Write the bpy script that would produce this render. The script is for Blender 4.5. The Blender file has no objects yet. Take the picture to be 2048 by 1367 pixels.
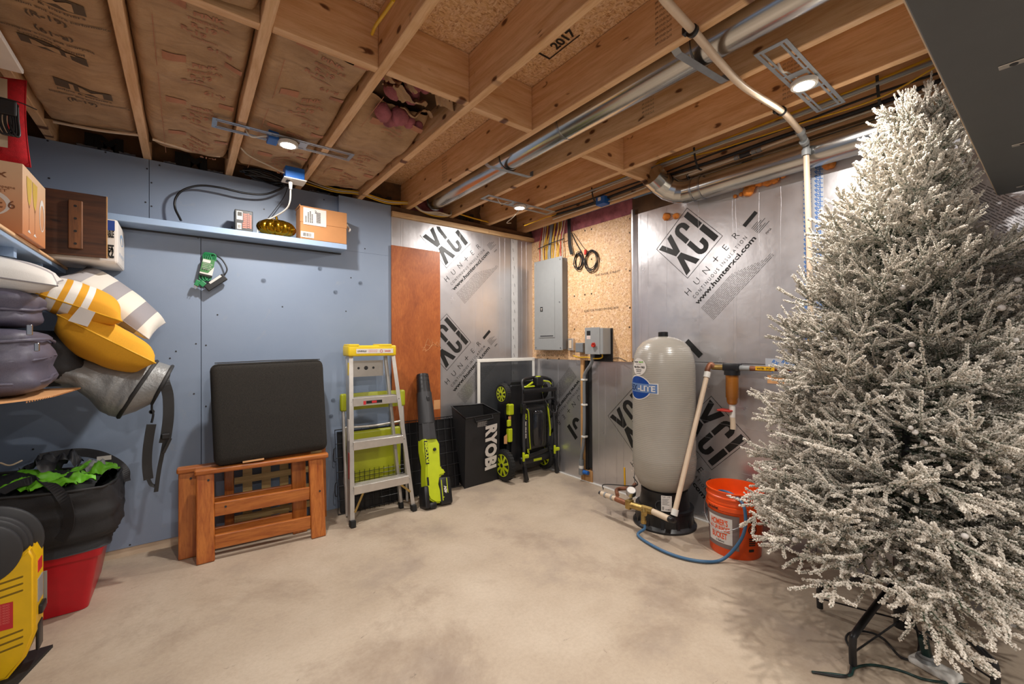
import bpy, bmesh, math, random
from mathutils import Vector, Matrix, noise
R = math.radians
rnd = random.Random(7)
scene = bpy.context.scene
COL = scene.collection
# ------------------------------------------------------------------ camera, world, light, exposure
FPX, YAW, PITCH, ROLL = 851.03, 52.529, 0.257, -0.272
CAM = Vector((-2.817, -3.315, 1.218))
_fw = Vector((math.cos(R(YAW))*math.cos(R(PITCH)), math.sin(R(YAW))*math.cos(R(PITCH)), math.sin(R(PITCH))))
_r0 = Vector((math.sin(R(YAW)), -math.cos(R(YAW)), 0)); _u0 = _r0.cross(_fw)
_rt = _r0*math.cos(R(ROLL)) + _u0*math.sin(R(ROLL)); _up = _u0*math.cos(R(ROLL)) - _r0*math.sin(R(ROLL))
cd = bpy.data.cameras.new('camera'); cam = bpy.data.objects.new('camera', cd); COL.objects.link(cam)
cd.sensor_width = 36.0; cd.lens = FPX*36.0/2048.0; cd.clip_start = 0.02; cd.clip_end = 60
cam.matrix_world = Matrix(((_rt.x, _up.x, -_fw.x, CAM.x), (_rt.y, _up.y, -_fw.y, CAM.y), (_rt.z, _up.z, -_fw.z, CAM.z), (0, 0, 0, 1)))
scene.camera = cam
def hit(px, py, ax, v):
    """point of the room seen at a place of the photograph, on the plane x, y or z = v (used for measuring)"""
    r = _fw*FPX + _rt*(px-1024) + _up*(683.5-py)
    i = 'xyz'.index(ax); t = (v-CAM[i])/r[i]
    return CAM + r*t
world = bpy.data.worlds.new('world'); scene.world = world; world.use_nodes = True
world.node_tree.nodes['Background'].inputs[0].default_value = (0.9, 0.93, 1, 1)
world.node_tree.nodes['Background'].inputs[1].default_value = 0.05
scene.view_settings.view_transform = 'Standard'; scene.view_settings.look = 'None'
scene.view_settings.exposure = 0.08; scene.view_settings.gamma = 1.0; scene.view_settings.use_curve_mapping = False
scene.cycles.use_denoising = True
scene.cycles.max_bounces = 10; scene.cycles.diffuse_bounces = 5; scene.cycles.sample_clamp_indirect = 6.0
LAMP_W = 21.0
LAMPS_AND_FILLS = [(-2.369, -0.712), (-0.672, -0.626), (-0.717, -2.637), (-2.42, -2.70), (-1.6, -4.7), (-3.0, -4.7)]  # last two are unseen fill lights, added behind the camera for brightness
JB = 2.34      # underside of the joists
for i, (lx, ly) in enumerate(LAMPS_AND_FILLS):
    ld = bpy.data.lights.new('led_and_fill_light', 'AREA'); ld.shape = 'DISK'; ld.size = 0.075
    ld.energy = LAMP_W*(1.0 if i < 4 else 1.6); ld.color = (1.0, 0.955, 0.90)
    lo = bpy.data.objects.new('led_and_fill_light', ld); COL.objects.link(lo); lo.location = (lx, ly, JB-0.032)
# ------------------------------------------------------------------ materials
def lin(c):
    if isinstance(c, str):
        c = [int(c[i:i+2], 16)/255 for i in (0, 2, 4)]
    return tuple((x/12.92 if x <= 0.04045 else ((x+0.055)/1.055)**2.4) for x in c) + (1.0,)
class NT:
    def __init__(s, name):
        s.m = bpy.data.materials.new(name); s.m.use_nodes = True
        s.t = s.m.node_tree; s.b = s.t.nodes['Principled BSDF']
        s.tc = s.n('ShaderNodeTexCoord').outputs['Object']
    def n(s, typ, **k):
        nd = s.t.nodes.new(typ)
        for a, v in k.items():
            if a.startswith('i_'):
                key = a[2:].replace('_', ' ')
                nd.inputs[key].default_value = v
            else: setattr(nd, a, v)
        return nd
    def l(s, a, b): s.t.links.new(a, b)
    def map(s, scale, rot=(0, 0, 0), src=None):
        m = s.n('ShaderNodeMapping'); m.inputs['Scale'].default_value = scale; m.inputs['Rotation'].default_value = rot
        s.l(src or s.tc, m.inputs['Vector']); return m.outputs[0]
    def noise(s, sc, vec=None, det=4, rough=.55, dist=0):
        m = s.n('ShaderNodeTexNoise'); m.inputs['Scale'].default_value = sc; m.inputs['Detail'].default_value = det
        m.inputs['Roughness'].default_value = rough; m.inputs['Distortion'].default_value = dist
        s.l(vec or s.tc, m.inputs['Vector']); return m.outputs['Fac']
    def ramp(s, fac, stops):
        r = s.n('ShaderNodeValToRGB'); e = r.color_ramp.elements
        while len(e) < len(stops): e.new(0.5)
        for q, (p, c) in zip(e, stops): q.position = p; q.color = lin(c) if not isinstance(c, (int, float)) else (c, c, c, 1)
        s.l(fac, r.inputs[0]); return r.outputs[0]
    def mix(s, fac, a, b, mode='MIX'):
        m = s.n('ShaderNodeMix'); m.data_type = 'RGBA'; m.blend_type = mode
        for v, k in ((fac, 0), (a, 6), (b, 7)):
            if hasattr(v, 'type') and hasattr(v, 'links'): s.l(v, m.inputs[k])
            elif k == 0: m.inputs[0].default_value = v
            else: m.inputs[k].default_value = lin(v)
        return m.outputs[2]
    def bump(s, h, st=.3, dist=.01):
        b = s.n('ShaderNodeBump'); b.inputs['Strength'].default_value = st; b.inputs['Distance'].default_value = dist
        s.l(h, b.inputs['Height']); s.l(b.outputs[0], s.b.inputs['Normal'])
    def set(s, col=None, rough=.5, metal=0., spec=None):
        if col is not None:
            if hasattr(col, 'links'): s.l(col, s.b.inputs['Base Color'])
            else: s.b.inputs['Base Color'].default_value = lin(col)
        if hasattr(rough, 'links'): s.l(rough, s.b.inputs['Roughness'])
        else: s.b.inputs['Roughness'].default_value = rough
        s.b.inputs['Metallic'].default_value = metal
        if spec is not None: s.b.inputs['Specular IOR Level'].default_value = spec
        return s.m
def plain(name, col, rough=.5, metal=0., var=.06, sc=18, bump=0., spec=None):
    t = NT(name); n = t.noise(sc)
    c = lin(col)
    a = t.ramp(n, [(.3, col), (.7, col)])
    r = t.t.nodes[-1].color_ramp.elements
    r[0].color = tuple(x*(1-var) for x in c[:3]) + (1,); r[1].color = tuple(min(1, x*(1+var)) for x in c[:3]) + (1,)
    if bump: t.bump(t.noise(sc*8), bump, .004)
    return t.set(a, rough, metal, spec)
def wood(name, c1, c2, axis='y', knots=True, rough=.55, gs=1.0, knotc='5a2f14'):
    t = NT(name); st = {'x': (1.2, 14, 14), 'y': (14, 1.2, 14), 'z': (14, 14, 1.2)}[axis]
    v = t.map(tuple(a*gs for a in st))
    g = t.noise(2.2, v, 5, .6, .6); w = t.noise(9, v, 3, .6)
    col = t.ramp(g, [(.3, c1), (.62, c2)])
    col = t.mix(t.ramp(w, [(.45, 0.0), (.75, .35)]), col, c1, 'MULTIPLY')
    if knots:
        ks = {'x': (4.4, .3, 8), 'y': (.3, 4.4, 8), 'z': (7, 7, 2.2)}[axis]
        vo = t.n('ShaderNodeTexVoronoi', voronoi_dimensions='3D'); vo.inputs['Scale'].default_value = 1.0
        oi = t.n('ShaderNodeObjectInfo'); mu = t.n('ShaderNodeMath', operation='MULTIPLY'); mu.inputs[1].default_value = 37.0; t.l(oi.outputs['Random'], mu.inputs[0])
        co = t.n('ShaderNodeCombineXYZ'); t.l(mu.outputs[0], co.inputs[0 if axis == 'x' else 1]); t.l(mu.outputs[0], co.inputs[2])
        # knots lie on the broad face: squash the thin direction so that cell centres reach the surface
        ad = t.n('ShaderNodeVectorMath', operation='ADD'); t.l(t.map(ks), ad.inputs[0]); t.l(co.outputs[0], ad.inputs[1])
        sn = t.n('ShaderNodeSeparateXYZ'); t.l(ad.outputs[0], sn.inputs[0]); c2d = t.n('ShaderNodeCombineXYZ'); t.l(sn.outputs[0 if axis == 'x' else 1], c2d.inputs[0]); t.l(sn.outputs[2 if axis != 'z' else 0], c2d.inputs[1])
        vo.voronoi_dimensions = '2D'; t.l(c2d.outputs[0], vo.inputs['Vector'])
        big = t.noise(2.6, ad.outputs[0], 1)
        k = t.ramp(vo.outputs['Distance'], [(.0, 1.0), (.07, .9), (.115, 0.0)])
        gate = t.ramp(big, [(.46, 0.0), (.52, 1.0)])
        kk = t.mix(1.0, k, gate, 'MULTIPLY')
        halo = t.ramp(vo.outputs['Distance'], [(.05, .55), (.3, 0.0)])
        hh = t.mix(1.0, halo, gate, 'MULTIPLY')
        col = t.mix(hh, col, c1); col = t.mix(kk, col, knotc)
    t.bump(g, .12, .002)
    return t.set(col, rough)
M = {}
M['joist'] = wood('pine_lumber_y', 'cb9c68', 'e2bb8f', 'y')
M['block'] = wood('pine_lumber_x', 'c99a68', 'dfb88e', 'x')
M['plate'] = wood('pine_plate', 'b08a5e', 'd2b083', 'x', False)
M['stud'] = wood('pine_stud', 'a07344', 'c79a66', 'z', False)
M['arm'] = wood('honey_oak', '9a4f1d', 'c07434', 'x', False, .32)
M['armz'] = wood('honey_oak_z', '984c1c', 'be7232', 'z', False, .32)
M['lattice'] = wood('pale_lattice', '9a8152', 'b79c68', 'x', False)
M['ply'] = None
M['plaque'] = wood('stained_board', '2c160b', '54301a', 'x', True, .5, .8, '160a04')
M['plaqueb'] = wood('stained_batten', '4a2c18', '7a4c2a', 'z', False)
def osb():
    t = NT('osb'); v0 = t.n('ShaderNodeVectorMath', operation='ADD')
    ns = t.n('ShaderNodeTexNoise'); ns.inputs['Scale'].default_value = 6; t.l(t.tc, ns.inputs['Vector'])
    sc = t.n('ShaderNodeVectorMath', operation='SCALE'); sc.inputs['Scale'].default_value = .05
    t.l(ns.outputs['Color'], sc.inputs[0]); t.l(t.tc, v0.inputs[0]); t.l(sc.outputs[0], v0.inputs[1])
    cols = []
    for sca, rot in (((190, 75, 75), (0, 0, .5)), ((70, 180, 180), (.3, .2, -.6))):
        vo = t.n('ShaderNodeTexVoronoi'); vo.inputs['Scale'].default_value = 1
        t.l(t.map(sca, rot, v0.outputs[0]), vo.inputs['Vector'])
        se = t.n('ShaderNodeSeparateColor'); t.l(vo.outputs['Color'], se.inputs[0]); cols.append((se.outputs[0], vo))
    a = t.ramp(cols[0][0], [(0., 'b0855e'), (.3, 'cda37c'), (.65, 'd8b28c'), (1., 'e2c6a4')])
    b = t.ramp(cols[1][0], [(0., 'a3764c'), (.25, 'cba172'), (.7, 'd9b186'), (1., 'e4c49b')])
    col = t.mix(t.ramp(t.noise(30, None, 2), [(.45, 0.0), (.55, 1.0)]), a, b)
    dk = t.ramp(t.noise(55, t.map((1, 1, 1.6)), 3, .7), [(.60, 0.0), (.72, .55)])
    col = t.mix(dk, col, '7a4d2c')
    t.bump(cols[0][0], .15, .002)
    return t.set(col, .6)
M['osb'] = osb()
def plymat():
    t = NT('varnished_plywood'); a = t.ramp(t.noise(3.2, t.map((1.6, 1.6, .8)), 7, .72, .8), [(.3, '8a451c'), (.5, 'a65a28'), (.7, 'b96c34')])
    f = t.ramp(t.noise(120, t.map((1, 1, .22)), 3, .7), [(.4, .35), (.62, 0.0)]); a = t.mix(f, a, '74340f'); return t.set(a, .45)
M['ply'] = plymat()
def foil():
    t = NT('foil_facing'); col = t.ramp(t.noise(2.5), [(.3, 'c6c4c7'), (.7, 'd8d6d8')])
    h1 = t.noise(4.0, t.map((1, 1, .06)), 3); h2 = t.noise(30, None, 2, .5)
    vo = t.n('ShaderNodeTexVoronoi'); vo.inputs['Scale'].default_value = 9; t.l(t.tc, vo.inputs['Vector'])
    dent = t.ramp(vo.outputs['Distance'], [(.0, 1.0), (.09, 0.0)])
    m1 = t.n('ShaderNodeMath', operation='MULTIPLY_ADD'); m1.inputs[1].default_value = 6.0; t.l(h1, m1.inputs[0]); t.l(h2, m1.inputs[2])
    m2 = t.n('ShaderNodeMath', operation='MULTIPLY_ADD'); m2.inputs[1].default_value = .5; t.l(dent, m2.inputs[0])
    t.l(m1.outputs[0], m2.inputs[2]); t.bump(m2.outputs[0], .15, .003)
    return t.set(col, t.ramp(t.noise(7), [(.3, .27), (.7, .36)]), .84)
M['foil'] = foil()
def concrete():
    t = NT('concrete_floor')
    a = t.ramp(t.noise(1.6, None, 8, .62), [(.3, '96877a'), (.48, 'b3a28e'), (.72, 'c4b5a2')])
    st = t.ramp(t.noise(1.25, None, 7, .72, .35), [(.52, 0.0), (.66, .45)])
    a = t.mix(st, a, '7d6857')
    fine = t.ramp(t.noise(60, None, 4, .7), [(.35, .18), (.6, 0.0)])
    a = t.mix(fine, a, '8b7765')
    mark = t.ramp(t.noise(13, t.map((1, 1.8, 1)), 5, .75, 1.5), [(.66, 0.0), (.72, .55)])
    a = t.mix(mark, a, '5d5046')
    t.bump(t.noise(26, None, 6, .7), .18, .004)
    return t.set(a, t.ramp(t.noise(2.2), [(.35, .48), (.65, .7)]), 0)
M['floor'] = concrete()
def paint(name, c1, c2, rough=.5):
    t = NT(name); a = t.ramp(t.noise(1.3, None, 5, .6), [(.3, c1), (.7, c2)])
    sm = t.ramp(t.noise(3.1, None, 6, .7, 1), [(.62, 0.0), (.72, .25)])
    a = t.mix(sm, a, 'a7a398')
    t.bump(t.noise(160, None, 2), .12, .0015)
    return t.set(a, rough)
M['blue'] = paint('blue_wall_paint', '7e8da4', '8896ab')
M['blueshelf'] = paint('blue_shelf_paint', '93abca', '9db3d0', .42)
M['plainwall'] = paint('grey_wall_paint', '9a9a98', 'a8a6a2')
def kraft():
    t = NT('kraft_facing'); a = t.ramp(t.noise(5, None, 6, .65), [(.3, '9b7a58'), (.55, 'b3916d'), (.75, 'c2a17c')])
    w = t.ramp(t.noise(7, t.map((1, 3.4, 1)), 5, .7, .8), [(.5, 0.0), (.68, .35)])
    a = t.mix(w, a, '6f5033')
    t.bump(t.noise(10, t.map((1, 2.6, 1)), 6, .7), .6, .015)
    return t.set(a, .8)
M['kraft'] = kraft()
M['kraftdark'] = plain('dark_kraft_facing', '5d432a', .8, 0, .35, 9, .3)  # a darker kraft brown for batt ends, sill batts and backing boards
M['pink'] = plain('pink_fibreglass', '9c5b62', .95, 0, .35, 14, .8)
M['black'] = plain('black_plastic', '17171a', .38)
M['matblack'] = plain('matte_black', '1b1a1b', .62, 0, .15)
M['dark'] = plain('dark_grey_plastic', '2e2e31', .45)
M['galv'] = plain('galvanised_steel', 'aeb0b4', .27, 1.0, .1, 9)
M['galvm'] = plain('galvanised_plate', '9aa0a6', .42, .8, .08)
M['duct'] = plain('duct_steel', 'c2c2c0', .2, 1.0, .08, 5)
M['alu'] = plain('aluminium', 'c9c5c0', .36, .7, .06)
M['white'] = plain('white_plastic', 'dcd9d2', .4, 0, .03)
M['pex'] = plain('cream_pipe', 'd3bda4', .35, 0, .05)
M['cream'] = plain('cream_plastic', 'cdb9a0', .4, 0, .05)
M['grey'] = plain('grey_enamel', '74777a', .42, 0, .03)
M['lgrey'] = plain('light_grey_enamel', '8a8c8c', .42, 0, .03)
M['lime'] = plain('lime_plastic', 'b4c21a', .38, 0, .05)
M['limech'] = plain('olive_lime_plastic', '9fa51c', .42, 0, .05)
M['yellow'] = plain('yellow_plastic', 'e3b40c', .38, 0, .06)
M['ladyel'] = plain('ladder_yellow', 'e0c019', .4, 0, .05)
M['red'] = plain('red_plastic', 'b80c1e', .35, 0, .06)
M['redpaint'] = plain('red_print', 'c1272d', .5)
M['orange'] = plain('orange_plastic', 'e4500f', .38, 0, .06)
M['foam'] = plain('orange_foam', 'd9822f', .7, 0, .25, 30, .8)
M['ink'] = plain('black_ink', '151515', .45, 0, 0)
M['inkbrown'] = plain('brown_ink', '564636', .8, 0, .1)
M['inkred'] = plain('red_ink', 'ab7558', .8, 0, .15)
M['greyink'] = plain('grey_ink', '55534f', .7, 0, .1)
M['paper'] = plain('white_paper', 'd8d2cc', .6, 0, .03)
M['wyellow'] = plain('yellow_cable', 'd3a414', .4)
M['wwhite'] = plain('white_cable', 'c9bda9', .4)
M['wred'] = plain('red_cable', 'b02a1c', .4)
M['copper'] = plain('copper_pipe', '8a5a42', .5, .5, .35, 22)
M['brass'] = plain('brass', 'a58a52', .4, .8, .25, 30)
M['bluebox'] = plain('blue_box_plastic', '1c5fae', .42)
M['bluehose'] = plain('blue_hose', '3d6487', .4)
M['tag'] = plain('yellow_tag', 'dda70c', .5)
M['card'] = plain('cardboard', 'b98150', .7, 0, .07, 8, .1)
M['cardl'] = plain('light_cardboard', 'cf9a68', .7, 0, .07, 8)
M['tank'] = plain('tank_grey', '9a948a', .3, 0, .03)
M['rubber'] = plain('rubber', '141414', .7)
def ribbed():
    t = NT('wound_tank_shell'); w = t.n('ShaderNodeTexWave'); w.bands_direction = 'Z'; w.inputs['Scale'].default_value = 26
    w.inputs['Distortion'].default_value = .6; w.inputs['Detail'].default_value = 1
    t.l(t.tc, w.inputs['Vector']); t.bump(w.outputs['Fac'], .18, .0025)
    return t.set(t.ramp(t.noise(3), [(.3, '958f85'), (.7, 'a29c92')]), .27)
M['tankshell'] = ribbed()
def fabric(name, c1, c2, sc=220, rough=.9, st=.25):
    t = NT(name); n = t.noise(sc, t.map((1, 1, 3)), 2)
    a = t.ramp(n, [(.35, c1), (.65, c2)]); t.bump(n, st, .002)
    b = t.noise(6, None, 3)
    return t.set(a, rough)
M['cushion'] = fabric('dark_woven_fabric', '171411', '2c2823', 200, .95, .4)
M['luggage'] = fabric('slate_luggage_fabric', '4d4a5a', '5e5a6a', 300, .5, .1)
M['tarp'] = plain('silver_tarp', '858686', .42, .25, .1, 12, .5)
M['tote'] = fabric('black_tote_fabric', '17171a', '242326', 300, .65)
M['green'] = plain('bright_green_fabric', '66b021', .5, 0, .15, 12)
M['greenc'] = plain('green_cable', '1c7a48', .45)
M['pgrey'] = fabric('pillow_grey', '8f8b8d', '9c9798', 200)
M['gold'] = plain('gold_glaze', '9b7416', .16, .95, .3, 40)
M['velred'] = plain('red_plush', 'b3121f', .9, 0, .2, 60, .5)
def filterglass():
    t = NT('amber_filter_bowl'); w = t.n('ShaderNodeTexWave'); w.bands_direction = 'Z'; w.inputs['Scale'].default_value = 60
    t.l(t.tc, w.inputs['Vector']); c = t.ramp(w.outputs['Fac'], [(0., '7c4517'), (1., 'b3742c')])
    return t.set(c, .18)
M['amber'] = filterglass()
def stripes(name, bands, axis=0):
    """cloth with woven colour bands; coordinates come from the stored 'uvp' attribute"""
    t = NT(name); at = t.n('ShaderNodeAttribute', attribute_name='uvp'); se = t.n('ShaderNodeSeparateXYZ'); t.l(at.outputs['Vector'], se.inputs[0])
    r = t.n('ShaderNodeValToRGB'); r.color_ramp.interpolation = 'CONSTANT'; e = r.color_ramp.elements
    while len(e) < len(bands): e.new(.5)
    for q, (p, c) in zip(e, bands): q.position = p; q.color = lin(c)
    t.l(se.outputs[axis], r.inputs[0]); n = t.noise(240, None, 2); t.bump(n, .2, .002)
    return t.set(r.outputs[0], .85)
def emis(name, col, st):
    t = NT(name); t.b.inputs['Emission Color'].default_value = lin(col); t.b.inputs['Emission Strength'].default_value = st
    return t.set('ffffff', .5)
M['lamp'] = emis('lit_diffuser', 'fff2e2', 40)
# ------------------------------------------------------------------ mesh building
class MB:
    def __init__(s): s.v = []; s.f = []; s.mi = []; s.cur = 0; s.uv = None
    def add(s, vs, fs, mat=None, mi=None):
        k = len(s.v)
        s.v += [(mat @ Vector(v) if mat is not None else Vector(v)) for v in vs]
        s.f += [tuple(i+k for i in f) for f in fs]; s.mi += [s.cur if mi is None else mi]*len(fs); return s
    def box(s, lo, hi, mat=None):
        x0, y0, z0 = lo; x1, y1, z1 = hi
        return s.add([(x0, y0, z0), (x1, y0, z0), (x1, y1, z0), (x0, y1, z0), (x0, y0, z1), (x1, y0, z1), (x1, y1, z1), (x0, y1, z1)],
                     [(0, 3, 2, 1), (4, 5, 6, 7), (0, 1, 5, 4), (1, 2, 6, 5), (2, 3, 7, 6), (3, 0, 4, 7)], mat)
    def rbox(s, lo, hi, r=.01, seg=2, mat=None):
        bm = bmesh.new(); bmesh.ops.create_cube(bm, size=1)
        c = [(a+b)/2 for a, b in zip(lo, hi)]; d = [abs(b-a) for a, b in zip(lo, hi)]
        for v in bm.verts: v.co = Vector((c[0]+v.co.x*d[0], c[1]+v.co.y*d[1], c[2]+v.co.z*d[2]))
        bmesh.ops.bevel(bm, geom=bm.edges[:], offset=min(r, min(d)*.49), segments=seg, profile=.5, affect='EDGES')
        s.addbm(bm, mat); return s
    def addbm(s, bm, mat=None):
        bm.verts.index_update(); s.add([v.co.copy() for v in bm.verts], [tuple(v.index for v in f.verts) for f in bm.faces], mat); bm.free()
    def bar(s, a, b, w, d, up=(0, 0, 1), r=0):
        """box from a to b with width w (across) and depth d (along up)"""
        a = Vector(a); b = Vector(b); z = (b-a); L = z.length; z.normalize(); u = Vector(up); x = u.cross(z)
        if x.length < 1e-4: x = Vector((1, 0, 0)).cross(z)
        x.normalize(); y = z.cross(x); m = Matrix((x, y, z)).transposed().to_4x4(); m.translation = a
        if r: return s.rbox((-w/2, -d/2, 0), (w/2, d/2, L), r, 2, m)
        return s.box((-w/2, -d/2, 0), (w/2, d/2, L), m)
    def tube(s, pts, r, n=8, smooth=0, caps=True, closed=False):
        pts = [Vector(p) for p in pts]
        if smooth:
            out = []; P = [2*pts[0]-pts[1]] + pts + [2*pts[-1]-pts[-2]]
            if closed: P = [pts[-1]] + pts + [pts[0], pts[1]]
            for i in range(1, len(P)-2):
                for k in range(smooth):
                    t = k/smooth; a, b, c, d = P[i-1], P[i], P[i+1], P[i+2]
                    out.append(.5*((2*b)+(c-a)*t+(2*a-5*b+4*c-d)*t*t+(3*b-a-3*c+d)*t**3))
            if not closed: out.append(pts[-1])
            pts = out
        N = len(pts); k0 = len(s.v); rr = r if callable(r) else (lambda t: r)
        tg = (pts[1]-pts[0]).normalized(); nx = tg.orthogonal().normalized()
        for i, p in enumerate(pts):
            if closed: t2 = (pts[(i+1) % N]-pts[i-1]).normalized()
            else: t2 = (pts[min(i+1, N-1)]-pts[max(i-1, 0)]).normalized()
            nx = (nx - t2*nx.dot(t2))
            nx = nx.normalized() if nx.length > 1e-6 else t2.orthogonal().normalized()
            ny = t2.cross(nx); q = rr(i/max(1, N-1))
            for j in range(n):
                a = 2*math.pi*j/n; s.v.append(p + (nx*math.cos(a)+ny*math.sin(a))*q)
        for i in range(N if closed else N-1):
            i2 = (i+1) % N
            for j in range(n):
                s.f.append((k0+i*n+j, k0+i*n+(j+1) % n, k0+i2*n+(j+1) % n, k0+i2*n+j)); s.mi.append(s.cur)
        if caps and not closed:
            s.f.append(tuple(k0+j for j in reversed(range(n)))); s.mi.append(s.cur)
            s.f.append(tuple(k0+(N-1)*n+j for j in range(n))); s.mi.append(s.cur)
        return s
    def ribbon(s, pts, w, th, side=(0, 1, 0), smooth=0):
        """flat strap along a path"""
        if smooth:
            t = MB(); t.tube(pts, .001, 3, smooth, caps=False); pts = [sum((t.v[i*3+j] for j in range(3)), Vector())/3 for i in range(len(t.v)//3)]
        pts = [Vector(p) for p in pts]; sd = Vector(side).normalized(); k0 = len(s.v); N = len(pts)
        for i, p in enumerate(pts):
            tg = (pts[min(i+1, N-1)]-pts[max(i-1, 0)]).normalized(); x = (sd-tg*sd.dot(tg)).normalized(); y = tg.cross(x)
            for a, b in ((-1, -1), (1, -1), (1, 1), (-1, 1)): s.v.append(p+x*a*w/2+y*b*th/2)
        for i in range(N-1):
            for j in range(4):
                s.f.append((k0+i*4+j, k0+i*4+(j+1) % 4, k0+i*4+4+(j+1) % 4, k0+i*4+4+j)); s.mi.append(s.cur)
        s.f += [(k0+3, k0+2, k0+1, k0), tuple(k0+(N-1)*4+j for j in range(4))]; s.mi += [s.cur]*2
        return s
    def lathe(s, prof, n=32, mat=None):
        k = []; vs = []; fs = []
        for r, z in prof:
            for j in range(n):
                a = 2*math.pi*j/n; vs.append((r*math.cos(a), r*math.sin(a), z))
        for i in range(len(prof)-1):
            for j in range(n): fs.append((i*n+j, i*n+(j+1) % n, (i+1)*n+(j+1) % n, (i+1)*n+j))
        if prof[0][0] > 1e-5: fs.append(tuple(reversed(range(n))))
        if prof[-1][0] > 1e-5: fs.append(tuple((len(prof)-1)*n+j for j in range(n)))
        return s.add(vs, fs, mat)
    def cyl(s, a, b, r, n=20, r2=None):
        a = Vector(a); b = Vector(b); z = (b-a); L = z.length
        m = z.to_track_quat('Z', 'Y').to_matrix().to_4x4(); m.translation = a
        return s.lathe([(r, 0), (r if r2 is None else r2, L)], n, m)
    def ring(s, c, axis, r, t, h, n=28):
        """flat band: radius r, thickness t, height h along axis"""
        m = Vector(axis).to_track_quat('Z', 'Y').to_matrix().to_4x4(); m.translation = Vector(c)
        return s.lathe([(r-t, -h/2), (r, -h/2), (r, h/2), (r-t, h/2), (r-t, -h/2)], n, m)
    def prism(s, poly, d, mat=None):
        n = len(poly); vs = [(x, y, 0) for x, y in poly]+[(x, y, d) for x, y in poly]
        return s.add(vs, [tuple(reversed(range(n))), tuple(range(n, 2*n))]+[(i, (i+1) % n, n+(i+1) % n, n+i) for i in range(n)], mat)
    def grid(s, fn, nu, nv, closeu=False):
        k = len(s.v)
        for i in range(nu+1):
            for j in range(nv+1): s.v.append(Vector(fn(i/nu, j/nv)))
        for i in range(nu):
            for j in range(nv):
                a = k+i*(nv+1)+j; s.f.append((a, a+nv+1, a+nv+2, a+1)); s.mi.append(s.cur)
        return s
def frame(o, x, y):
    """matrix with local X along x, local Y along y (made square), Z = X x Y"""
    x = Vector(x).normalized(); y = Vector(y); y = (y-x*y.dot(x)).normalized(); z = x.cross(y)
    m = Matrix((x, y, z)).transposed().to_4x4(); m.translation = Vector(o); return m
ORG = {}
def tag(o, label=None, cat=None, group=None, kind=None):
    if label: o['label'] = label
    if cat: o['category'] = cat
    if group: o['group'] = group
    if kind: o['kind'] = kind
    return o
def thing(name, label=None, cat=None, loc=(0, 0, 0), group=None, kind=None):
    o = bpy.data.objects.new(name, None); COL.objects.link(o); o.location = loc; o.empty_display_size = .05
    ORG[o] = Vector(loc); return tag(o, label, cat, group, kind)
def part(name, mb, mats, parent=None, label=None, smooth=None, origin=None):
    """one mesh object; mb is in world coordinates"""
    og = Vector(origin) if origin is not None else (ORG[parent] if parent else sum(mb.v, Vector())/max(1, len(mb.v)))
    me = bpy.data.meshes.new(name)
    me.from_pydata([tuple(v-og) for v in mb.v], [], mb.f)
    if not isinstance(mats, (list, tuple)): mats = [mats]
    for m in mats: me.materials.append(M[m] if isinstance(m, str) else m)
    if len(mats) > 1: me.polygons.foreach_set('material_index', mb.mi)
    if mb.uv:
        at = me.attributes.new('uvp', 'FLOAT_VECTOR', 'POINT'); at.data.foreach_set('vector', [c for u in mb.uv for c in (u[0], u[1], 0)])
    me.update()
    if smooth is not None:
        me.polygons.foreach_set('use_smooth', [True]*len(me.polygons)); me.update()
        if smooth < 180: me.set_sharp_from_angle(angle=R(smooth))
    o = bpy.data.objects.new(name, me); COL.objects.link(o)
    if parent: o.parent = parent; o.location = og-ORG[parent]
    else: o.location = og
    ORG[o] = og
    if label: o['label'] = label
    return o
def single(name, mb, mats, label, cat, group=None, smooth=None, kind=None):
    return tag(part(name, mb, mats, None, None, smooth), label, cat, group, kind)
# ------------------------------------------------------------------ lettering
_tx = {}
def glyphs(s, bold=0.):
    k = (s, bold)
    if k not in _tx:
        cu = bpy.data.curves.new('txt', 'FONT'); cu.body = s; cu.size = 1; cu.offset = bold; cu.resolution_u = 3
        ob = bpy.data.objects.new('txt', cu); COL.objects.link(ob); dg = bpy.context.evaluated_depsgraph_get()
        me = ob.evaluated_get(dg).to_mesh()
        vs = [(v.co.x, v.co.y) for v in me.vertices]; fs = [tuple(p.vertices) for p in me.polygons]
        ob.evaluated_get(dg).to_mesh_clear(); bpy.data.objects.remove(ob); bpy.data.curves.remove(cu)
        xs = [v[0] for v in vs] or [0]; _tx[k] = ([(x-min(xs), y) for x, y in vs], fs, max(xs)-min(xs))
    return _tx[k]
def text(mb, s, h, mat, x=0, y=0, width=None, bold=0., align='l'):
    """letters of cap height h from local (x, y) of the matrix's XY plane; width squeezes or stretches the line"""
    vs, fs, w = glyphs(s, bold); k = h/.70; kx = (width/w) if width else k; W = w*kx
    ox = x-(W/2 if align == 'c' else W if align == 'r' else 0)
    mb.add([(ox+a*kx, y+b*k, 0) for a, b in vs], fs, mat)
def rect(mb, x0, y0, x1, y1, mat):
    mb.add([(x0, y0, 0), (x1, y0, 0), (x1, y1, 0), (x0, y1, 0)], [(0, 1, 2, 3)], mat)
def clip(mb, tests):
    """drop faces that have any vertex failing a test"""
    keep = [i for i, f in enumerate(mb.f) if all(all(t(mb.v[j]) for t in tests) for j in f)]
    mb.f = [mb.f[i] for i in keep]; mb.mi = [mb.mi[i] for i in keep]; return mb
def barcode(mb, x0, y0, x1, y1, mat, n=16, seed=1):
    g = random.Random(seed); x = x0; st = (x1-x0)/n
    for i in range(n): rect(mb, x, y0, x+st*g.uniform(.3, .75), y1, mat); x += st
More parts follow.
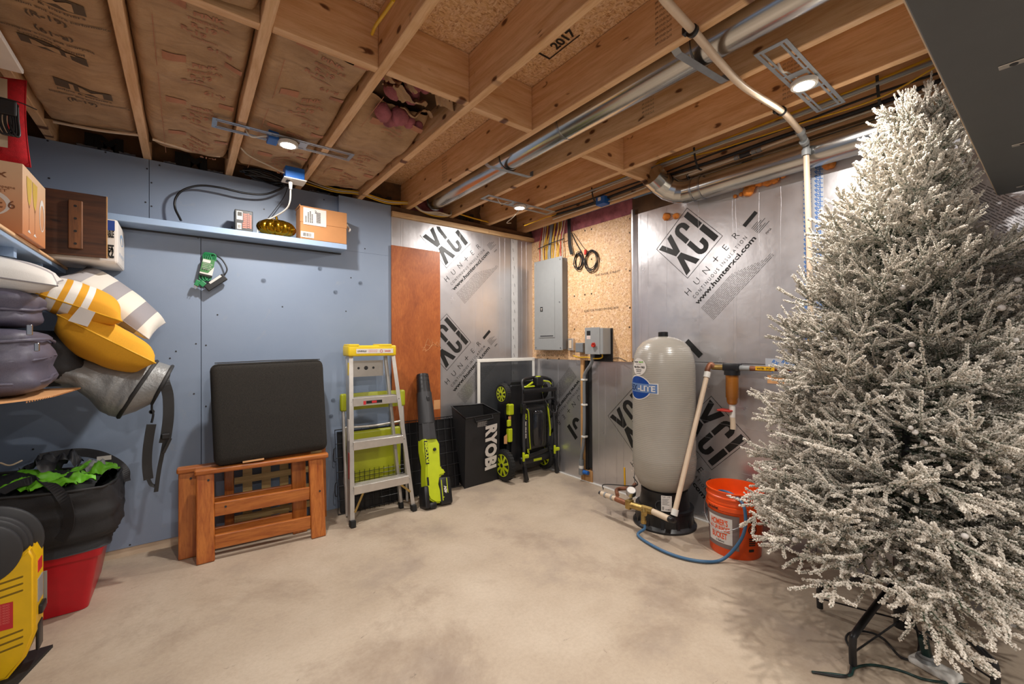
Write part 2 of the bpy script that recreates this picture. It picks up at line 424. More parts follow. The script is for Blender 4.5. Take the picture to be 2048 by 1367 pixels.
def clonetree(o, loc, label=None, group=None):
    c = o.copy(); COL.objects.link(c); c.location = loc; ORG[c] = Vector(loc)
    if label: c['label'] = label
    if group: c['group'] = group
    for ch in list(o.children):
        d = ch.copy(); COL.objects.link(d); d.parent = c
        for g2 in list(ch.children):
            e = g2.copy(); COL.objects.link(e); e.parent = d
    return c
# ================================================================== the room
XL, YF = -3.95, -5.7
mb = MB(); mb.box((XL-.2, YF-.1, -.12), (.25, .3, 0)); tag(part('floor', mb, 'floor', origin=(0, 0, 0)), kind='structure')
# ---- wall behind (blue painted sheets on the left, foil faced boards on the right)
wb = thing('wall_back', kind='structure')
def sheet(x0, x1, z0, z1, y, mat, name='painted_sheet', th=.02, par=wb):
    m = MB(); m.rbox((x0+.0012, y, z0), (x1-.0012, y+th, z1), .0015, 1); return part(name, m, mat, par)
sheet(XL-.1, -2.741, .05, 1.93, 0, 'blue'); sheet(-2.741, -1.50, .0, 1.93, 0, 'blue')
sheet(XL-.1, -2.992, 1.93, JB, .045, 'blue'); sheet(-2.992, -1.90, 1.93, JB, .045, 'blue')
sheet(-1.90, -1.50, 1.93, JB, 0, 'blue'); m = MB(); m.box((-1.905, 0, 1.93), (-1.899, .06, JB)); part('corner_trim', m, 'blue', wb)
m = MB(); m.box((XL, .008, 0), (-2.5, .03, .05)); part('bottom_strip', m, 'cream', wb)
m = MB(); m.box((XL-.1, .066, 0), (.2, .1, JB)); part('wall_core', m, 'kraftdark', wb)
for x0, x1 in ((-1.499, -.285), (-.285+.002, .0)):
    m = MB(); m.rbox((x0+.001, 0, 0), (x1-.001, .02, 2.252), .002, 1); part('foil_panel', m, 'foil', wb)
m = MB(); m.box((-.283, -.0015, 0), (-.203, 0, 2.245)); part('seam_tape', m, plain('seam_tape', 'c9c8c8', .4, .35), wb)
m = MB()
for i in range(26):
    z = .06+i*.086; text(m, '/', .03, frame((-.25+rnd.uniform(-.01, .01), -.002, z), (.9, 0, .5), (-.3, 0, 1)), bold=.02)
part('tape_print', m, 'greyink', wb)
m = MB(); m.box((-1.499, -.022, 2.252), (-.56, .04, 2.292)); m.box((-.557, -.022, 2.252), (-.0, .04, 2.290)); part('top_plate', m, 'plate', wb)
m = MB(); m.box((-1.499, 0.01, 2.292), (-.0, .06, JB)); part('top_plate', m, 'kraftdark', wb)
# screw heads in the sheets
m0 = MB(); m0.lathe([(0, .0022), (.0045, .0018), (.005, 0)], 8); scm = bpy.data.meshes.new('screw'); scm.from_pydata([tuple(v) for v in m0.v], [], m0.f); scm.materials.append(M['dark'])
def screw(x, z, y=0, par=wb, rot=(R(90), 0, 0), xx=None):
    o = bpy.data.objects.new('screw', scm); COL.objects.link(o); o.parent = par; o.location = Vector((x, y, z))-ORG[par]; o.rotation_euler = rot
for px, py in ((95, 281), (98, 356), (211, 304), (294, 337), (303, 365), (291, 404), (303, 412), (319, 330), (464, 454), (648, 399), (528, 418)):
    p = hit(px, py, 'y', .043); screw(p.x, p.z, .045)
for px, py in ((291, 460), (396, 475), (392, 687), (412, 690), (435, 629), (565, 613), (692, 622), (702, 555), (388, 787), (412, 812), (260, 1089), (66, 898), (352, 702), (340, 716), (730, 497)):
    p = hit(px, py, 'y', -.001); screw(p.x, p.z, 0)
m = MB()   # filled round patches in the paint
for px, py in ((527, 561), (671, 584), (721, 566), (666, 800), (662, 832), (640, 537)):
    p = hit(px, py, 'y', 0); m.ring((p.x, -.0006, p.z), (0, 1, 0), .017, .002, .0012, 20)
part('patch_ring', m, 'blue', wb, smooth=40)
# ---- print of the insulation boards
def print_group(mb, o, U, V, n, ang, off=.0012):
    """o: 3-D point of the emblem centre, U/V wall axes, n towards the room"""
    a = R(ang); e1 = U*math.cos(a)+V*math.sin(a); e2 = V*math.cos(a)-U*math.sin(a)
    m = frame(o+n*off, e1, e2)
    S = .177; t = .0032
    for x0, y0, x1, y1 in ((-S, -S, S, -S+t), (-S, S-t, S, S), (-S, -S, -S+t, S), (S-t, -S, S, S)): rect(mb, x0, y0, x1, y1, m)
    V1 = [(-.167, .155), (-.126, .155), (-.097, .062), (-.068, .155), (-.027, .155), (-.075, .006), (-.119, .006)]
    mb.add([(x, y, 0) for x, y in reversed(V1)], [tuple(range(7))], m)
    mb.add([(x, -y, 0) for x, y in V1], [tuple(range(7))], m)
    for sg in (1, -1):
        q = []
        for k in range(9):
            an = math.pi*(1-k/8); q.append(((.041+.052*math.cos(an), sg*(.103+.052*math.sin(an))), (.041+.016*math.cos(an), sg*(.103+.018*math.sin(an)))))
        q = [((-.011, sg*.006), (.025, sg*.006))]+q
        q.append(((.093, sg*.066), (.057, sg*.066)))
        for k in range(len(q)-1):
            vs = [q[k][0], q[k+1][0], q[k+1][1], q[k][1]]; mb.add([(x, y, 0) for x, y in vs], [(0, 1, 2, 3)], m)
        rect(mb, .118, min(sg*.006, sg*.155), .160, max(sg*.006, sg*.155), m)
    for i, ch in enumerate('HUN+ER'):
        x = -.242+i*.0936
        if ch == '+': rect(mb, x-.022, -.2475, x+.022, -.2425, m); rect(mb, x-.0025, -.267, x+.0025, -.223, m)
        else: text(mb, ch, .046, m, x, -.268, bold=-.012, align='c')
    text(mb, 'C O N T I N U O U S   I N S U L A T I O N', .024, m, -.245, -.318, width=.50)
    text(mb, 'www.hunterxci.com', .033, m, -.262, -.366, width=.545, bold=.028)
    g = random.Random(5)
    for i in range(13):
        y = -.402-i*.0098; x = -.262; end = -.262+(.30+i*.019 if i < 10 else .53)
        while x < end:
            w = g.uniform(.012, .05); rect(mb, x, y, min(end, x+w), y+.0021, m); x += w+.006
    rect(mb, .296, -.262, .40, -.236, m)
    for i in range(6): rect(mb, .31, -.30-i*.011, .36+.02*(i % 3), -.297-i*.011, m)
    text(mb, 'PIMA', .013, m, .335, -.40)
UX, UY, VZ = Vector((1, 0, 0)), Vector((0, -1, 0)), Vector((0, 0, 1))
m = MB()
for zc in (2.136, 1.236, .336): print_group(m, Vector((-.998, 0, zc)), UX, VZ, Vector((0, -1, 0)), 45)
clip(m, [lambda v: v.z < 2.25 and v.z > .01])
part('printed_lettering', m, 'ink', wb)
# ---- right wall
wr = thing('wall_right', kind='structure')
def panel(y0, y1, z0, z1, mat='foil', name='foil_panel', x=0, th=.02):
    m = MB(); m.rbox((x, y1+.0012, z0+.001), (x+th, y0-.0012, z1-.001), .002, 1); return part(name, m, mat, wr)
panel(0, -.66, .0, 1.075); panel(-.784, -1.225, .0, 1.075)
panel(-1.225, -2.447, 0, 1.083); panel(-1.225, -2.447, 1.085, 2.235)
panel(-2.447, -3.67, 0, 1.083); panel(-2.447, -3.67, 1.085, 2.235)
panel(-3.67, -4.89, 0, 2.235); panel(-4.89, YF-.1, 0, 2.235)
m = MB(); m.box((.022, YF-.1, 0), (.12, .1, 2.235)); part('wall_core', m, 'kraftdark', wr)
m = MB(); m.box((-.012, -1.214, 1.07), (.02, 0, 2.243)); part('osb_board', m, 'osb', wr)
m = MB(); m.box((-.022, -1.232, 1.08), (.02, -1.2145, 2.243)); part('edge_stud', m, 'stud', wr)
m = MB(); m.box((-.03, -1.245, 1.1), (.0, -1.2325, 2.27)); part('foil_edge', m, 'foil', wr)
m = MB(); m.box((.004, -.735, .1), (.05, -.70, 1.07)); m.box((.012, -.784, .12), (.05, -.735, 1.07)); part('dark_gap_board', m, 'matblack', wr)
m = MB(); m.box((-.012, -.702, .0), (.02, -.662, 1.07)); part('gap_stud', m, 'stud', wr)
m = MB(); m.box((-.006, -.79, 0), (.02, -.703, .1)); part('gap_block', m, 'stud', wr)
m = MB(); m.box((0.0, -1.22, 2.243), (.09, 0.02, 2.37)); 
def lump(m, lo, hi, n=9, seed=1, r=(.04, .07)):
    g = random.Random(seed)
    for i in range(n):
        c = Vector([g.uniform(a, b) for a, b in zip(lo, hi)]); q = g.uniform(*r); bm = bmesh.new(); bmesh.ops.create_icosphere(bm, subdivisions=2, radius=q)
        for v in bm.verts: v.co = c+v.co*(1+.35*noise.noise(v.co*30+c*9))
        m.addbm(bm)
lump(m, (.03, -1.2, 2.27), (.05, -.5, 2.33), 16, 3, (.03, .05)); part('pink_batt', m, 'pink', wr, smooth=50)
m = MB(); m.box((.0, -YF*-1, 2.235), (.14, -1.22, 2.36)); part('sill_board', m, 'kraftdark', wr)
# seam tape with blue print
tp = plain('white_seam_tape', 'b9bdc4', .4, .3, .03)
m = MB(); m.box((-.0015, -3.67, 1.048), (0, -2.19, 1.122)); m.box((-.0012, -2.495, 1.122), (0, -2.40, 2.225)); part('seam_tape', m, tp, wr)
m = MB()
y = -2.20
for i in range(56):
    text(m, 'RX', .020, frame((-.0022, y, 1.099 if i % 2 else 1.055), (0, -1, -.6), (0, -.6, 1)), bold=.03); y -= .026
z = 1.14
for i in range(84):
    text(m, 'RX', .020, frame((-.0022, -2.408 if i % 2 else -2.463, z), (0, -1, .6), (0, .6, 1)), bold=.03); z += .0128
part('tape_print', m, plain('blue_print', '3a6fb5', .5), wr)
m = MB(); N = Vector((-1, 0, 0))
a = MB()
for u, z in ((1.685, 1.925), (1.685, 1.025)): print_group(a, Vector((0, -u, z)), UY, VZ, N, 45)
print_group(a, Vector((0, -2.82, 1.455)), UY, VZ, N, 135)
clip(a, [lambda v: 1.087 < v.z < 2.23]); m.add(a.v, a.f)
a = MB(); print_group(a, Vector((0, -1.85, .61)), UY, VZ, N, -45); print_group(a, Vector((0, -1.21, .61)), UY, VZ, N, 45)
clip(a, [lambda v: .01 < v.z < 1.04 and v.y < -.79]); m.add(a.v, a.f)
a = MB(); print_group(a, Vector((0, -.70, .45)), UY, VZ, N, 225); clip(a, [lambda v: .005 < v.z < 1.07 and v.y > -.655]); m.add(a.v, a.f)
part('printed_lettering', m, 'ink', wr)
m = MB()   # nail marks, stamps and notes on the strand board
for px, py in ((1170, 461), (1183, 458), (1170, 589), (1183, 587), (1183, 518), (1149, 658), (1149, 592), (1260, 437), (1260, 465), (1260, 502), (1260, 541), (1260, 615), (1259, 654), (1095, 717), (1118, 717)):
    p = hit(px, py, 'x', -.012); m.ring((-.0125, p.y, p.z), (1, 0, 0), .008, .0022, .0012, 10)
def note(s, px, py, h, w, bold=0):
    p = hit(px, py, 'x', -.0128); text(m, s, h, frame(p, (0, -1, .02), (0, 0, 1)), width=w, bold=bold)
note('THIS PANEL IS 4x8 FT', 1190, 553, .018, .27, .01); note('>', 1250, 541, .02, .02); note('SIZED FOR PANELS ON END 24 IN', 1168, 624, .018, .38, .01); note('>', 1252, 614, .02, .02)
note('SIZED FOR SPACING THIS FACE', 1073, 712, .018, .40, .01)
part('stamp_marks', m, 'inkbrown', wr)
m = MB(); m.box((-.016, -3.6, 0), (0, -.05, .006)); part('floor_joint', m, 'white', wr)
# orange expanding foam squeezed out above the foil
m = MB()
for px, py, r in ((1333, 433, .028), (1352, 432, .022), (1497, 382, .032), (1519, 364, .026), (1535, 362, .03), (1549, 358, .026), (1470, 392, .012), (1482, 388, .013), (1566, 350, .018), (1658, 328, .03), (1735, 280, .05), (1505, 374, .018)):
    p = hit(px, py, 'x', -.01); bm = bmesh.new(); bmesh.ops.create_icosphere(bm, subdivisions=3, radius=r)
    for v in bm.verts: v.co = p+v.co*(1+.25*noise.noise(v.co*60+p*7))
    m.addbm(bm)
part('expanding_foam', m, 'foam', wr, smooth=180)
g = random.Random(31); m = MB()   # fold lines pressed into the facing
for y in (-1.30, -1.36, -1.52, -1.77, -2.0, -2.02, -2.16, -2.28, -2.56, -2.7, -3.0, -3.2):
    k = len(m.v); m.tube([(-.0008+.0006*g.random(), y+g.uniform(-.004, .004), 1.10+i*.16) for i in range(8)], .0011, 4, 2)
for y in (-.12, -.36, -.86, -.93, -1.05, -1.12): m.tube([(-.0006, y+g.uniform(-.004, .004), .03+i*.17) for i in range(7)], .0011, 4, 2)
for z in (.42, .60, .71, .84, .95): m.tube([(-.0006, -1.25-i*.24, z+g.uniform(-.004, .004)-.01*i) for i in range(9)], .001, 4, 2)
o = part('fold_line', m, 'foil', wr, smooth=60); o['kind'] = 'stuff'
m = MB()
for x in (-1.42, -1.40, -.86, -.70, -.62, -.42, -.36, -.15, -.09): m.tube([(x+g.uniform(-.003, .003), -.0006, .03+i*.17) for i in range(14) if .03+i*.17 < 2.24], .0011, 4, 2)
o = part('fold_line', m, 'foil', wb, smooth=60); o['kind'] = 'stuff'
# torn foil patch by the pipe
m = MB(); p = hit(1553, 757, 'x', -.001); m.grid(lambda a, b: (-.003-.006*noise.noise(Vector((a*5, b*5, 1))), p.y+.05-a*.13, p.z-.03+b*.05), 12, 6); part('torn_foil', m, 'cardl', wr, smooth=60)
# ---- left wall, front wall
m = MB(); m.box((XL-.1, YF-.1, 0), (XL, .1, JB)); tag(part('wall_left', m, 'blue', origin=(0, 0, 0)), kind='structure')
m = MB(); m.box((XL-.1, YF-.1, 0), (.12, YF, 2.6)); tag(part('wall_front', m, 'plainwall', origin=(0, 0, 0)), kind='structure')
# ================================================================== the ceiling
ce = thing('ceiling', kind='structure', loc=(0, 0, JB))
ZT = JB+.228
JX = [-3.80, -3.40, -3.0, -2.59, -2.175, -1.75, -1.35, -.945, -.545, -.10]
m = MB(); m.box((XL-.1, YF-.1, ZT+.001), (-1.2, .25, ZT+.02)); part('osb_subfloor', m, 'osb', ce)
m = MB(); m.box((-1.198, YF-.1, ZT+.001), (.25, .25, ZT+.02)); part('osb_subfloor', m, 'osb', ce)
for x in JX:
    m = MB(); m.rbox((x-.019, YF, JB), (x+.019, .155, ZT), .0025, 1)
    part('joist', m, 'joist', ce)
m = MB(); m.box((XL-.1, .156, JB-.03), (.25, .2, ZT)); part('rim_joist', m, 'kraftdark', ce)
for i in range(9):
    y = (-1.62, -1.60, -1.605, -1.62, -1.63, -1.61, None, -1.575, -1.56)[i]
    if y is None: continue
    m = MB(); m.rbox((JX[i]+.0195, y, JB), (JX[i+1]-.0195, y+.038, ZT), .002, 1); part('blocking', m, 'block', ce)
m = MB(); m.box((JX[7]+.0195, -2.6+.0, JB+.01), (JX[7]+.02, -2.6, JB+.02))
# kraft-faced batts between the left joists
def kz(x, y):
    return JB+.024+.026*noise.noise(Vector((x*5, y*2.8, 1)))+.012*noise.noise(Vector((x*12, y*9, 4)))
def batt(x0, x1, y0, y1, torn=False):
    m = MB()
    def fn(a, b):
        x = x0+(x1-x0)*a; y = y0+(y1-y0)*b; e = min(a, 1-a)
        z = kz(x, y) + (.05*(1-e/.09)**2 if e < .09 else 0)
        if torn: z += .10*max(0, (b-.8)/.2)**1.5*(.6+.6*noise.noise(Vector((x*9, y*9, 2)))) - .03*math.exp(-((b-.72)/.1)**2)
        return (x, y, z)
    m.grid(fn, 28, 80); return m
BE = (-.20, -.20, -.19, -.15)
for i in range(4):
    m = MB(); m.grid(lambda a, b: (JX[i]+.02+(JX[i+1]-JX[i]-.04)*a, BE[i]+.012*noise.noise(Vector((a*6+i, b*3, 0)))+.03*b, JB+.02+b*.19), 14, 6); part('batt_end', m, 'kraftdark', ce, smooth=180)
    part('kraft_batt', batt(JX[i]+.021, JX[i+1]-.021, BE[i]-.0, -1.57), 'kraft', ce, smooth=180)
    if i < 3: part('kraft_batt', batt(JX[i]+.021, JX[i+1]-.021, -1.63, -3.6), 'kraft', ce, smooth=180)
part('kraft_batt', batt(JX[4]+.021, JX[5]-.021, -.10, -1.25, True), 'kraft', ce, smooth=180)
# the torn batt: flaps and bare pink wool
m = MB()
for k, (cx, cy, w, l, an) in enumerate(((-1.98, -1.40, .20, .11, .35), (-1.88, -1.30, .16, .10, -.4), (-2.06, -1.50, .16, .08, .1), (-1.84, -1.50, .14, .09, .8))):
    def fn(a, b):
        x = (a-.5)*w; y = (b-.5)*l; z = .02*math.sin(a*9+k)+.02*noise.noise(Vector((a*6, b*6, k)))
        return (cx+x*math.cos(an)-y*math.sin(an), cy+x*math.sin(an)+y*math.cos(an), JB+.035+z+.05*b)
    m.grid(fn, 16, 12)
part('torn_kraft_flap', m, 'kraft', ce, smooth=180)
m = MB(); lump(m, (-2.03, -1.24, JB+.05), (-1.80, -1.17, JB+.06), 9, 8, (.025, .045)); lump(m, (-2.1, -1.56, JB+.1), (-1.82, -1.3, JB+.12), 14, 9, (.03, .05)); part('pink_wool', m, 'pink', ce, smooth=60)
m = MB(); m.box((JX[4]+.021, -1.585, JB+.13), (JX[5]-.021, -1.1, JB+.15)); part('batt_backing', m, 'kraftdark', ce)
# dark batts stuffed above the sill, between the joist ends
for i in range(9):
    m = MB(); x0, x1 = JX[i]+.02, JX[i+1]-.02
    m.grid(lambda a, b: (x0+(x1-x0)*a, .115+.02*noise.noise(Vector((a*4+i, b*4, 0))), JB-.01+b*.24), 10, 8)
    part('rim_batt', m, 'pink' if i in (6,) else 'kraftdark', ce, smooth=180)
m = MB()
for i, s in ((1, 'JM'), (2, 'JM'), (4, 'JM'), (5, 'JM'), (7, 'JM')):
    x = (JX[i]+JX[i+1])/2; f = frame((x-.1, .092, JB+.02), (1, 0, 0), (0, 0, 1)); text(m, s, .075, f, bold=.07, width=.19)
part('batt_lettering', m, 'ink', ce)
for i, g in ((1, 1), (2, 2), (3, 3), (4, 4)):   # crumpled foil scraps on the sill
    m = MB(); q = random.Random(i)
    for k in range(5):
        x = JX[i]+.06+q.random()*.28; m.grid(lambda a, b: (x+a*.05, .03+b*.04, JB+.004+.02*abs(noise.noise(Vector((a*5+k, b*5, i))))), 5, 4)
    part('foil_scrap', m, 'foil', ce)
def kprint(m, s, h, x, y, ang=0, width=None, bold=.02, mirror=False):
    a = R(ang); e1 = Vector((math.cos(a), math.sin(a), 0)); e2 = Vector((-math.sin(a), math.cos(a), 0))*(1 if mirror else -1)
    f = Matrix((e1, e2, (0, 0, 1))).transposed().to_4x4(); f.translation = (x, y, 0)
    k = len(m.v)
    if s == '#': n = 10; m.add([(i/n*width, j/5*h, 0) for j in range(6) for i in range(n+1)], [(r_*(n+1)+i, r_*(n+1)+i+1, (r_+1)*(n+1)+i+1, (r_+1)*(n+1)+i) for r_ in range(5) for i in range(n)], f)
    else: text(m, s, h, f, width=width, bold=bold)
    for v in m.v[k:]: v.z = kz(v.x, v.y)-.0035
m = MB(); b2 = MB()
for x, y, fl in ((-3.27, -.62, 0), (-3.13, -.95, 1), (-3.27, -1.28, 0), (-3.20, -1.75, 1)):
    sg = -1 if fl else 1; an = 180 if fl else 0
    kprint(m, '#', .055, x, y, an, .185); kprint(m, 'johns & partners', .012, x-.0, y+.022*sg, an, .18); kprint(m, 'insulation and more performance', .014, x-.03*sg, y+.062*sg, an, .27); kprint(m, '(R-19)', .03, x+.02*sg, y+.12*sg, an, .10)
    kprint(b2, 'JM', .040, x+.03*sg, y-.008*sg, an, .125, .01)
for v in b2.v: v.z -= .0025
part('batt_lettering', m, 'inkbrown', ce); part('batt_lettering', b2, 'kraft', ce)
m = MB()
for bx in (-2.93, -2.52, -2.11):
    for k, y in enumerate((-.34, -.72, -1.10, -1.47)):
        if bx > -2.2 and k > 2: continue
        kprint(m, '#', .045, bx+.04, y-.05, 0, .075); kprint(m, 'PINK', .028, bx+.135, y-.03, 0, None, .03); kprint(m, 'FIBERGLAS', .018, bx+.12, y+.01, 0); kprint(m, 'R-19', .028, bx+.13, y+.055, 0, None, .03); kprint(m, 'R-19', .028, bx+.10, y+.10, 0, None, .03); kprint(m, 'insulation', .015, bx+.13, y+.13, 0); kprint(m, '#', .035, bx+.24, y-.10, 0, .06); kprint(m, 'R-19', .03, bx+.26, y+.17, 180)
    for dx in (.0, .31): kprint(m, '#', 1.3, bx+.02+dx, -.1, 0, .0025)
part('batt_lettering', m, 'inkred', ce)
# stamps on the lumber and on the subfloor
m = MB()
p = hit(1113, 99, 'z', ZT); f = Matrix(((0, -1, 0, p.x), (-1, 0, 0, p.y), (0, 0, -1, ZT-.0015), (0, 0, 0, 1)))
text(m, '2017', .045, f, bold=.03); rect(m, -.07, -.02, -.06, .06, f); rect(m, -.06, -.02, .13, -.014, f); rect(m, -.06, .056, .13, .062, f)
part('year_stamp', m, 'ink', ce)
m = MB()
for X, y0 in ((-1.369, -.62), (-1.369, -2.35), (-.564, -2.5), (-.119, -1.45), (-.964, -2.0), (-1.769, -2.4)):
    for k in range(9): text(m, 'SPF STUD 2x10', .009, frame((X-.0012, y0-k*.0, JB+.03+k*.02), (0, -1, 0), (0, 0, 1)), width=.07)
part('lumber_stamp', m, 'inkbrown', ce)
# ================================================================== lamps, ducts, pipes and cables under the joists
def bracket_lamp(x, y, label):
    t = thing('recessed_lamp', label, 'ceiling light', (x, y, JB-.004), 'round lamps on slotted brackets')
    m = MB(); z0, z1 = JB-.0035, JB-.0015
    for sg in (-1, 1):
        for a, b in ((.029, .0375), (.044, .058)):
            lo, hi = sorted((sg*a, sg*b)); m.box((x-.343, y+lo, z0), (x+.343, y+hi, z1))
        for xx in (-.343, -.20, -.10, .085, .19, .328):
            lo, hi = sorted((sg*.0375, sg*.044)); m.box((x+xx, y+lo, z0), (x+xx+.015, y+hi, z1))
    for xa, xb in ((-.343, -.322), (.322, .343)): m.box((x+xa, y-.029, z0), (x+xb, y+.029, z1))
    for xa, xb in ((-.095, -.055), (.055, .095)): m.box((x+xa, y-.029, z0), (x+xb, y+.029, z1))
    for sx in (-1, 1): m.box((x+sx*.15-.002, y-.029, z0), (x+sx*.15+.002, y-.025, z1))
    part('bracket', m, 'galvm', t)
    m = MB(); mm = Matrix.Translation((x, y, JB-.026)); m.lathe([(.037, -.0), (.048, .0), (.050, .004), (.05, .018), (.045, .022), (0, .022)], 36, mm); part('trim_ring', m, 'white', t, smooth=40)
    m = MB(); m.lathe([(0, -.001), (.038, 0), (.038, .004)], 36, mm); part('diffuser', m, 'lamp', t, smooth=40)
    m = MB(); m.tube([(x-.05, y+.01, JB-.002), (x-.10, y+.03, JB+.01), (x-.17, y+.02, JB-.018), (x-.2, y+.03, JB+.02)], .004, 6, 6); part('lead', m, 'white', t, smooth=60)
    return t
for (x, y), lb in zip(LAMPS_AND_FILLS[:4], ('round lit ceiling lamp nearest the blue wall and the shelf outlet', 'round lit ceiling lamp nearest the corner, above the power panel', 'round lit ceiling lamp over the flocked tree, beside the cream pipe', 'round lit ceiling lamp straight above the viewer')):
    bracket_lamp(x, y, lb)
def jbox(loc, d, label, cat='junction box', mat='bluebox', cover=None, group=None):
    t = thing('junction_box', label, cat, loc, group); x, y, z = loc
    m = MB(); m.rbox((x-d[0]/2, y-d[1]/2, z-d[2]/2), (x+d[0]/2, y+d[1]/2, z+d[2]/2), .004, 2); part('box', m, mat, t)
    return t
t = jbox((-2.44, -.685, JB+.035), (.05, .09, .10), 'dark blue plastic box beside the joist left of the near lamp', mat='bluebox')
# outlet box under the joist by the shelf
t = thing('outlet_box', 'blue outlet box with white cover plate fixed to joist near the shelf', 'outlet', (-2.275, -.33, 2.28))
m = MB(); m.rbox((-2.325, -.37, 2.262), (-2.215, -.29, 2.335), .004, 2); part('box', m, 'bluebox', t)
m = MB(); m.rbox((-2.335, -.385, 2.254), (-2.205, -.275, 2.261), .003, 2); part('cover_plate', m, 'white', t)
m = MB(); m.rbox((-2.315, -.35, 2.248), (-2.295, -.31, 2.2545), .002, 1); part('socket', m, 'dark', t)
m = MB(); m.cyl((-2.29, -.33, 2.2535), (-2.288, -.325, 2.205), .013, 14, .008)
m.tube([(-2.288, -.325, 2.21), (-2.285, -.28, 2.14), (-2.30, -.22, 2.10), (-2.36, -.13, 2.06), (-2.43, -.10, 2.02), (-2.445, -.09, 1.945)], .005, 8, 8)
single('white_cable', m, 'white', 'white cord plugged into the ceiling outlet and hanging to the shelf', 'cord', smooth=60)
def W(px, py, y=None, x=None, z=None):
    return hit(px, py, 'y', y) if y is not None else hit(px, py, 'x', x) if x is not None else hit(px, py, 'z', z)
# black hose looping on the wall above the shelf
pts = [W(362, 441, y=-.05), W(350, 415, y=-.03), W(352, 395, y=-.03), W(368, 379, y=-.04), W(400, 371, y=-.04), W(440, 375, y=-.05), W(490, 386, y=-.05), W(530, 388, y=-.05), W(560, 378, y=-.04), W(571, 370, y=-.02)]
m = MB(); m.tube(pts, .0065, 8, 8); single('black_hose', m, 'black', 'black hose arching over the blue wall above the shelf', 'hose', smooth=60)
m = MB(); m.tube([W(575, 375, y=-.03), W(567, 395, y=-.02), W(545, 425, y=-.02), W(533, 440, y=-.03)], .0025, 6, 6); single('thin_wire', m, 'dark', 'thin dark wire hanging down behind the gold pumpkin', 'wire', smooth=60)
m = MB(); c = W(530, 353, y=-.06); g = random.Random(4)
for k in range(7):
    a0 = g.uniform(0, 6); rx = .13+g.uniform(-.02, .02)
    m.tube([(c.x+rx*math.cos(a0+t), c.y-.005+.045*math.sin(a0+t), c.z+.012*math.sin(2*t+k)+.006*k-.02-.10*(math.cos(a0+t)*rx)) for t in [j*math.pi/6 for j in range(12)]], .0045, 6, 3, closed=True)
single('cable_coil', m, 'black', 'coil of black cable lying on top of the blue wall near the outlet', 'cable', smooth=60)
# plastic pipe along the sill at the left
for a, b in (((107, 243), (280, 270)), ((305, 278), (440, 312))):
    m = MB(); p, q = W(*a, z=2.362), W(*b, z=2.362); mid = (p+q)/2; mid.z -= .008; m.tube([p, mid, q], .008, 8, 8)
    single('sill_cable', m, 'pex', 'cream cable sagging over the sill, %s bay' % ('left' if a[0] < 200 else 'second from left'), 'cable', smooth=60)
m = MB(); m.tube([W(482, 296, z=2.335), W(500, 312, z=2.33), W(540, 332, z=2.33), W(569, 346, z=2.30)], .0045, 6, 8); single('white_cable', m, 'wwhite', 'white cable running from the joist to the blue outlet box', 'cable', smooth=60)
# cables running through the joists over the foil wall
def cable(name, pts, r, mat, label, cat='cable', group=None, sm=8):
    m = MB(); m.tube(pts, r, 8, sm); return single(name, m, mat, label, cat, group, 60)
for k, (mat, lb) in enumerate((('wyellow', 'upper yellow cable sagging between joists above the orange board'), ('wwhite', 'white cable sagging under the yellow one above the orange board'), ('wyellow', 'lower yellow cable sagging between joists above the orange board'))):
    cable('sagging_cable', [(-2.16, .03, 2.43-.02*k), (-1.95, -.02, 2.375-.012*k), (-1.76, -.03, 2.385-.01*k), (-1.55, -.03, 2.365-.012*k), (-1.37, -.03, 2.385-.008*k)], .0048, mat, lb, group='cables over the back wall')
for k, mat in enumerate(('wyellow', 'wwhite', 'wwhite', 'wwhite')):
    cable('looped_cable', [(-1.33, -.02-.01*k, 2.38), (-1.26, -.04-.015*k, 2.33-.004*k), (-1.14, -.06-.02*k, 2.305+.006*k), (-1.0, -.04-.012*k, 2.335), (-.96, -.02, 2.40)], .0048, mat,
          ('yellow cable looping under the duct end', 'outermost white cable looping under the duct end', 'middle white cable looping under the duct end', 'inner white cable looping under the duct end')[k], group='cables under the duct end')
cable('crossing_cable', [(-.93, -.02, 2.385), (-.75, -.03, 2.365), (-.56, -.02, 2.36)], .006, 'wyellow', 'yellow cable crossing the bay right of the duct')
cable('lamp_cable', [(-.63, -.58, 2.33), (-.60, -.45, 2.30), (-.52, -.25, 2.31), (-.42, -.18, 2.34)], .004, 'wwhite', 'white cable drooping below the corner lamp')
cable('drop_cable', [(-.121, -.50, 2.41), (-.2, -.52, 2.37), (-.28, -.50, 2.34), (-.34, -.45, 2.31), (-.40, -.35, 2.28)], .0045, 'wyellow', 'short yellow cable poking down beside the corner lamp')
cable('overhead_cable', [W(787, 0, z=2.36), W(770, 25, z=2.37), W(752, 50, z=2.38), W(744, 68, z=2.40)], .006, 'wyellow', 'thick yellow cable coming through the blocking overhead')
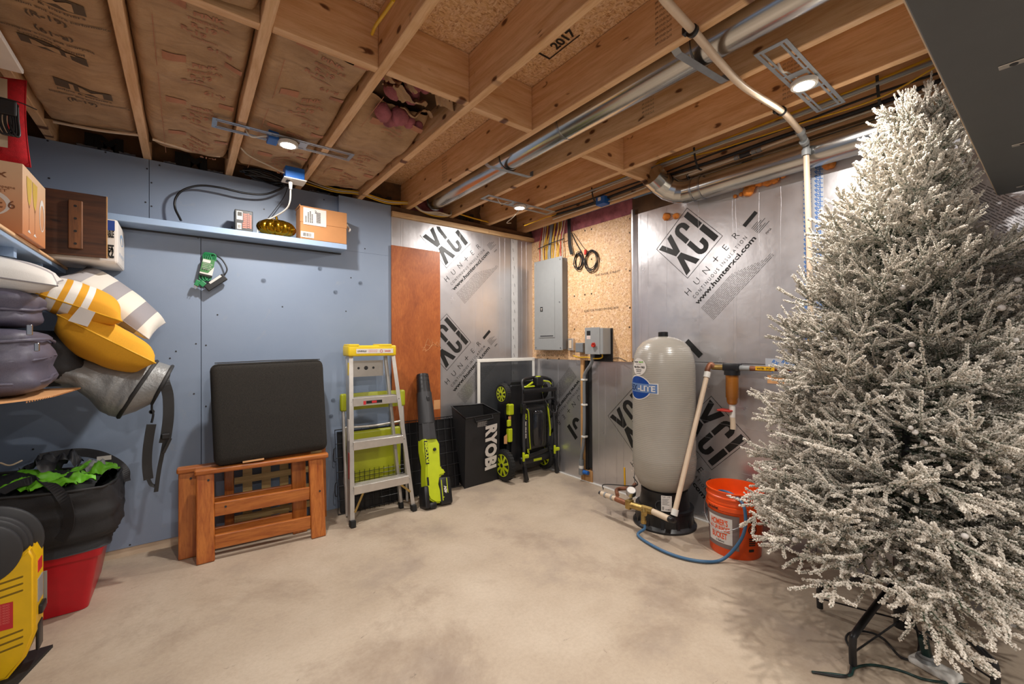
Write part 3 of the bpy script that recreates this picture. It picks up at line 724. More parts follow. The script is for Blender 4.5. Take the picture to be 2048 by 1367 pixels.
# ---- duct between the joists
dx, dz, dr = -1.147, 2.425, .077
t = thing('round_duct', 'long shiny round duct running between two joists', 'duct', (dx, -2, dz))
for a, b in ((-.10, -1.636), (-1.636, -3.2), (-3.2, -4.9)):
    m = MB(); m.cyl((dx, a, dz), (dx, b, dz), dr, 40); part('duct_length', m, 'duct', t, smooth=40)
m = MB(); m.tube([(dx, -.08, dz), (dx-.0, -.05, dz+.01), (dx, -.02, dz+.04), (dx, .02, dz+.08)], dr, 40, 4); part('duct_elbow', m, 'duct', t, smooth=40)
for y in (-1.636, -3.2):
    m = MB(); m.ring((dx, y, dz), (0, 1, 0), dr+.003, .004, .012, 40); part('duct_collar', m, 'galv', t, smooth=40)
for n, y in enumerate((-1.105, -2.405)):
    t = thing('duct_hanger', 'bent metal strap across joists holding the duct, %s' % ('far one near the corner lamp' if n == 0 else 'near one beside the cream pipe'), 'bracket', (dx, y, JB), 'duct straps')
    m = MB(); m.ribbon([(-1.331, y, JB+.05), (-1.329, y, JB+.01), (-1.30, y, JB-.003), (-.99, y-.02, JB-.003), (-.966, y-.02, JB+.004), (-.964, y-.02, JB+.04)], .032, .0015, (0, 1, 0)); part('strap', m, 'galvm', t)
    m = MB(); m.tube([(dx+(dr+.004)*math.cos(a), y, dz+(dr+.004)*math.sin(a)) for a in [R(-200+i*11) for i in range(21)]], .004, 6); part('saddle_ring', m, 'galv', t, smooth=60)
# ---- duct along the right wall
dx2, dz2 = -.10, 2.25
t = thing('wall_duct', 'round metal duct with segmented elbow along top of the right wall', 'duct', (dx2, -2.4, dz2))
m = MB(); m.cyl((dx2, -1.80, dz2), (dx2, -3.3, dz2), .077, 40); part('duct_length', m, 'duct', t, smooth=40)
m = MB(); m.cyl((dx2, -3.3, dz2), (dx2, -5.2, dz2), .077, 40); part('duct_length', m, 'duct', t, smooth=40)
path = [(dx2, -1.80, dz2), (dx2-.003, -1.735, dz2+.003), (dx2-.022, -1.68, dz2+.015), (dx2-.06, -1.635, dz2+.04), (dx2-.115, -1.61, dz2+.075), (dx2-.18, -1.60, dz2+.11)]
for a, b in zip(path[:-1], path[1:]):
    m = MB(); a, b = Vector(a), Vector(b); d = (b-a).normalized()*.010; m.cyl(a-d*1.6, b+d, .0765, 36, .078); part('elbow_segment', m, 'duct', t, smooth=40)
for y in (-1.80, -1.86):
    m = MB(); m.ring((dx2, y, dz2), (0, 1, 0), .081, .004, .012, 36); part('duct_collar', m, 'galv', t, smooth=40)
# ---- cables bundled along the second joist from the wall
lbs = ['black cable in the ceiling bundle', 'thick black cable along the joist', 'white cable in the ceiling bundle, upper', 'white cable in the ceiling bundle, lower', 'yellow cable in the ceiling bundle', 'grey pipe along the joist top']
for k, (mat, r, z, x) in enumerate((('matblack', .006, 2.42, -.15), ('matblack', .011, 2.385, -.145), ('wwhite', .006, 2.455, -.17), ('wwhite', .006, 2.36, -.137), ('wyellow', .006, 2.475, -.19), ('lgrey', .009, 2.44, -.23))):
    g = random.Random(k); pts = [(x+g.uniform(-.006, .006), -.45-.38*i, z+g.uniform(-.01, .008)) for i in range(12)]
    cable('ceiling_cable', pts, r, mat, lbs[k]+' beside the last joist', group='cables beside the last joist')
pts = [W(1303, 330, x=-.17), W(1340, 314, x=-.17), W(1390, 310, x=-.17), W(1440, 298, x=-.17), W(1500, 279, x=-.17), W(1600, 247, x=-.20), W(1760, 195, x=-.25), W(1910, 110, x=-.33)]
cable('loose_yellow_cable', pts, .0042, 'wyellow', 'loose yellow cable drooping below the ceiling cable bundle')
for n, (y, x) in enumerate(((-1.87, -.135), (-1.0, -.13), (-2.78, -.14))):
    m = MB(); m.ribbon([(x-.10, y, 2.47), (x-.085, y, 2.40), (x-.05, y, 2.35), (x-.005, y, 2.345)], .012, .003, (0, 1, 0), 4); single('cable_tie', m, 'matblack', 'black strap holding the ceiling cables, %s' % ('above the tank', 'near the blue box', 'behind the slotted lamp bracket')[n], 'cable tie', 'ceiling cable straps')
# small pipe along the underside of the last joist, with fittings
t = thing('water_pipe', 'thin cream water pipe with fittings along the last joist', 'pipe', (-.135, -2.1, 2.335))
m = MB(); m.tube([(-.138, -1.78, 2.345), (-.136, -2.13, 2.352)], .009, 12); part('pipe_length', m, 'pex', t, smooth=60)
m = MB(); m.tube([(-.136, -2.16, 2.353), (-.14, -2.44, 2.36)], .009, 12); part('pipe_length', m, 'pex', t, smooth=60)
m = MB(); m.cyl((-.136, -2.11, 2.352), (-.136, -2.17, 2.353), .014, 16); part('coupling', m, 'dark', t, smooth=40)
for y in (-2.09, -2.19, -2.22): m = MB(); m.cyl((-.136, y+.012, 2.352), (-.136, y-.012, 2.352), .0135, 16); part('clamp_ring', m, 'lgrey', t, smooth=40)
m = MB(); m.tube([(-.138, -1.78, 2.345), (-.13, -1.765, 2.34), (-.075, -1.76, 2.315)], .0105, 12, 3); part('elbow', m, 'galv', t, smooth=60)
# cream pipe crossing under the joists then down the wall
t = thing('crossing_pipe', 'cream plastic pipe crossing the ceiling and turning down the right wall', 'pipe', (-.9, -2.5, 2.31))
pts = [(-2.6, -2.57, 2.315), (-1.75, -2.56, 2.315), W(1330, 0, z=2.315), W(1385, 60, z=2.318), W(1440, 125, z=2.315), W(1490, 175, z=2.312), W(1563, 222, z=2.31), W(1600, 262, z=2.30)]
m = MB(); m.tube(pts, .0145, 14, 8); part('pipe_length', m, 'pex', t, smooth=60)
rx = -.205; r0 = W(1612, 292, x=rx); r1 = W(1617, 450, x=rx+.03); r2 = W(1622, 620, x=rx+.08)
m = MB(); m.tube([pts[-1], pts[-1].lerp(r0, .6)+Vector((0, 0, .012)), r0+Vector((0, 0, .012)), r0+Vector((0, 0, -.03))], .0165, 14, 5); part('elbow', m, 'lgrey', t, smooth=60)
for a in (pts[-1]+(pts[-1]-pts[-2]).normalized()*.005, pts[-1].lerp(r0, .7)): m = MB(); m.ring(a, (1, 0, -.25), .021, .006, .022, 20); part('clamp_ring', m, 'lgrey', t, smooth=40)
m = MB(); m.tube([r0+Vector((0, 0, -.01)), r0.lerp(r1, .5), r1, r2, r2+Vector((.03, 0, -.12)), (-.05, r2.y, 1.15)], .0145, 14, 6); part('riser', m, 'pex', t, smooth=60)
m = MB(); m.ring(r0+Vector((0, 0, -.035)), (0, 0, 1), .021, .006, .03, 20); part('clamp_ring', m, 'lgrey', t, smooth=40)
for i, (px, py) in enumerate(((1385, 62), (1563, 222))):
    p = W(px, py, z=2.313); m = MB(); m.ring(p, (1, -.05, 0), .021, .006, .014, 20); m.rbox((p.x-.012, p.y+.015, p.z+.0), (p.x+.012, p.y+.035, JB), .003, 1); part('pipe_clip', m, 'black', t, smooth=40)
# blue junction box on the last joist
p = W(1203, 402, x=-.17); t = thing('junction_box', 'bright blue junction box on the last joist above the coiled cables', 'junction box', p)
m = MB(); m.rbox((p.x-.02, p.y-.045, p.z-.03), (p.x+.05, p.y+.045, p.z+.035), .005, 2); part('box', m, 'bluebox', t)
m = MB(); m.rbox((p.x-.0225, p.y-.01, p.z-.0), (p.x-.0195, p.y+.02, p.z+.028), .001, 1); part('label_plate', m, 'paper', t)
# white-painted boards stored at the upper left
for k, (x, z, l) in enumerate(((-3.345, 2.25, .0), (-3.41, 2.21, -.05))):
    t = single('painted_board', MB().rbox((x-.045, -2.0, z-.009+.0), (x+.045, -.93+l, z+.009), .003, 1), 'paper', ('upper' if k == 0 else 'lower')+' white painted board stored under the ceiling, top left', 'board', 'white boards by the ceiling')
m = MB(); m.box((-3.52, -1.9, 2.18), (-3.30, -1.86, 2.2)); m.box((-3.52, -1.9, 2.2), (-3.50, -1.86, JB)); m.box((-3.32, -1.9, 2.2), (-3.30, -1.86, JB)); single('board_hanger', m, 'stud', 'wood hanger carrying the white boards', 'bracket')
# hanging dark storage board at the upper right
zb = 1.76; p0 = W(1995, 391, z=zb); p1 = W(1880, 0, z=zb)
yE = p0.y; xE = p0.x
t = thing('hanging_shelf', 'large dark grey shelf board overhead at the right edge', 'shelf', (xE-.8, yE-.4, zb))
m = MB(); m.rbox((xE-1.75, yE-.75, zb), (xE, yE+.0, zb+.018), .002, 1); part('shelf_board', m, plain('dark_grey_laminate', '54575a', .45, 0, .04), t)
m = MB(); m.box((xE-1.75, yE, zb+.002), (xE, yE+.002, zb+.018)); part('edge_band', m, 'cream', t)
for px, py in ((2028, 127), (2046, 287), (2050, 371)):
    p = W(px, py, z=zb-.001); m = MB(); m.rbox((p.x-.009, p.y-.09, zb-.002), (p.x+.009, p.y+.02, zb-.0002), .0008, 1); part('slotted_plate', m, 'alu', t)
    m = MB(); m.cyl((p.x, p.y, zb-.003), (p.x, p.y, zb-.0019), .006, 12); part('screw', m, 'dark', t)
for x in (xE-.25, xE-1.5):
    m = MB(); m.cyl((x, yE-.6, zb+.018), (x, yE-.6, JB+.1), .006, 10); part('hanger_rod', m, 'galv', t, smooth=40)
# ================================================================== things on the right wall
t = thing('electrical_panel', 'tall grey steel breaker panel mounted on the strand board', 'electrical panel', (-.05, -.33, 1.6))
m = MB(); m.rbox((-.094, -.505, 1.165), (-.0125, -.145, 2.01), .003, 1); part('cabinet', m, 'grey', t)
m = MB(); m.rbox((-.1, -.524, 1.158), (-.094, -.133, 2.017), .002, 1); part('front_cover', m, 'lgrey', t)
m = MB(); m.rbox((-.104, -.425, 1.275), (-.1, -.205, 1.83), .0018, 1); part('door', m, 'lgrey', t)
m = MB(); m.box((-.1046, -.405, 1.286), (-.104, -.225, 1.296)); part('pull_slot', m, 'dark', t)
m = MB(); m.box((-.1048, -.262, 1.525), (-.1042, -.226, 1.57)); part('badge', m, 'ink', t)
m = MB(); f = frame((-.1052, -.235, 1.535), (0, -1, 0), (0, 0, 1)); text(m, 'T', .022, f, bold=.04); part('badge_mark', m, 'paper', t)
for y, z in ((-.155, 1.18), (-.50, 1.18), (-.155, 1.99), (-.50, 1.99), (-.49, 1.60)):
    m = MB(); m.cyl((-.1, y, z), (-.1035, y, z), .006, 10); part('cover_screw', m, 'galv', t)
g = random.Random(11); cols = ['wred', 'wwhite', 'wwhite', 'wyellow', 'wyellow', 'wyellow', 'grey', 'grey', 'wyellow', 'wyellow', 'wwhite', 'wyellow', 'wyellow', 'wwhite', 'wred', 'wwhite']
nm = {'wred': 'red', 'wwhite': 'white', 'wyellow': 'yellow', 'grey': 'thick grey'}; seen = {}
for i, c in enumerate(cols):
    y = -.16-.0215*i; r = .011 if c == 'grey' else .0045; seen[c] = seen.get(c, 0)+1
    pts = [(-.05, y, 2.005), (-.045+g.uniform(-.012, .012), y+g.uniform(-.01, .01), 2.10), (-.04, y+g.uniform(-.014, .014), 2.2), (-.035, y-.015+g.uniform(-.02, .02), 2.30), (-.03, y-.03, 2.42)]
    od = ('first', 'second', 'third', 'fourth', 'fifth', 'sixth', 'seventh', 'eighth')[seen[c]-1]
    cable('feed_cable', pts, r, c, '%s cable entering the panel top, %s %s one from the left' % (nm[c], od, nm[c]), group='cables entering the breaker panel')
m = MB(); m.ribbon([(-.065, -.15, 2.15), (-.067, -.33, 2.17), (-.065, -.52, 2.18)], .008, .003, (0, 0, 1), 4); single('cable_strap', m, 'matblack', 'black strap tying the panel cables', 'cable tie')
# black conduit and cables right of the panel
for k, dy in enumerate((0, -.014, .014)): cable('black_cable', [(-.03, -.545+dy, 2.40), (-.032, -.55+dy, 2.25), (-.035, -.56+dy, 2.12), (-.035, -.585+dy, 2.03)], .0055, 'matblack', 'black cable dropping to the coil, %s' % ('middle', 'right', 'left')[k], group='black cables dropping to the coil')
def coil(cx, cz, R0, n, seed, label, sq=1.0):
    m = MB(); g = random.Random(seed)
    for k in range(n):
        r = R0*(1+g.uniform(-.14, .1)); oy, oz = g.uniform(-.008, .008), g.uniform(-.012, .008)
        m.tube([(-.022-.006*(k % 4)-.003*math.sin(a*3+k), cx+oy+r*math.cos(a)*sq*.8, cz+oz+r*math.sin(a)) for a in [j*math.pi/8 for j in range(16)]], .0034, 6, 2, closed=True)
    return single('cable_coil', m, 'matblack', label, 'cable', smooth=60)
p = hit(1158, 521, 'x', -.02); coil(p.y, p.z, .072, 6, 1, 'left dense coil of black cable hung on the strand board', .8)
p = hit(1184, 520, 'x', -.02); coil(p.y, p.z, .085, 5, 2, 'right looser coil of black cable hung on the strand board')
cable('coil_lead', [hit(1143, 466, 'x', -.02), hit(1152, 485, 'x', -.02), hit(1163, 505, 'x', -.022), hit(1168, 520, 'x', -.025)], .004, 'matblack', 'black lead running down to the left coil')
cable('coil_lead', [hit(1147, 466, 'x', -.02), hit(1172, 500, 'x', -.02), hit(1190, 503, 'x', -.022), hit(1200, 520, 'x', -.025)], .002, 'matblack', 'thin lead running down to the right coil')
p = hit(1171, 504, 'x', -.035); m = MB(); m.rbox((p.x-.008, p.y-.012, p.z-.022), (p.x+.008, p.y+.012, p.z+.022), .003, 1); single('red_clip', m, 'wred', 'small red plug hanging between the two cable coils', 'plug')
# disconnect switch and small boxes
t = thing('disconnect_switch', 'grey transfer switch box with red handle under the coils', 'switch box', (-.07, -.91, 1.24))
m = MB(); m.rbox((-.122, -1.015, 1.13), (-.022, -.822, 1.345), .003, 1); part('enclosure', m, 'lgrey', t)
m = MB(); m.rbox((-.1265, -.985, 1.128), (-.122, -.822, 1.352), .0015, 1); part('cover', m, 'lgrey', t)
m = MB(); m.rbox((-.021, -1.03, 1.065), (-.0125, -.82, 1.345), .001, 1); part('back_plate', m, 'matblack', t)
m = MB(); m.box((-.1275, -.885, 1.286), (-.1266, -.845, 1.325)); part('dark_label', m, 'ink', t)
m = MB(); m.box((-.1275, -.885, 1.255), (-.1266, -.845, 1.284)); part('white_label', m, 'paper', t)
m = MB(); f = frame((-.128, -.848, 1.275), (0, -1, 0), (0, 0, 1))
for i in range(3): text(m, 'CAUTION', .005, f, y=-.0085*i, width=.034)
part('label_print', m, 'redpaint', t)
m = MB(); m.cyl((-.1265, -.925, 1.205), (-.145, -.925, 1.205), .018, 8); m.rbox((-.15, -.95, 1.215), (-.14, -.92, 1.225), .002, 1); part('handle', m, 'wred', t)
t = thing('outlet_box', 'small metal box with cream outlet below the breaker panel', 'outlet', (-.03, -.56, 1.20))
m = MB(); m.rbox((-.045, -.60, 1.155), (-.0125, -.535, 1.265), .004, 1); part('box', m, 'alu', t)
m = MB(); m.rbox((-.0485, -.585, 1.175), (-.045, -.55, 1.25), .002, 1); part('socket', m, 'cream', t)
single('surge_box', MB().rbox((-.07, -.745, 1.14), (-.0125, -.655, 1.225), .006, 2), 'grey', 'small dark grey box between the outlet and the switch box', 'box')
cable('nipple_conduit', [(-.05, -.84, 1.13), (-.05, -.84, 1.08)], .02, 'grey', 'short grey conduit stub below the switch box', 'conduit', sm=0)
cable('grey_conduit', [(-.05, -.84, 1.09), (-.05, -.82, 1.04), (-.04, -.745, .96), (-.035, -.728, .88), (-.035, -.725, .5), (-.035, -.712, .32), (-.035, -.69, .22), (-.035, -.688, .12)], .014, 'grey', 'grey flexible conduit dropping down the gap in the foil wall', 'conduit')
t = thing('conduit_fitting', 'grey conduit fitting near the floor with blue end', 'fitting', (-.035, -.688, .12))
m = MB(); m.cyl((-.035, -.688, .19), (-.035, -.688, .14), .022, 14); m.cyl((-.035, -.688, .115), (-.035, -.688, .06), .024, 14); part('hub', m, 'grey', t, smooth=40)
m = MB(); m.cyl((-.035, -.688, .14), (-.035, -.688, .115), .022, 14); part('white_nut', m, 'white', t, smooth=40)
m = MB(); m.cyl((-.03, -.71, .085), (-.025, -.76, .085), .018, 12); part('blue_end', m, 'bluebox', t, smooth=40)
for z in (.90, .68, .40): single('conduit_clip', MB().rbox((-.052, -.745, z-.008), (-.01, -.703, z+.008), .002, 1), 'white', 'white clip on the grey conduit, %s' % {.90: 'top one', .68: 'middle one', .40: 'lowest one'}[z], 'clip', 'clips on the grey conduit')
cable('yellow_lead', [(-.04, -.60, 1.11), (-.04, -.66, 1.097), (-.05, -.78, 1.098), (-.06, -.88, 1.09), (-.06, -.95, 1.10), (-.06, -.955, 1.135)], .0055, 'wyellow', 'yellow cable crossing below the switch box')
cable('thin_lead', [(-.03, -.87, 1.085), (-.03, -1.0, 1.09), (-.03, -1.1, 1.10), (-.035, -1.18, 1.075)], .003, 'matblack', 'thin black wire lying along the strand board bottom')
# ================================================================== water tank
tc = Vector((-.235, -1.64, 0)); t = thing('pressure_tank', 'tall grey water pressure tank on a black base', 'water tank', tc)
T = Matrix.Translation(tc)
prof = [(.0, .205), (.05, .207), (.11, .225), (.16, .262), (.192, .32), (.203, .40), (.206, .44), (.206, .46), (.203, .48), (.203, 1.02), (.200, 1.08), (.190, 1.135), (.170, 1.185), (.135, 1.225), (.09, 1.25), (.045, 1.262), (.0, 1.264)]
m = MB(); m.lathe(prof, 56, T); part('shell', m, 'tankshell', t, smooth=180)
m = MB(); m.lathe([(.03, 1.258), (.032, 1.262), (.032, 1.292), (.029, 1.295), (0, 1.295)], 20, T); part('top_cap', m, 'black', t, smooth=40)
m = MB(); m.lathe([(.205, 0), (.205, .012), (.185, .03), (.183, .11), (.188, .115), (.187, .128), (.165, .13), (.15, .20), (.15, .24), (.13, .245)], 48, T)
for a in range(0, 360, 30):
    c, s = math.cos(R(a)), math.sin(R(a)); m.bar(tc+Vector((.186*c, .186*s, .02)), tc+Vector((.170*c, .170*s, .125)), .02, .012, (c, s, 0))
part('base', m, 'black', t, smooth=35)
for a in (225, 205): m = MB(); c, s = math.cos(R(a)), math.sin(R(a)); m.ring(tc+Vector((.157*c, .157*s, .165)), (c, s, .1), .035, .006, .012, 20); part('base_opening', m, 'dark', t, smooth=40)
def ontank(r, ang0, z0):
    """maps flat label coordinates onto the cylinder"""
    def fn(v): a = R(ang0)+v.x/r; return Vector((tc.x+r*math.cos(a), tc.y+r*math.sin(a), z0+v.y))
    return fn
def wrap(m, fn, dr=0): m.v = [fn(v) for v in m.v]; return m
def gridrect(m, x0, y0, x1, y1, n=12):
    k = len(m.v)
    for i in range(n+1):
        x = x0+(x1-x0)*i/n; m.v += [Vector((x, y0, 0)), Vector((x, y1, 0))]
    for i in range(n): m.f.append((k+2*i, k+2*i+2, k+2*i+3, k+2*i+1)); m.mi.append(m.cur)
def ellipse(m, cx, cy, rx, ry, n=10):
    """strips so that it bends round the tank"""
    k = len(m.v)
    for i in range(n+1):
        a = math.pi*i/n; x = cx-rx*math.cos(a); h = ry*math.sin(a)+1e-5; m.v += [Vector((x, cy-h, 0)), Vector((x, cy+h, 0))]
    for i in range(n): m.f.append((k+2*i, k+2*i+2, k+2*i+3, k+2*i+1)); m.mi.append(m.cur)
# visible face of the tank points to the camera
va = math.degrees(math.atan2(CAM.y-tc.y, CAM.x-tc.x))
rT = .2035
# label angles: left part of the tank as seen (image left = larger x in the wrap sense)
I = Matrix.Identity(4)
def wl(name, builder, mat, ang, z, r): m = MB(); builder(m); part(name, wrap(m, ontank(r, ang, z)), mat, t)
aL = va-49.5
wl('maker_label', lambda m: (ellipse(m, -.012, 0, .114, .081, 18), gridrect(m, -.146, -.035, .146, .033, 20)), 'paper', aL, .925, rT+.0006)
wl('maker_label', lambda m: ellipse(m, -.012, 0, .107, .075, 18), plain('deep_blue_print', '0f3f8c', .35), aL, .925, rT+.0012)
wl('maker_label', lambda m: gridrect(m, -.141, -.030, .140, .028, 20), plain('steel_blue_print', '5f7ba8', .35), aL, .925, rT+.0018)
wl('label_lettering', lambda m: text(m, 'FLEX', .036, I, x=-.130, y=-.019, width=.118, bold=.02), plain('navy_ink', '17264e', .4), aL, .925, rT+.0024)
wl('label_lettering', lambda m: text(m, '-LITE', .036, I, x=-.004, y=-.019, width=.132, bold=.02), 'paper', aL, .925, rT+.0024)
wl('round_sticker', lambda m: ellipse(m, 0, 0, .066, .057, 16), 'paper', aL, 1.062, rT+.0008)
def stick(m):
    text(m, 'aqua', .012, I, -.046, .028, .042, .03); text(m, 'CALL US TODAY', .006, I, 0, .014, .05, 0, 'c'); text(m, '406-924-1983', .013, I, 0, -.008, .108, .03, 'c')
    text(m, 'WATER WELL', .007, I, 0, -.022, .06, .02, 'c'); text(m, 'SERVICES', .007, I, 0, -.033, .05, .02, 'c'); text(m, 'www.', .007, I, 0, -.046, .05, .02, 'c')
wl('sticker_lettering', stick, 'ink', aL, 1.062, rT+.0014)
m = MB(); text(m, 'tech', .012, I, .002, .028, .042, .03); part('sticker_lettering', wrap(m, ontank(rT+.0014, aL, 1.062)), 'green', t)
rb = .176
m = MB(); gridrect(m, 0, -.05, .065, .05); part('spec_label', wrap(m, ontank(rb, va-6, .19)), 'paper', t)
m = MB(); text(m, 'FLEX - LITE', .008, I, .006, .038, .05, .02)
for i in range(7): gridrect(m, .006, .028-i*.006, .05-(i % 3)*.006, .030-i*.006, 4)
barcode(m, .006, -.042, .018, -.02, I, 6, 3); barcode(m, .026, -.042, .058, -.034, I, 12, 4)
part('spec_label_print', wrap(m, ontank(rb+.0006, va-6, .19)), 'greyink', t)
# ---- long slanted pipe from the filter to the tank valve
A = hit(1415, 745, 'x', -.12); B = Vector((-.40, -1.93, .13))
B = hit(1348, 1030, 'x', -.44)
t = thing('slanted_pipe', 'long cream plastic pipe slanting from filter elbow to tank valves', 'pipe', (A+B)/2)
m = MB(); m.cyl(A, B, .0155, 18); part('pipe_length', m, 'pex', t, smooth=60)
d = (B-A).normalized()
for q in (A+d*.012, B-d*.02): m = MB(); m.cyl(q-d*.018, q+d*.02, .0205, 18); part('clamp_ring', m, 'white', t, smooth=40)
# ---- filter manifold along the wall
P0 = hit(1440, 735, 'x', -.085)
t = thing('water_filter', 'clear brown sediment filter with red drain valve on copper pipe', 'water filter', hit(1464, 735, 'x', -.085))
fy = hit(1464, 735, 'x', -.085); zc = fy.z
m = MB(); m.tube([A, A+Vector((0, 0, .02)), A+Vector((.02, -.01, .055)), Vector((-.09, P0.y+.035, zc))], .0165, 14, 5); part('copper_elbow', m, 'copper', t, smooth=60)
m = MB(); m.cyl((-.088, P0.y+.05, zc), (-.085, fy.y+.05, zc), .018, 16); part('union', m, 'brass', t, smooth=40)
m = MB(); m.rbox((-.115, fy.y-.05, zc-.02), (-.055, fy.y+.05, zc+.028), .008, 2); m.cyl((-.085, fy.y, zc-.045), (-.085, fy.y, zc-.015), .046, 28); part('filter_head', m, 'black', t, smooth=40)
fc = Matrix.Translation((-.085, fy.y, 0))
m = MB(); m.lathe([(0, .83), (.024, .832), (.031, .845), (.033, .87), (.037, .875), (.0375, zc-.045), (.03, zc-.044)], 28, fc); part('filter_bowl', m, 'amber', t, smooth=50)
m = MB(); m.lathe([(.0, .75), (.017, .75), (.018, .83), (.012, .835)], 18, fc); part('drain_spout', m, 'white', t, smooth=40)
m = MB(); m.rbox((-.135, fy.y-.01, .785), (-.06, fy.y+.075, .797), .004, 2); part('valve_handle', m, 'wred', t)
m = MB(); m.tube([(-.085, fy.y, .75), (-.085, fy.y-.003, .72), (-.088, fy.y-.004, .675)], .016, 16, 4); part('hose_barb', m, 'cream', t, smooth=60)
pe = hit(1545, 737, 'x', -.085)
m = MB(); m.cyl((-.085, fy.y-.05, zc), (-.085, fy.y-.11, zc), .0165, 16); part('fitting', m, 'lgrey', t, smooth=40)
m = MB(); m.tube([(-.085, fy.y-.10, zc), (-.085, -2.26, zc+.002)], .015, 14); part('copper_fitting', m, 'copper', t, smooth=60)
t = thing('copper_pipe', 'brown copper pipe with yellow valve tag running behind the tree', 'pipe', (-.085, -2.4, zc))
m = MB(); m.cyl((-.085, -2.24, zc+.002), (-.085, -2.70, zc+.004), .0112, 14); part('pipe_length', m, 'copper', t, smooth=60)
m = MB(); f = frame((-.103, -2.175, zc-.006), (0, -1, 0), (0, 0, 1)); m.rbox((0, -.002, -.001), (.105, .021, .001), .0008, 1, f); part('valve_tag', m, 'tag', t)
m = MB(); text(m, 'WATER - STOP', .012, f, .008, .003, .08, .02); 
for v in m.v: v.x -= .002
part('tag_lettering', m, 'ink', t)
p = hit(1612, 643, 'x', -.06); t = thing('tap_valve', 'copper drain tap with white lever and yellow tag on the right wall', 'valve', p)
m = MB(); m.tube([p+Vector((.045, -.03, 0)), p+Vector((0, -.02, .0)), p+Vector((-.015, .02, -.01))], .015, 14, 4); m.cyl(p+Vector((.045, -.03, .03)), p+Vector((.045, -.03, -.28)), .011, 12); part('tap_body', m, 'copper', t, smooth=50)
m = MB(); m.rbox(tuple(p+Vector((-.02, -.045, .028))), tuple(p+Vector((-.008, .045, .04))), .004, 1); part('lever', m, 'white', t)
m = MB(); m.rbox(tuple(p+Vector((-.01, -.045, -.11))), tuple(p+Vector((-.006, -.012, -.03))), .0005, 1); part('valve_tag', m, 'tag', t)
# ---- valves in front of the tank
def Z(px, py, z): return hit(px, py, 'z', z)
h0 = .155
t = thing('valve_manifold', 'cluster of copper pipes, valves and a gauge in front of the tank base', 'pipework', Z(1290, 1010, h0))
a = Z(1203, 986, h0); b = Z(1232, 997, h0); c = Z(1258, 1008, h0); d = Z(1285, 1016, h0); e = Z(1305, 1022, h0); f2 = Z(1338, 1037, h0)
m = MB(); m.cyl(a, b, .017, 16); part('grey_coupling', m, 'cream', t, smooth=40)
m = MB(); m.cyl(a+(a-b).normalized()*.02, a, .012, 14); part('dark_end', m, 'dark', t, smooth=40)
for q in (.3, .75): m = MB(); v = (b-a).normalized(); cc = a+(b-a)*q; m.cyl(cc-v*.006, cc+v*.006, .0205, 16); part('clamp_ring', m, 'lgrey', t, smooth=40)
m = MB(); m.cyl(b, c, .0175, 16); part('copper_pipe', m, 'copper', t, smooth=40)
m = MB(); m.cyl(c, d, .022, 16); m.rbox(tuple(c+Vector((-.02, -.02, -.03))), tuple(c+Vector((.03, .02, .03))), .008, 2); part('brass_cross', m, 'brass', t, smooth=40)
m = MB(); m.cyl(d, e, .024, 8); m.cyl(d+Vector((-.01, -.02, 0)), d+Vector((-.05, -.05, -.01)), .016, 12); part('brass_union', m, 'brass', t, smooth=40)
m = MB(); m.cyl(e, f2, .019, 16); part('cream_coupling', m, 'cream', t, smooth=40)
m = MB(); m.tube([f2, f2+(f2-e)*.12, B+Vector((0, 0, -.03)), B], .017, 14, 4); part('black_elbow', m, 'black', t, smooth=60)
gq = c+Vector((.035, .01, .06)); m = MB(); m.cyl(gq-Vector((0, 0, .04)), gq, .01, 10); m.cyl(gq, gq+Vector((-.012, -.012, .03)), .032, 24); part('pressure_gauge', m, 'galv', t, smooth=40)
m = MB(); v = Vector((-.012, -.012, .03)).normalized(); m.cyl(gq+v*.0342, gq+v*.0352, .027, 24); part('gauge_face', m, 'paper', t, smooth=40)
hb = d+Vector((-.045, -.04, -.02)); m = MB(); m.cyl(hb+Vector((.01, .01, .02)), hb+Vector((0, 0, -.05)), .014, 12); m.cyl(hb+Vector((0, 0, -.035)), hb+Vector((0, 0, -.05)), .018, 8); part('hose_tap', m, 'brass', t, smooth=40)
m = MB(); tg = Z(1296, 1018, .165); f3 = frame(tg+Vector((0, -.03, 0)), (f2-e), (0, 0, 1)); m.rbox((0, -.02, -.001), (.085, .0, .001), .0008, 1, f3); part('valve_tag', m, 'tag', t)
back = Z(1262, 975, .16); m = MB(); m.tube([b+Vector((.04, .02, .01)), Z(1235, 978, .15), back, back+Vector((.09, .03, 0))], .014, 12, 5); part('back_pipe', m, 'copper', t, smooth=60)
m = MB(); v0 = Z(1250, 972, .16); m.bar(v0+Vector((0, 0, .0)), v0+Vector((-.005, 0, .14)), .012, .006, (1, 0, 0)); part('yellow_lever', m, 'tag', t)
m = MB(); m.tube([a+Vector((.03, .01, .02)), a+Vector((.10, .05, .03)), back+Vector((.02, -.03, .02)), back+Vector((.07, .03, .06))], .0035, 6, 8); part('wire', m, 'matblack', t, smooth=60)
# blue hose from tap, over the floor and up into the bucket
hs = hb+Vector((0, 0, -.05)); bc = Vector((-.245, -2.115, 0))
pts = [hs, hs+Vector((-.005, -.01, -.03)), Z(1276, 1070, .012), Z(1310, 1093, .012), Z(1355, 1112, .012), Z(1405, 1122, .012), Z(1445, 1118, .02)]
pts += [hit(1478, 1085, 'x', -.42), hit(1491, 1050, 'x', -.42), hit(1487, 1010, 'x', -.40), hit(1470, 992, 'x', -.37), hit(1452, 983, 'x', -.35), hit(1438, 982, 'x', -.30), (-.27, -2.08, .30)]
cable('blue_hose', pts, .0088, 'bluehose', 'blue water hose from the tank tap into the orange bucket', 'hose', sm=8)
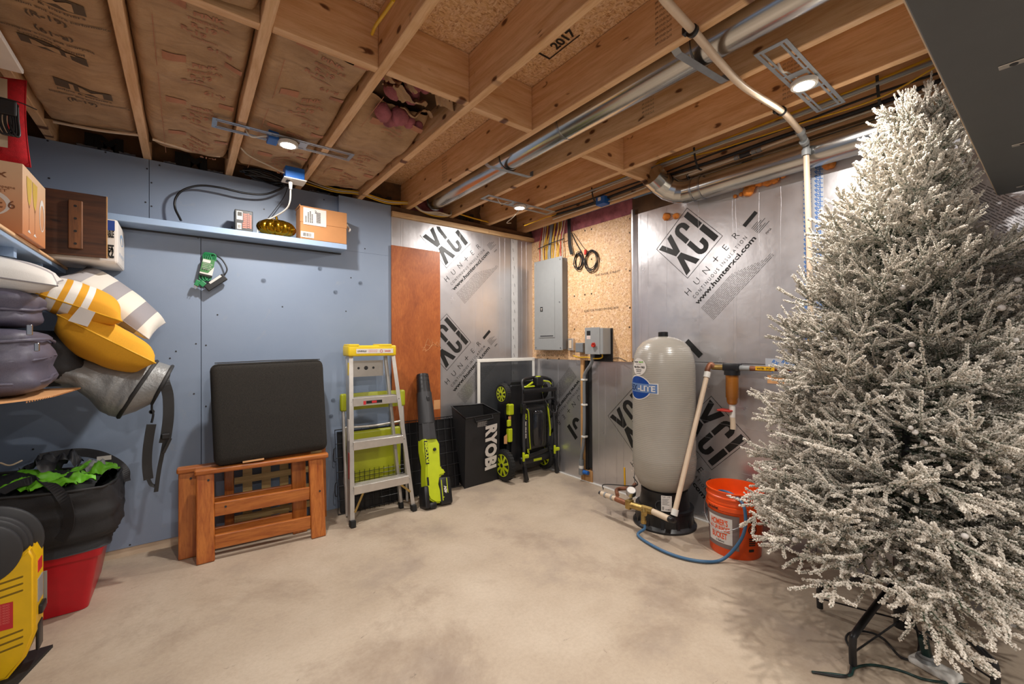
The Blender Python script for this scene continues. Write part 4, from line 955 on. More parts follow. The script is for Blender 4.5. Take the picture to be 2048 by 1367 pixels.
# ---- orange bucket
t = thing('bucket', 'orange plastic bucket with printed label beside the tank', 'bucket', bc); T2 = Matrix.Translation(bc)
m = MB(); m.lathe([(.132, .0), (.135, .006), (.149, .29), (.153, .295), (.153, .305), (.149, .31), (.150, .325), (.155, .328), (.155, .336), (.150, .34), (.151, .358), (.155, .362), (.155, .370), (.150, .372), (.147, .36), (.130, .012), (0, .010)], 56, T2); part('shell', m, 'orange', t, smooth=50)
m = MB(); m.lathe([(.152, .262), (.156, .265), (.156, .288), (.151, .291)], 56, T2); part('collar', m, 'orange', t, smooth=50)
bva = math.degrees(math.atan2(CAM.y-bc.y, CAM.x-bc.x))
def onb(ang, dr=0):
    def fn(v): z = v.y; r = .1365+.0145*(z/.29)+dr; a = R(ang)+v.x/.145; return Vector((bc.x+r*math.cos(a), bc.y+r*math.sin(a), z))
    return fn
def wb2(name, builder, mat, ang, dr): m = MB(); builder(m); part(name, wrap(m, onb(ang, dr)), mat, t)
aB = bva-25
wb2('grey_band', lambda m: gridrect(m, -.125, .05, .085, .245, 20), plain('warm_grey_print', '7a6a66', .45), aB, .0006)
wb2('print_panel', lambda m: (gridrect(m, -.10, .075, .05, .225, 14)), 'paper', aB, .0012)
def bl(m):
    text(m, "HOMER'S", .033, I, -.025, .178, .105, .03, 'c'); text(m, 'ALL-PURPOSE', .027, I, -.025, .144, .125, .03, 'c'); text(m, 'BUCKET', .033, I, -.025, .102, .095, .03, 'c')
wb2('lettering', bl, 'orange', aB, .0018)
wb2('lettering', lambda m: text(m, '5 Gallons', .010, I, -.02, .082, .05, .02, 'c'), 'ink', aB, .0018)
wb2('script_mark', lambda m: text(m, 'the bucket', .016, I, -.09, .266, .07, .03), 'ink', aB, .0075)
wb2('warning_print', lambda m: (gridrect(m, -.022, .215, .02, .235, 4), [gridrect(m, -.02, .12-i*.012, .02, .127-i*.012, 4) for i in range(4)], gridrect(m, -.02, .05, .012, .065, 4)), 'ink', aB+62, .0008)
def ring2d(m, r0, r1, cy, n=24):
    for i in range(n):
        a, b = 2*math.pi*i/n, 2*math.pi*(i+1)/n
        m.add([(r0*math.cos(a), cy+r0*math.sin(a), 0), (r1*math.cos(a), cy+r1*math.sin(a), 0), (r1*math.cos(b), cy+r1*math.sin(b), 0), (r0*math.cos(b), cy+r0*math.sin(b), 0)], [(0, 1, 2, 3)])
wb2('warning_print', lambda m: (ring2d(m, .021, .026, .175), rect(m, -.006, .16, .006, .192, I), gridrect(m, -.018, .173, .018, .178, 3)), 'ink', aB+62, .0008)
m = MB(); hp = [onb(aB-78, .006)(Vector((0, .28, 0)))] + [onb(aB-78+i*15, .012+.01*math.sin(i/9*3))(Vector((0, .28-.125*math.sin(math.pi*i/9.6), 0))) for i in range(1, 9)] + [onb(aB+55, .006)(Vector((0, .28, 0)))]
m.tube(hp, .0022, 6, 5); part('wire_handle', m, 'galv', t, smooth=60)
# ================================================================== things along the back wall
m = MB(); m.rbox((-1.505, -.016, .0), (-1.068, -.004, 2.018), .002, 1); o = single('plywood_board', m, 'ply', 'tall orange varnished plywood board standing against the foil wall', 'board')
m = MB(); g = random.Random(2)
for k in range(5):
    x, z = -1.30+g.random()*.14, 1.14+g.random()*.06; pts = [(x+.03*i*g.uniform(.3, 1), -.0172, z+.025*i*g.uniform(-.1, 1)) for i in range(5)]; m.tube(pts, .0012, 4, 2)
m.box((-1.135, -.0172, .66), (-1.075, -.0162, .74)); part('scuff_marks', m, 'cardl', o)['kind'] = 'stuff'
# white-framed screen leaning in the corner
t = thing('window_screen', 'white metal-framed window screen standing behind the mower', 'screen', (-.36, -.04, 0))
x0, x1, z1 = -.706, -.02, 1.08
for nm_, lo, hi in (('frame_rail', (x0, -.045, z1-.03), (x1, -.030, z1)), ('frame_rail', (x0, -.045, 0), (x1, -.030, .03)), ('frame_stile', (x0, -.0451, .03), (x0+.03, -.030, z1-.03)), ('frame_stile', (x1-.03, -.0451, .03), (x1, -.030, z1-.03))):
    m = MB(); m.rbox(lo, hi, .003, 1); part(nm_, m, 'white', t)
def screenmat():
    q = NT('insect_screen'); tr = q.n('ShaderNodeBsdfTransparent'); mx = q.n('ShaderNodeMixShader'); mx.inputs[0].default_value = .45
    q.set('3a3d40', .6); out = q.t.nodes['Material Output']; q.l(tr.outputs[0], mx.inputs[1]); q.l(q.b.outputs[0], mx.inputs[2]); q.l(mx.outputs[0], out.inputs[0]); return q.m
m = MB(); m.box((x0+.028, -.038, .028), (x1-.028, -.0372, z1-.028)); part('mesh_screen', m, screenmat(), t)
m = MB(); m.box((-.05, -.03, 0), (-.02, -.012, 1.05))
# ---- rear shelf
t = thing('wall_shelf', 'long narrow blue shelf across the back wall', 'shelf', (-2.5, -.08, 1.90))
m = MB(); m.rbox((XL, -.16, 1.902), (-1.893, -.0, 1.940), .003, 1); m.box((XL, 0, 1.93), (-1.905, .044, 1.940)); part('shelf_board', m, 'blueshelf', t)
m = MB(); m.box((XL, -.012, 1.893), (-1.893, -.0005, 1.9015)); part('shelf_cleat_and_strip', m, 'dark', t)  # thin dark strip along the line where shelf underside meets wall
ST = 1.9405
def carton(name, lo, hi, label, mat='card', cat='box'):
    o = thing(name, label, cat, ((lo[0]+hi[0])/2, (lo[1]+hi[1])/2, lo[2])); m = MB(); m.rbox(lo, hi, .003, 1); part('carton', m, mat, o); return o
# small box with red-black print
b0, b1 = (-2.572, -.135, ST), (-2.474, -.055, ST+.135); t = carton('small_box', b0, b1, 'small black, white and red printed box on the wall shelf', 'ink')
m = MB(); f = frame((b0[0], b0[1]-.0006, b0[2]), (1, 0, 0), (0, 0, 1))
rect(m, .01, .072, .042, .125, f); rect(m, .012, .012, .036, .05, f); part('white_panel', m, 'paper', t)
m = MB(); f = frame((b0[0], b0[1]-.0012, b0[2]), (1, 0, 0), (0, 0, 1))
for i in range(8):
    rect(m, .046 if i < 5 else .042, .106-i*.012, .066, .114-i*.012, f); rect(m, .069, .110-i*.012, .078, .117-i*.012, f); rect(m, .081, .10-i*.011, .09, .109-i*.011, f)
part('red_print', m, plain('salmon_print', 'cf6a55', .5), t)
m = MB(); f = frame((b0[0], b0[1]-.0014, b0[2]), (1, 0, 0), (0, 0, 1)); barcode(m, .016, .018, .033, .04, f, 9, 3); rect(m, .015, .095, .038, .12, f); part('dark_print', m, 'greyink', t)
# gold pumpkin
pc = Vector((-2.333, -.098, ST)); t = thing('gold_pumpkin', 'shiny gold ribbed pumpkin ornament on the wall shelf', 'ornament', pc)
for k in range(12):
    a = 2*math.pi*k/12; c = Vector((math.cos(a), math.sin(a), 0)); m = MB(); NN = 12
    def fn(u, v):
        th = math.pi*u; ph = (v-.5)*math.pi; rr = math.sin(th)**.8
        r = (.062+.034*math.cos(ph)*1.0)*rr*(1.15 if True else 1); w = .030*math.sin(ph)*rr
        p = c*r+Vector((-c.y, c.x, 0))*w; return pc+Vector((p.x*1.08, p.y*.78, .058-.056*math.cos(th)))
    m.grid(fn, 14, 8); part('rib', m, 'gold', t, smooth=180)
m = MB(); m.lathe([(.05, .004), (.06, .06), (.03, .108)], 20, Matrix.Translation(pc)); part('core', m, 'gold', t, smooth=60)
m = MB(); m.tube([pc+Vector((0, 0, .105)), pc+Vector((0, 0, .125)), pc+Vector((-.006, 0, .142))], .008, 10, 4); part('stem', m, 'gold', t, smooth=60)
# cardboard shipping box
lo, hi = Vector((-2.20, -.158, ST)), Vector((-1.895, -.012, ST+.22)); t = thing('cardboard_box', 'brown cardboard shipping box with white address labels on the shelf', 'box', (lo+hi)/2)
m = MB(); m.rbox(lo, hi, .003, 1); part('carton', m, 'card', t)
m = MB(); m.box((lo.x-.002, lo.y-.0025, lo.z+.115), (hi.x, lo.y, hi.z+.004)); m.box((lo.x-.004, lo.y, hi.z), (lo.x-.0005, hi.y, hi.z+.012)); part('flap', m, 'card', t)
m = MB(); f = frame((lo.x, lo.y-.0035, lo.z), (1, 0, 0), (0, 0, 1)); rect(m, .018, .10, .165, .215, f); rect(m, .002, .01, .085, .05, f); part('address_label', m, 'paper', t)
m = MB(); f = frame((lo.x, lo.y-.0042, lo.z), (1, 0, 0), (0, 0, 1)); barcode(m, .015, .018, .07, .042, f, 18, 5)
for i in range(12): rect(m, .10, .12+i*.0062, .128, .1235+i*.0062, f)
text(m, '2', .018, f, .09, .185, bold=.02)
for x, n in ((.03, 5), (.045, 8), (.058, 9), (.07, 7)):
    for i in range(n): rect(m, x, .115+i*.009, x+.008, .121+i*.009, f)
part('label_print', m, 'ink', t)
m = MB(); m.tube([(-1.884, -.11, 2.10), (-1.87, -.10, 2.085), (-1.862, -.12, 2.06), (-1.872, -.12, 2.045)], .008, 8, 5); single('white_plug', m, 'white', 'small white plug sticking out behind the cardboard box', 'plug', smooth=60)
# ---- extension cord bundle hanging on the wall
t = thing('extension_cord', 'green extension cord in its printed sleeve hung on the blue wall', 'cord', (-2.70, -.03, 1.66))
def P(px, py, y=-.04): return hit(px, py, 'y', y)
m = MB(); q = [P(404, 514), P(425, 518), P(421, 553), P(396, 551)]; m.add([*q, *[v+Vector((0, .012, 0)) for v in q]], [(3, 2, 1, 0), (0, 1, 5, 4), (1, 2, 6, 5), (2, 3, 7, 6), (3, 0, 4, 7)])
q = [P(406, 516, -.045), P(430, 520, -.045), P(424, 555, -.045), P(398, 549, -.045)]; m = MB(); m.add([*q, *[v+Vector((0, .03, 0)) for v in q]], [(0, 1, 2, 3), (4, 7, 6, 5), (0, 4, 5, 1), (1, 5, 6, 2), (2, 6, 7, 3), (3, 7, 4, 0)]); part('sleeve', m, plain('green_sleeve', '3f7d45', .5), t)
f = frame(q[3]+Vector((0, -.0012, 0)), q[2]-q[3], q[0]-q[3]); w_ = (q[2]-q[3]).length; h_ = (q[0]-q[3]).length
m = MB(); rect(m, .002, h_*.80, w_*.62, h_*.97, f); rect(m, 0, .012, w_*.98, h_*.2, f); m.add([(w_*.98, h_*.65, 0), (w_*.62, h_*.2, 0), (w_*.98, h_*.2, 0)], [(0, 1, 2)], f)
part('sleeve_panel', m, 'paper', t)
m = MB(); f.translation += Vector((0, -.0008, 0)); rect(m, 0, 0, w_*.98, .012, f); text(m, '9 FT', .012, f, .006, h_*.33, bold=.03); part('sleeve_print', m, 'ink', t)
m = MB(); f.translation += Vector((0, -.0004, 0))
for i in range(4): text(m, 'EXTENSION CORD', .006, f, .006, h_*.70-i*.011, .05-.006*(i % 2))
part('sleeve_print', m, 'paper', t)
for k in range(5):
    m = MB(); c = P(412+k*3.5, 512, -.02-.005*k); m.tube([c+Vector((-.012+.002*k, 0, -.03)), c+Vector((-.014, 0, .005)), c+Vector((0, -.004, .022-.002*k)), c+Vector((.014, 0, .003)), c+Vector((.012, 0, -.03))], .0045, 8, 5); part('cord_loop', m, 'greenc', t, smooth=60)
for k in range(3):
    m = MB(); c = P(404+k*6, 556, -.03-.004*k); m.tube([c+Vector((-.012, 0, .02)), c+Vector((-.012, 0, -.004)), c+Vector((0, -.003, -.016)), c+Vector((.013, 0, -.002)), c+Vector((.012, 0, .02))], .0045, 8, 5); part('cord_loop', m, 'greenc', t, smooth=60)
m = MB(); a = P(397, 560, -.05); m.bar(a, a+Vector((-.012, 0, -.035)), .024, .016, (0, 1, 0), .003); part('plug', m, 'greenc', t)
m = MB(); m.bar(a+Vector((-.016, -.004, -.03)), a+Vector((-.022, -.004, -.05)), .002, .006, (0, 1, 0)); m.bar(a+Vector((-.006, -.004, -.032)), a+Vector((-.012, -.004, -.052)), .002, .006, (0, 1, 0)); part('prong', m, 'brass', t)
m = MB(); a = P(408, 567, -.05); m.bar(a+Vector((-.02, 0, .01)), a+Vector((.004, 0, -.012)), .032, .02, (0, 1, 0), .004); part('connector', m, 'greenc', t)
t = thing('power_adapter', 'long black and silver power adapter hung beside the green cord', 'adapter', P(430, 565, -.04))
m = MB(); m.bar(P(412, 577, -.045), P(450, 553, -.045), .046, .028, (0, 1, 0), .005); part('body', m, 'black', t)
m = MB(); m.bar(P(419, 566, -.061), P(442, 551, -.061), .013, .003, (0, 1, 0)); part('metal_strip', m, 'alu', t)
m = MB(); m.tube([P(430, 509, -.02), P(445, 520, -.03), P(454, 537, -.04), P(450, 548, -.045), P(444, 554, -.045)], .0045, 8, 6); part('lead', m, 'black', t, smooth=60)
# ---- folded wooden arm chairs (side frames) leaning on the wall
def arm_frame(ox, oy0, oy1, sl, label):
    """side frame: ox left end, oy0 depth at the floor, oy1 depth at the rail, sl depth drift to the right"""
    t = thing('chair_side_frame', label, 'chair frame', (ox+.33, oy0, 0), 'wooden chair side frames')
    def p(x, z, d=0): return Vector((ox+x, oy0+(oy1-oy0)*z/.5+sl*x+d, z))
    for x in (.045, .625):
        m = MB(); m.bar(p(x, 0), p(x, .48), .085, .030, (0, 1, 0), .006); part('leg', m, 'armz', t)
    m = MB(); m.bar(p(-.005, .495), p(.70, .495), .032, .062, (0, 1, 0), .009); part('top_rail', m, 'arm', t)
    for z in (.10, .275):
        m = MB(); m.bar(p(.087, z), p(.583, z), .078, .022, (0, 1, 0), .004); part('rail', m, 'arm', t)
    for x, z in ((.06, .445), (.64, .28), (.14, .285)):
        m = MB(); q = p(x, z, -.0165); m.cyl(q+Vector((0, .004, 0)), q+Vector((0, -.0008, 0)), .006, 12); part('bolt_hole', m, 'dark', t)
    return t
arm_frame(-2.775, -.365, -.285, -.085, 'front wooden chair side frame leaning under the black cushion')
arm_frame(-2.855, -.235, -.185, -.06, 'rear wooden chair side frame shifted left behind the front one')
t = thing('lattice_back', 'woven slat chair back standing behind the wooden side frames', 'chair frame', (-2.4, -.13, 0))
for x in (-2.60, -2.05):
    m = MB(); m.bar((x, -.10, 0), (x, -.07, .62 if x > -2.3 else .47), .05, .025, (0, 1, 0), .004); part('stile', m, 'armz', t)
for k in range(5):
    m = MB(); x = -2.53+k*.105; m.box((x, -.112, .06), (x+.052, -.106, .50)); part('slat', m, 'lattice', t)
for k, z in enumerate((.10, .22, .34, .455)):
    m = MB(); m.box((-2.575, -.118, z), (-2.075, -.1125, z+.042)); part('cross_slat', m, 'lattice', t)
# cushions
def cushion(name, c, ux, uz, n, w, h, th, label, mat='cushion'):
    f = Matrix((Vector(ux).normalized(), Vector(uz).normalized(), Vector(ux).cross(Vector(uz)).normalized())).transposed().to_4x4(); f.translation = Vector(c)
    m = MB(); m.rbox((-w/2, -h/2, -th/2), (w/2, h/2, th/2), th*.42, 4)
    vs = []
    for v in m.v:
        a = (v.x/(w/2), v.y/(h/2)); k = 1-.035*(abs(a[1])**2)*(1 if abs(v.x) > w*.4 else 0)
        v = Vector((v.x*(1+.02*noise.noise(v*6)), v.y*(1+.02*noise.noise(v*7)), v.z+.006*noise.noise(v*9))); vs.append(f @ v)
    m.v = vs; o = thing(name, label, 'cushion', c, 'black chair cushions'); 
    bm = bmesh.new(); vv = [bm.verts.new(v) for v in m.v]
    for ff in m.f: bm.faces.new([vv[i] for i in ff])
    bmesh.ops.subdivide_edges(bm, edges=[e for e in bm.edges if e.calc_length() > .15], cuts=6, use_grid_fill=True)
    m2 = MB(); m2.addbm(bm); part('cover', m2, mat, o, smooth=60)
    return o, f
o, f = cushion('seat_cushion', (-2.385, -.255, .815), (1, -.03, .02), (-.02, .16, 1), None, .625, .60, .10, 'front thick black seat cushion leaning on the wooden frames')
m = MB()
for v in ((-.305, .29), (.3, .29)): pass
m.tube([f @ Vector(p) for p in ((-.29, .30, .045), (0, .302, .046), (.29, .297, .045))], .003, 6, 4); part('piping', m, 'matblack', o)
m = MB(); m.box((-.17, -.302, .02), (-.06, -.292, .045), f); part('white_label', m, 'cardl', o)
cushion('seat_cushion', (-2.345, -.135, .80), (1, -.03, .02), (-.02, .10, 1), None, .60, .58, .09, 'rear black seat cushion mostly hidden behind the front one')
# ---- step ladder
t = thing('step_ladder', 'aluminium step ladder with yellow top leaning on the blue wall', 'ladder', (-1.72, -.4, 0))
L0, L1 = Vector((-1.935, -.405, .0)), Vector((-1.885, -.215, 1.15)); R0_, R1_ = Vector((-1.492, -.395, .0)), Vector((-1.583, -.235, 1.15))
for nm_, a, b in (('front_rail', L0, L1), ('front_rail', R0_, R1_)):
    m = MB(); s = -1 if a is L0 else 1
    dd = (b-a).normalized(); m.bar(a+dd*.03, b, .028, .004, (0, 1, 0)); m.bar(a+dd*.03+Vector((s*.013, .03, 0)), b+Vector((s*.013, .03, 0)), .003, .06, (0, 1, 0)); part(nm_, m, 'alu', t)
    m = MB(); m.bar(a, a+dd*.045, .034, .05, (0, 1, 0), .004); part('foot', m, 'rubber', t)
for a, b in ((Vector((-1.915, -.30, .0)), Vector((-1.893, -.155, 1.13))), (Vector((-1.545, -.29, .0)), Vector((-1.615, -.165, 1.13)))):
    m = MB(); dd = (b-a).normalized(); m.bar(a+dd*.03, b, .02, .03, (0, 1, 0)); part('rear_rail', m, 'alu', t); m = MB(); m.bar(a, a+dd*.045, .03, .04, (0, 1, 0), .004); part('foot', m, 'rubber', t)
def lp(s): return L0+(L1-L0)*s, R0_+(R1_-R0_)*s
for k, z in enumerate((.255, .545, .84)):
    a, b = lp(z/1.15); m = MB()
    m.rbox((a.x+.008, a.y-.012, z-.055), (b.x-.008, a.y-.009, z+.0), .0012, 1); m.rbox((a.x+.008, a.y-.012, z-.003), (b.x-.008, a.y+.075, z), .001, 1)
    for j in range(4): m.box((a.x+.01, a.y+.0+j*.018, z), (b.x-.01, a.y+.006+j*.018, z+.004))
    part('step', m, 'alu', t)
    for q in (a, b): m = MB(); m.cyl((q.x, q.y-.003, z-.028), (q.x, q.y-.006, z-.028), .006, 10); part('rivet', m, 'galv', t)
m = MB(); m.rbox((-1.915, -.262, 1.135), (-1.567, -.12, 1.212), .010, 3); m.rbox((-1.912, -.262, 1.20), (-1.84, -.13, 1.222), .006, 2); m.rbox((-1.70, -.262, 1.20), (-1.60, -.13, 1.222), .006, 2); part('top_cap', m, 'ladyel', t, smooth=40)
m = MB(); m.box((-1.862, -.2635, 1.155), (-1.592, -.262, 1.188)); part('safety_label', m, 'paper', t)
m = MB(); f = frame((-1.862, -.2645, 1.155), (1, 0, 0), (0, 0, 1)); text(m, 'LOUISVILLE', .011, f, .008, .011, .062, .03); part('label_lettering', m, 'ink', t)
m = MB(); f.translation += Vector((0, -.0003, 0))
for i in range(3): text(m, 'WARNING DO NOT STAND', .004, f, .085, .022-i*.007, .065)
m2 = MB(); ring2d(m2, .008, .011, 0, 16); m.add(m2.v, m2.f, f @ Matrix.Translation((.18, .016, 0))); text(m, 'DANGER', .010, f, .205, .011, .045, .03); part('label_lettering', m, 'redpaint', t)
m = MB(); m.box((-1.86, -.146, .985), (-1.625, -.144, 1.10)); m.box((-1.86, -.15, .982), (-1.625, -.135, .986)); part('hinge_plate', m, 'alu', t)
m = MB()
for x, r in ((-1.755, .015), (-1.81, .009), (-1.70, .009)): m.cyl((x, -.1462, 1.045), (x, -.1472, 1.045), r, 20)
part('plate_hole', m, 'dark', t)
m = MB(); m.box((-1.80, -.3005+.0, .795), (-1.705, -.2995, .812)); a, b = lp(.84/1.15)
m = MB(); m.box((a.x+.10, a.y-.0135, .797), (a.x+.215, a.y-.0122, .818)); part('step_label', m, 'ink', t); m = MB(); m.box((a.x+.14, a.y-.0142, .800), (a.x+.175, a.y-.0136, .815)); m.box((a.x+.08, a.y-.0135, .792), (a.x+.098, a.y-.0122, .818)); part('step_label', m, 'redpaint', t)
for (s0, s1, sg) in ((.0, .215, 1), (1, 0, -1)):
    pass
a, b = lp(.215/1.15); c0, c1 = lp(.09/1.15)
m = MB(); m.bar(c0+Vector((.015, -.004, 0)), (a.x+.075, a.y, .205), .014, .003, (0, 1, 0)); part('brace', m, 'brass', t)
m = MB(); m.bar(c1+Vector((-.015, -.004, .05)), (b.x-.075, b.y, .205), .014, .003, (0, 1, 0)); part('brace', m, 'brass', t)
m = MB(); q = L0+(L1-L0)*.90; m.box((q.x-.016, q.y, .96), (q.x-.013, q.y+.028, 1.09), None); part('side_label', m, 'ladyel', t)
m = MB(); q = L0+(L1-L0)*.55; m.box((q.x-.018, q.y, .52), (q.x-.015, q.y+.03, .70)); part('side_label', m, 'paper', t)
m = MB(); q = L0+(L1-L0)*.33; m.box((q.x-.018, q.y, .30), (q.x-.015, q.y+.03, .48)); part('side_label', m, plain('faded_red_label', '9a4a44', .6), t)
# ---- folding chair behind the ladder
t = thing('folding_chair', 'folded lime green plastic chair behind the step ladder', 'chair', (-1.69, -.15, 0))
def bent(x0, x1, z0, z1, y0, bulge, th, n=14, tz=0):
    m = MB()
    def pt(a, b, s):
        x = x0+(x1-x0)*a; z = z0+(z1-z0)*b; return (x, y0+bulge*(1-(2*a-1)**2)+s*th+tz*b+.012*(2*b-1)**2, z)
    m.grid(lambda a, b: pt(a, b, 0), n, 8); m.grid(lambda a, b: pt(1-a, b, 1), n, 8)
    m.grid(lambda a, b: pt(a, 1, b), n, 1); m.grid(lambda a, b: pt(1-a, 0, b), n, 1); m.grid(lambda a, b: pt(0, b, 1-a), 1, 8); m.grid(lambda a, b: pt(1, b, a), 1, 8); return m
m = bent(-1.925, -1.455, .735, .858, -.135, .03, .022); m.rbox((-1.935, -.145, .735), (-1.885, -.10, .862), .014, 3); m.rbox((-1.495, -.145, .735), (-1.445, -.10, .862), .014, 3); part('backrest', m, 'limech', t, smooth=50)
m = MB(); m.rbox((-1.885, -.165, .20), (-1.49, -.125, .585), .03, 4); part('seat', m, 'limech', t, smooth=60)
m = MB(); f = frame((-1.74, -.1665, .46), (1, 0, 0), (0, 0, 1)); rect(m, 0, 0, .05, .035, f); rect(m, .06, 0, .10, .045, f); part('label', m, 'paper', t); m = MB(); f.translation += Vector((0, -.0006, 0)); barcode(m, .063, .006, .097, .04, f, 10, 8); part('label_print', m, 'ink', t)['kind'] = 'stuff'
for x in (-1.915, -1.465):
    m = MB(); m.tube([(x, -.215, .012), (x, -.12, .80)], .011, 12); part('leg', m, 'alu', t, smooth=60)
    m = MB(); m.tube([(x+(.018 if x < -1.7 else -.018), -.085, .012), (x+(.018 if x < -1.7 else -.018), -.13, .62)], .011, 12); part('leg', m, 'alu', t, smooth=60)
for z, y in ((.17, -.19), (.62, -.14)): m = MB(); m.tube([(-1.915, y, z), (-1.69, y, z-.01), (-1.465, y, z)], .009, 10, 4); part('cross_tube', m, 'alu', t, smooth=60)
# ---- folded wire crate
t = thing('wire_crate', 'folded black wire pet crate standing against the wall', 'crate', (-1.43, -.10, 0))
cx0, cx1, cz = -1.955, -.935, .595
def cy(z): return -.145+.085*z/cz
m = MB(); m.tube([(cx0, cy(0), .006), (cx1, cy(0), .006), (cx1, cy(cz), cz), (cx0, cy(cz), cz)], .0042, 8, closed=True); part('rim_wire', m, 'black', t, smooth=60)
m = MB(); m.add([(cx0+.02, cy(0)+.012, .01), (cx1-.02, cy(0)+.012, .01), (cx1-.02, cy(cz)+.012, cz-.02), (cx0+.02, cy(cz)+.012, cz-.02), (cx0+.02, cy(0)+.03, .01), (cx1-.02, cy(0)+.03, .01), (cx1-.02, cy(cz)+.03, cz-.02), (cx0+.02, cy(cz)+.03, cz-.02)], [(0, 1, 2, 3), (7, 6, 5, 4), (4, 5, 1, 0), (3, 2, 6, 7), (0, 3, 7, 4), (1, 5, 6, 2)]); part('plastic_tray', m, 'black', t)
for i in range(1, 16):
    m = MB(); x = cx0+(cx1-cx0)*i/16; m.tube([(x, cy(0)-.003, .008), (x, cy(cz)-.003, cz)], .0021, 6); part('vertical_wire', m, 'dark', t, smooth=60)
for i in range(1, 6):
    m = MB(); z = cz*i/6; m.tube([(cx0, cy(z)-.005, z), (cx1, cy(z)-.005, z)], .0026, 6); part('horizontal_wire', m, 'dark', t, smooth=60)
for z in (.18, .42): m = MB(); m.tube([(cx0, cy(z), z-.05), (cx0-.015, cy(z)-.005, z-.04), (cx0-.015, cy(z)-.005, z+.04), (cx0, cy(z), z+.05)], .003, 6, 3); part('latch', m, 'black', t, smooth=60)
# small wire basket in front of the green seat
t = thing('wire_rack', 'black wire rack panel in front of the green chair seat', 'rack', (-1.69, -.185, 0))
for i in range(12): m = MB(); x = -1.885+i*.036; m.tube([(x, -.185, .006), (x, -.175, .305)], .0018, 5); part('vertical_wire', m, 'black', t)
for z in (.23, .26, .29, .08): m = MB(); m.tube([(-1.89, -.187, z), (-1.48, -.187, z)], .0022, 6); part('horizontal_wire', m, 'black', t)
# ---- leaf blower
t = thing('leaf_blower', 'lime green and black battery leaf blower leaning on plywood', 'leaf blower', (-1.30, -.43, 0))
B0, B1 = Vector((-1.335, -.40, .05)), Vector((-1.258, -.055, .965)); ax = (B1-B0).normalized()
def q(s): return B0+(B1-B0)*s
m = MB(); m.cyl(q(.83), q(1), .056, 28, .048)
for s in (.86, .90, .94, .975): m.cyl(q(s), q(s+.012), .0545 - (s-.86)*.03, 28)
part('nozzle', m, 'black', t, smooth=40)
m = MB(); m.cyl(q(.58), q(.84), .066, 28, .060); m.rbox(tuple(q(.80)+Vector((-.012, -.075, -.02))), tuple(q(.80)+Vector((.012, -.055, .02))), .004, 1); part('tube', m, 'dark', t, smooth=40)
m = MB(); m.cyl(q(.45), q(.585), .072, 8, .066); part('adapter_tube', m, 'dark', t, smooth=20)
sx = (ax.cross(Vector((0, 1, 0)))).normalized(); sx = Vector((1, 0, 0)) if sx.length < .5 else sx
if sx.x < 0: sx = -sx
fB = frame(q(.0), sx, ax)
m = MB()
def outline(pts, z0, z1, mb=m): mb.prism(pts, z1-z0, fB @ Matrix.Translation((0, 0, z0)))
pts = [(-.075, .05), (-.055, .0), (-.01, -.03), (.045, -.035), (.05, .02), (.035, .10), (.05, .16), (.095, .17), (.098, .195), (.06, .22), (.065, .33), (.07, .40), (.045, .455), (-.066, .455), (-.072, .36), (-.06, .25), (-.07, .16)]
bm = bmesh.new(); tm = MB(); tm.prism(pts, .10, fB @ Matrix.Translation((0, 0, -.05))); vv = [bm.verts.new(v) for v in tm.v]
for ff in tm.f: bm.faces.new([vv[i] for i in ff])
bmesh.ops.recalc_face_normals(bm, faces=bm.faces[:]); bmesh.ops.bevel(bm, geom=[e for e in bm.edges if len(e.link_faces) == 2 and e.calc_face_angle(0) > .8 ], offset=.010, segments=2, affect='EDGES'); m = MB(); m.addbm(bm); part('housing', m, 'lime', t, smooth=40)
zf = .0505
sgn = 1 if (fB @ Vector((0, 0, 1)) - fB @ Vector()).y < 0 else -1
def FB(d=0): return fB @ Matrix.Translation((0, 0, sgn*(zf+d)))
m = MB(); m.rbox((-.095, -.06, -.055), (-.055, .10, .055), .012, 2, fB); m.rbox((-.06, -.065, -.055), (.0, -.02, .055), .012, 2, fB); part('intake_base', m, 'black', t, smooth=40)
m = MB(); m.rbox((.045, .215, -.018), (.08, .36, .018), .012, 2, fB); part('grip', m, 'black', t, smooth=40)
m = MB(); rect(m, -.063, .255, -.035, .43, FB(.0006)); part('name_panel', m, 'ink', t)
m = MB(); c4 = FB(.0014); f5 = Matrix((c4.col[1].to_3d(), -c4.col[0].to_3d()*(1), c4.col[2].to_3d())).transposed().to_4x4()
# lettering runs up the housing
def upmat(base, x, y, s=1): 
    o_ = base @ Vector((x, y, 0)); yy = (base.to_3x3() @ Vector((0, 1, 0))); xx = (base.to_3x3() @ Vector((-1, 0, 0))); return frame(o_, yy*s, xx*s)
m = MB(); text(m, 'RYOBI', .02, upmat(FB(.0016), -.038, .265), width=.155, bold=.05); part('lettering', m, 'lime', t)
m = MB(); m.cyl(FB(0) @ Vector((.018, .36, -.002)), FB(0) @ Vector((.018, .36, .012*sgn)), .012, 16); part('knob', m, 'black', t, smooth=40)
m = MB(); rect(m, -.066, .10, -.05, .16, FB(.0006)); part('vent', m, 'ink', t)
m = MB(); m.rbox((.03, -.05, -.058), (.135, .15, .058), .018, 3, fB); part('battery', m, 'black', t, smooth=50)
m = MB(); Fb = fB @ Matrix.Translation((0, 0, sgn*.0588)); rect(m, .045, -.02, .052, .13, Fb); rect(m, .092, .03, .098, .14, Fb); rect(m, .052, .0, .062, .006, Fb); part('lime_stripe', m, 'lime', t)
m = MB(); text(m, '40V', .022, upmat(Fb, .088, .03), bold=.05); part('lettering', m, 'paper', t)
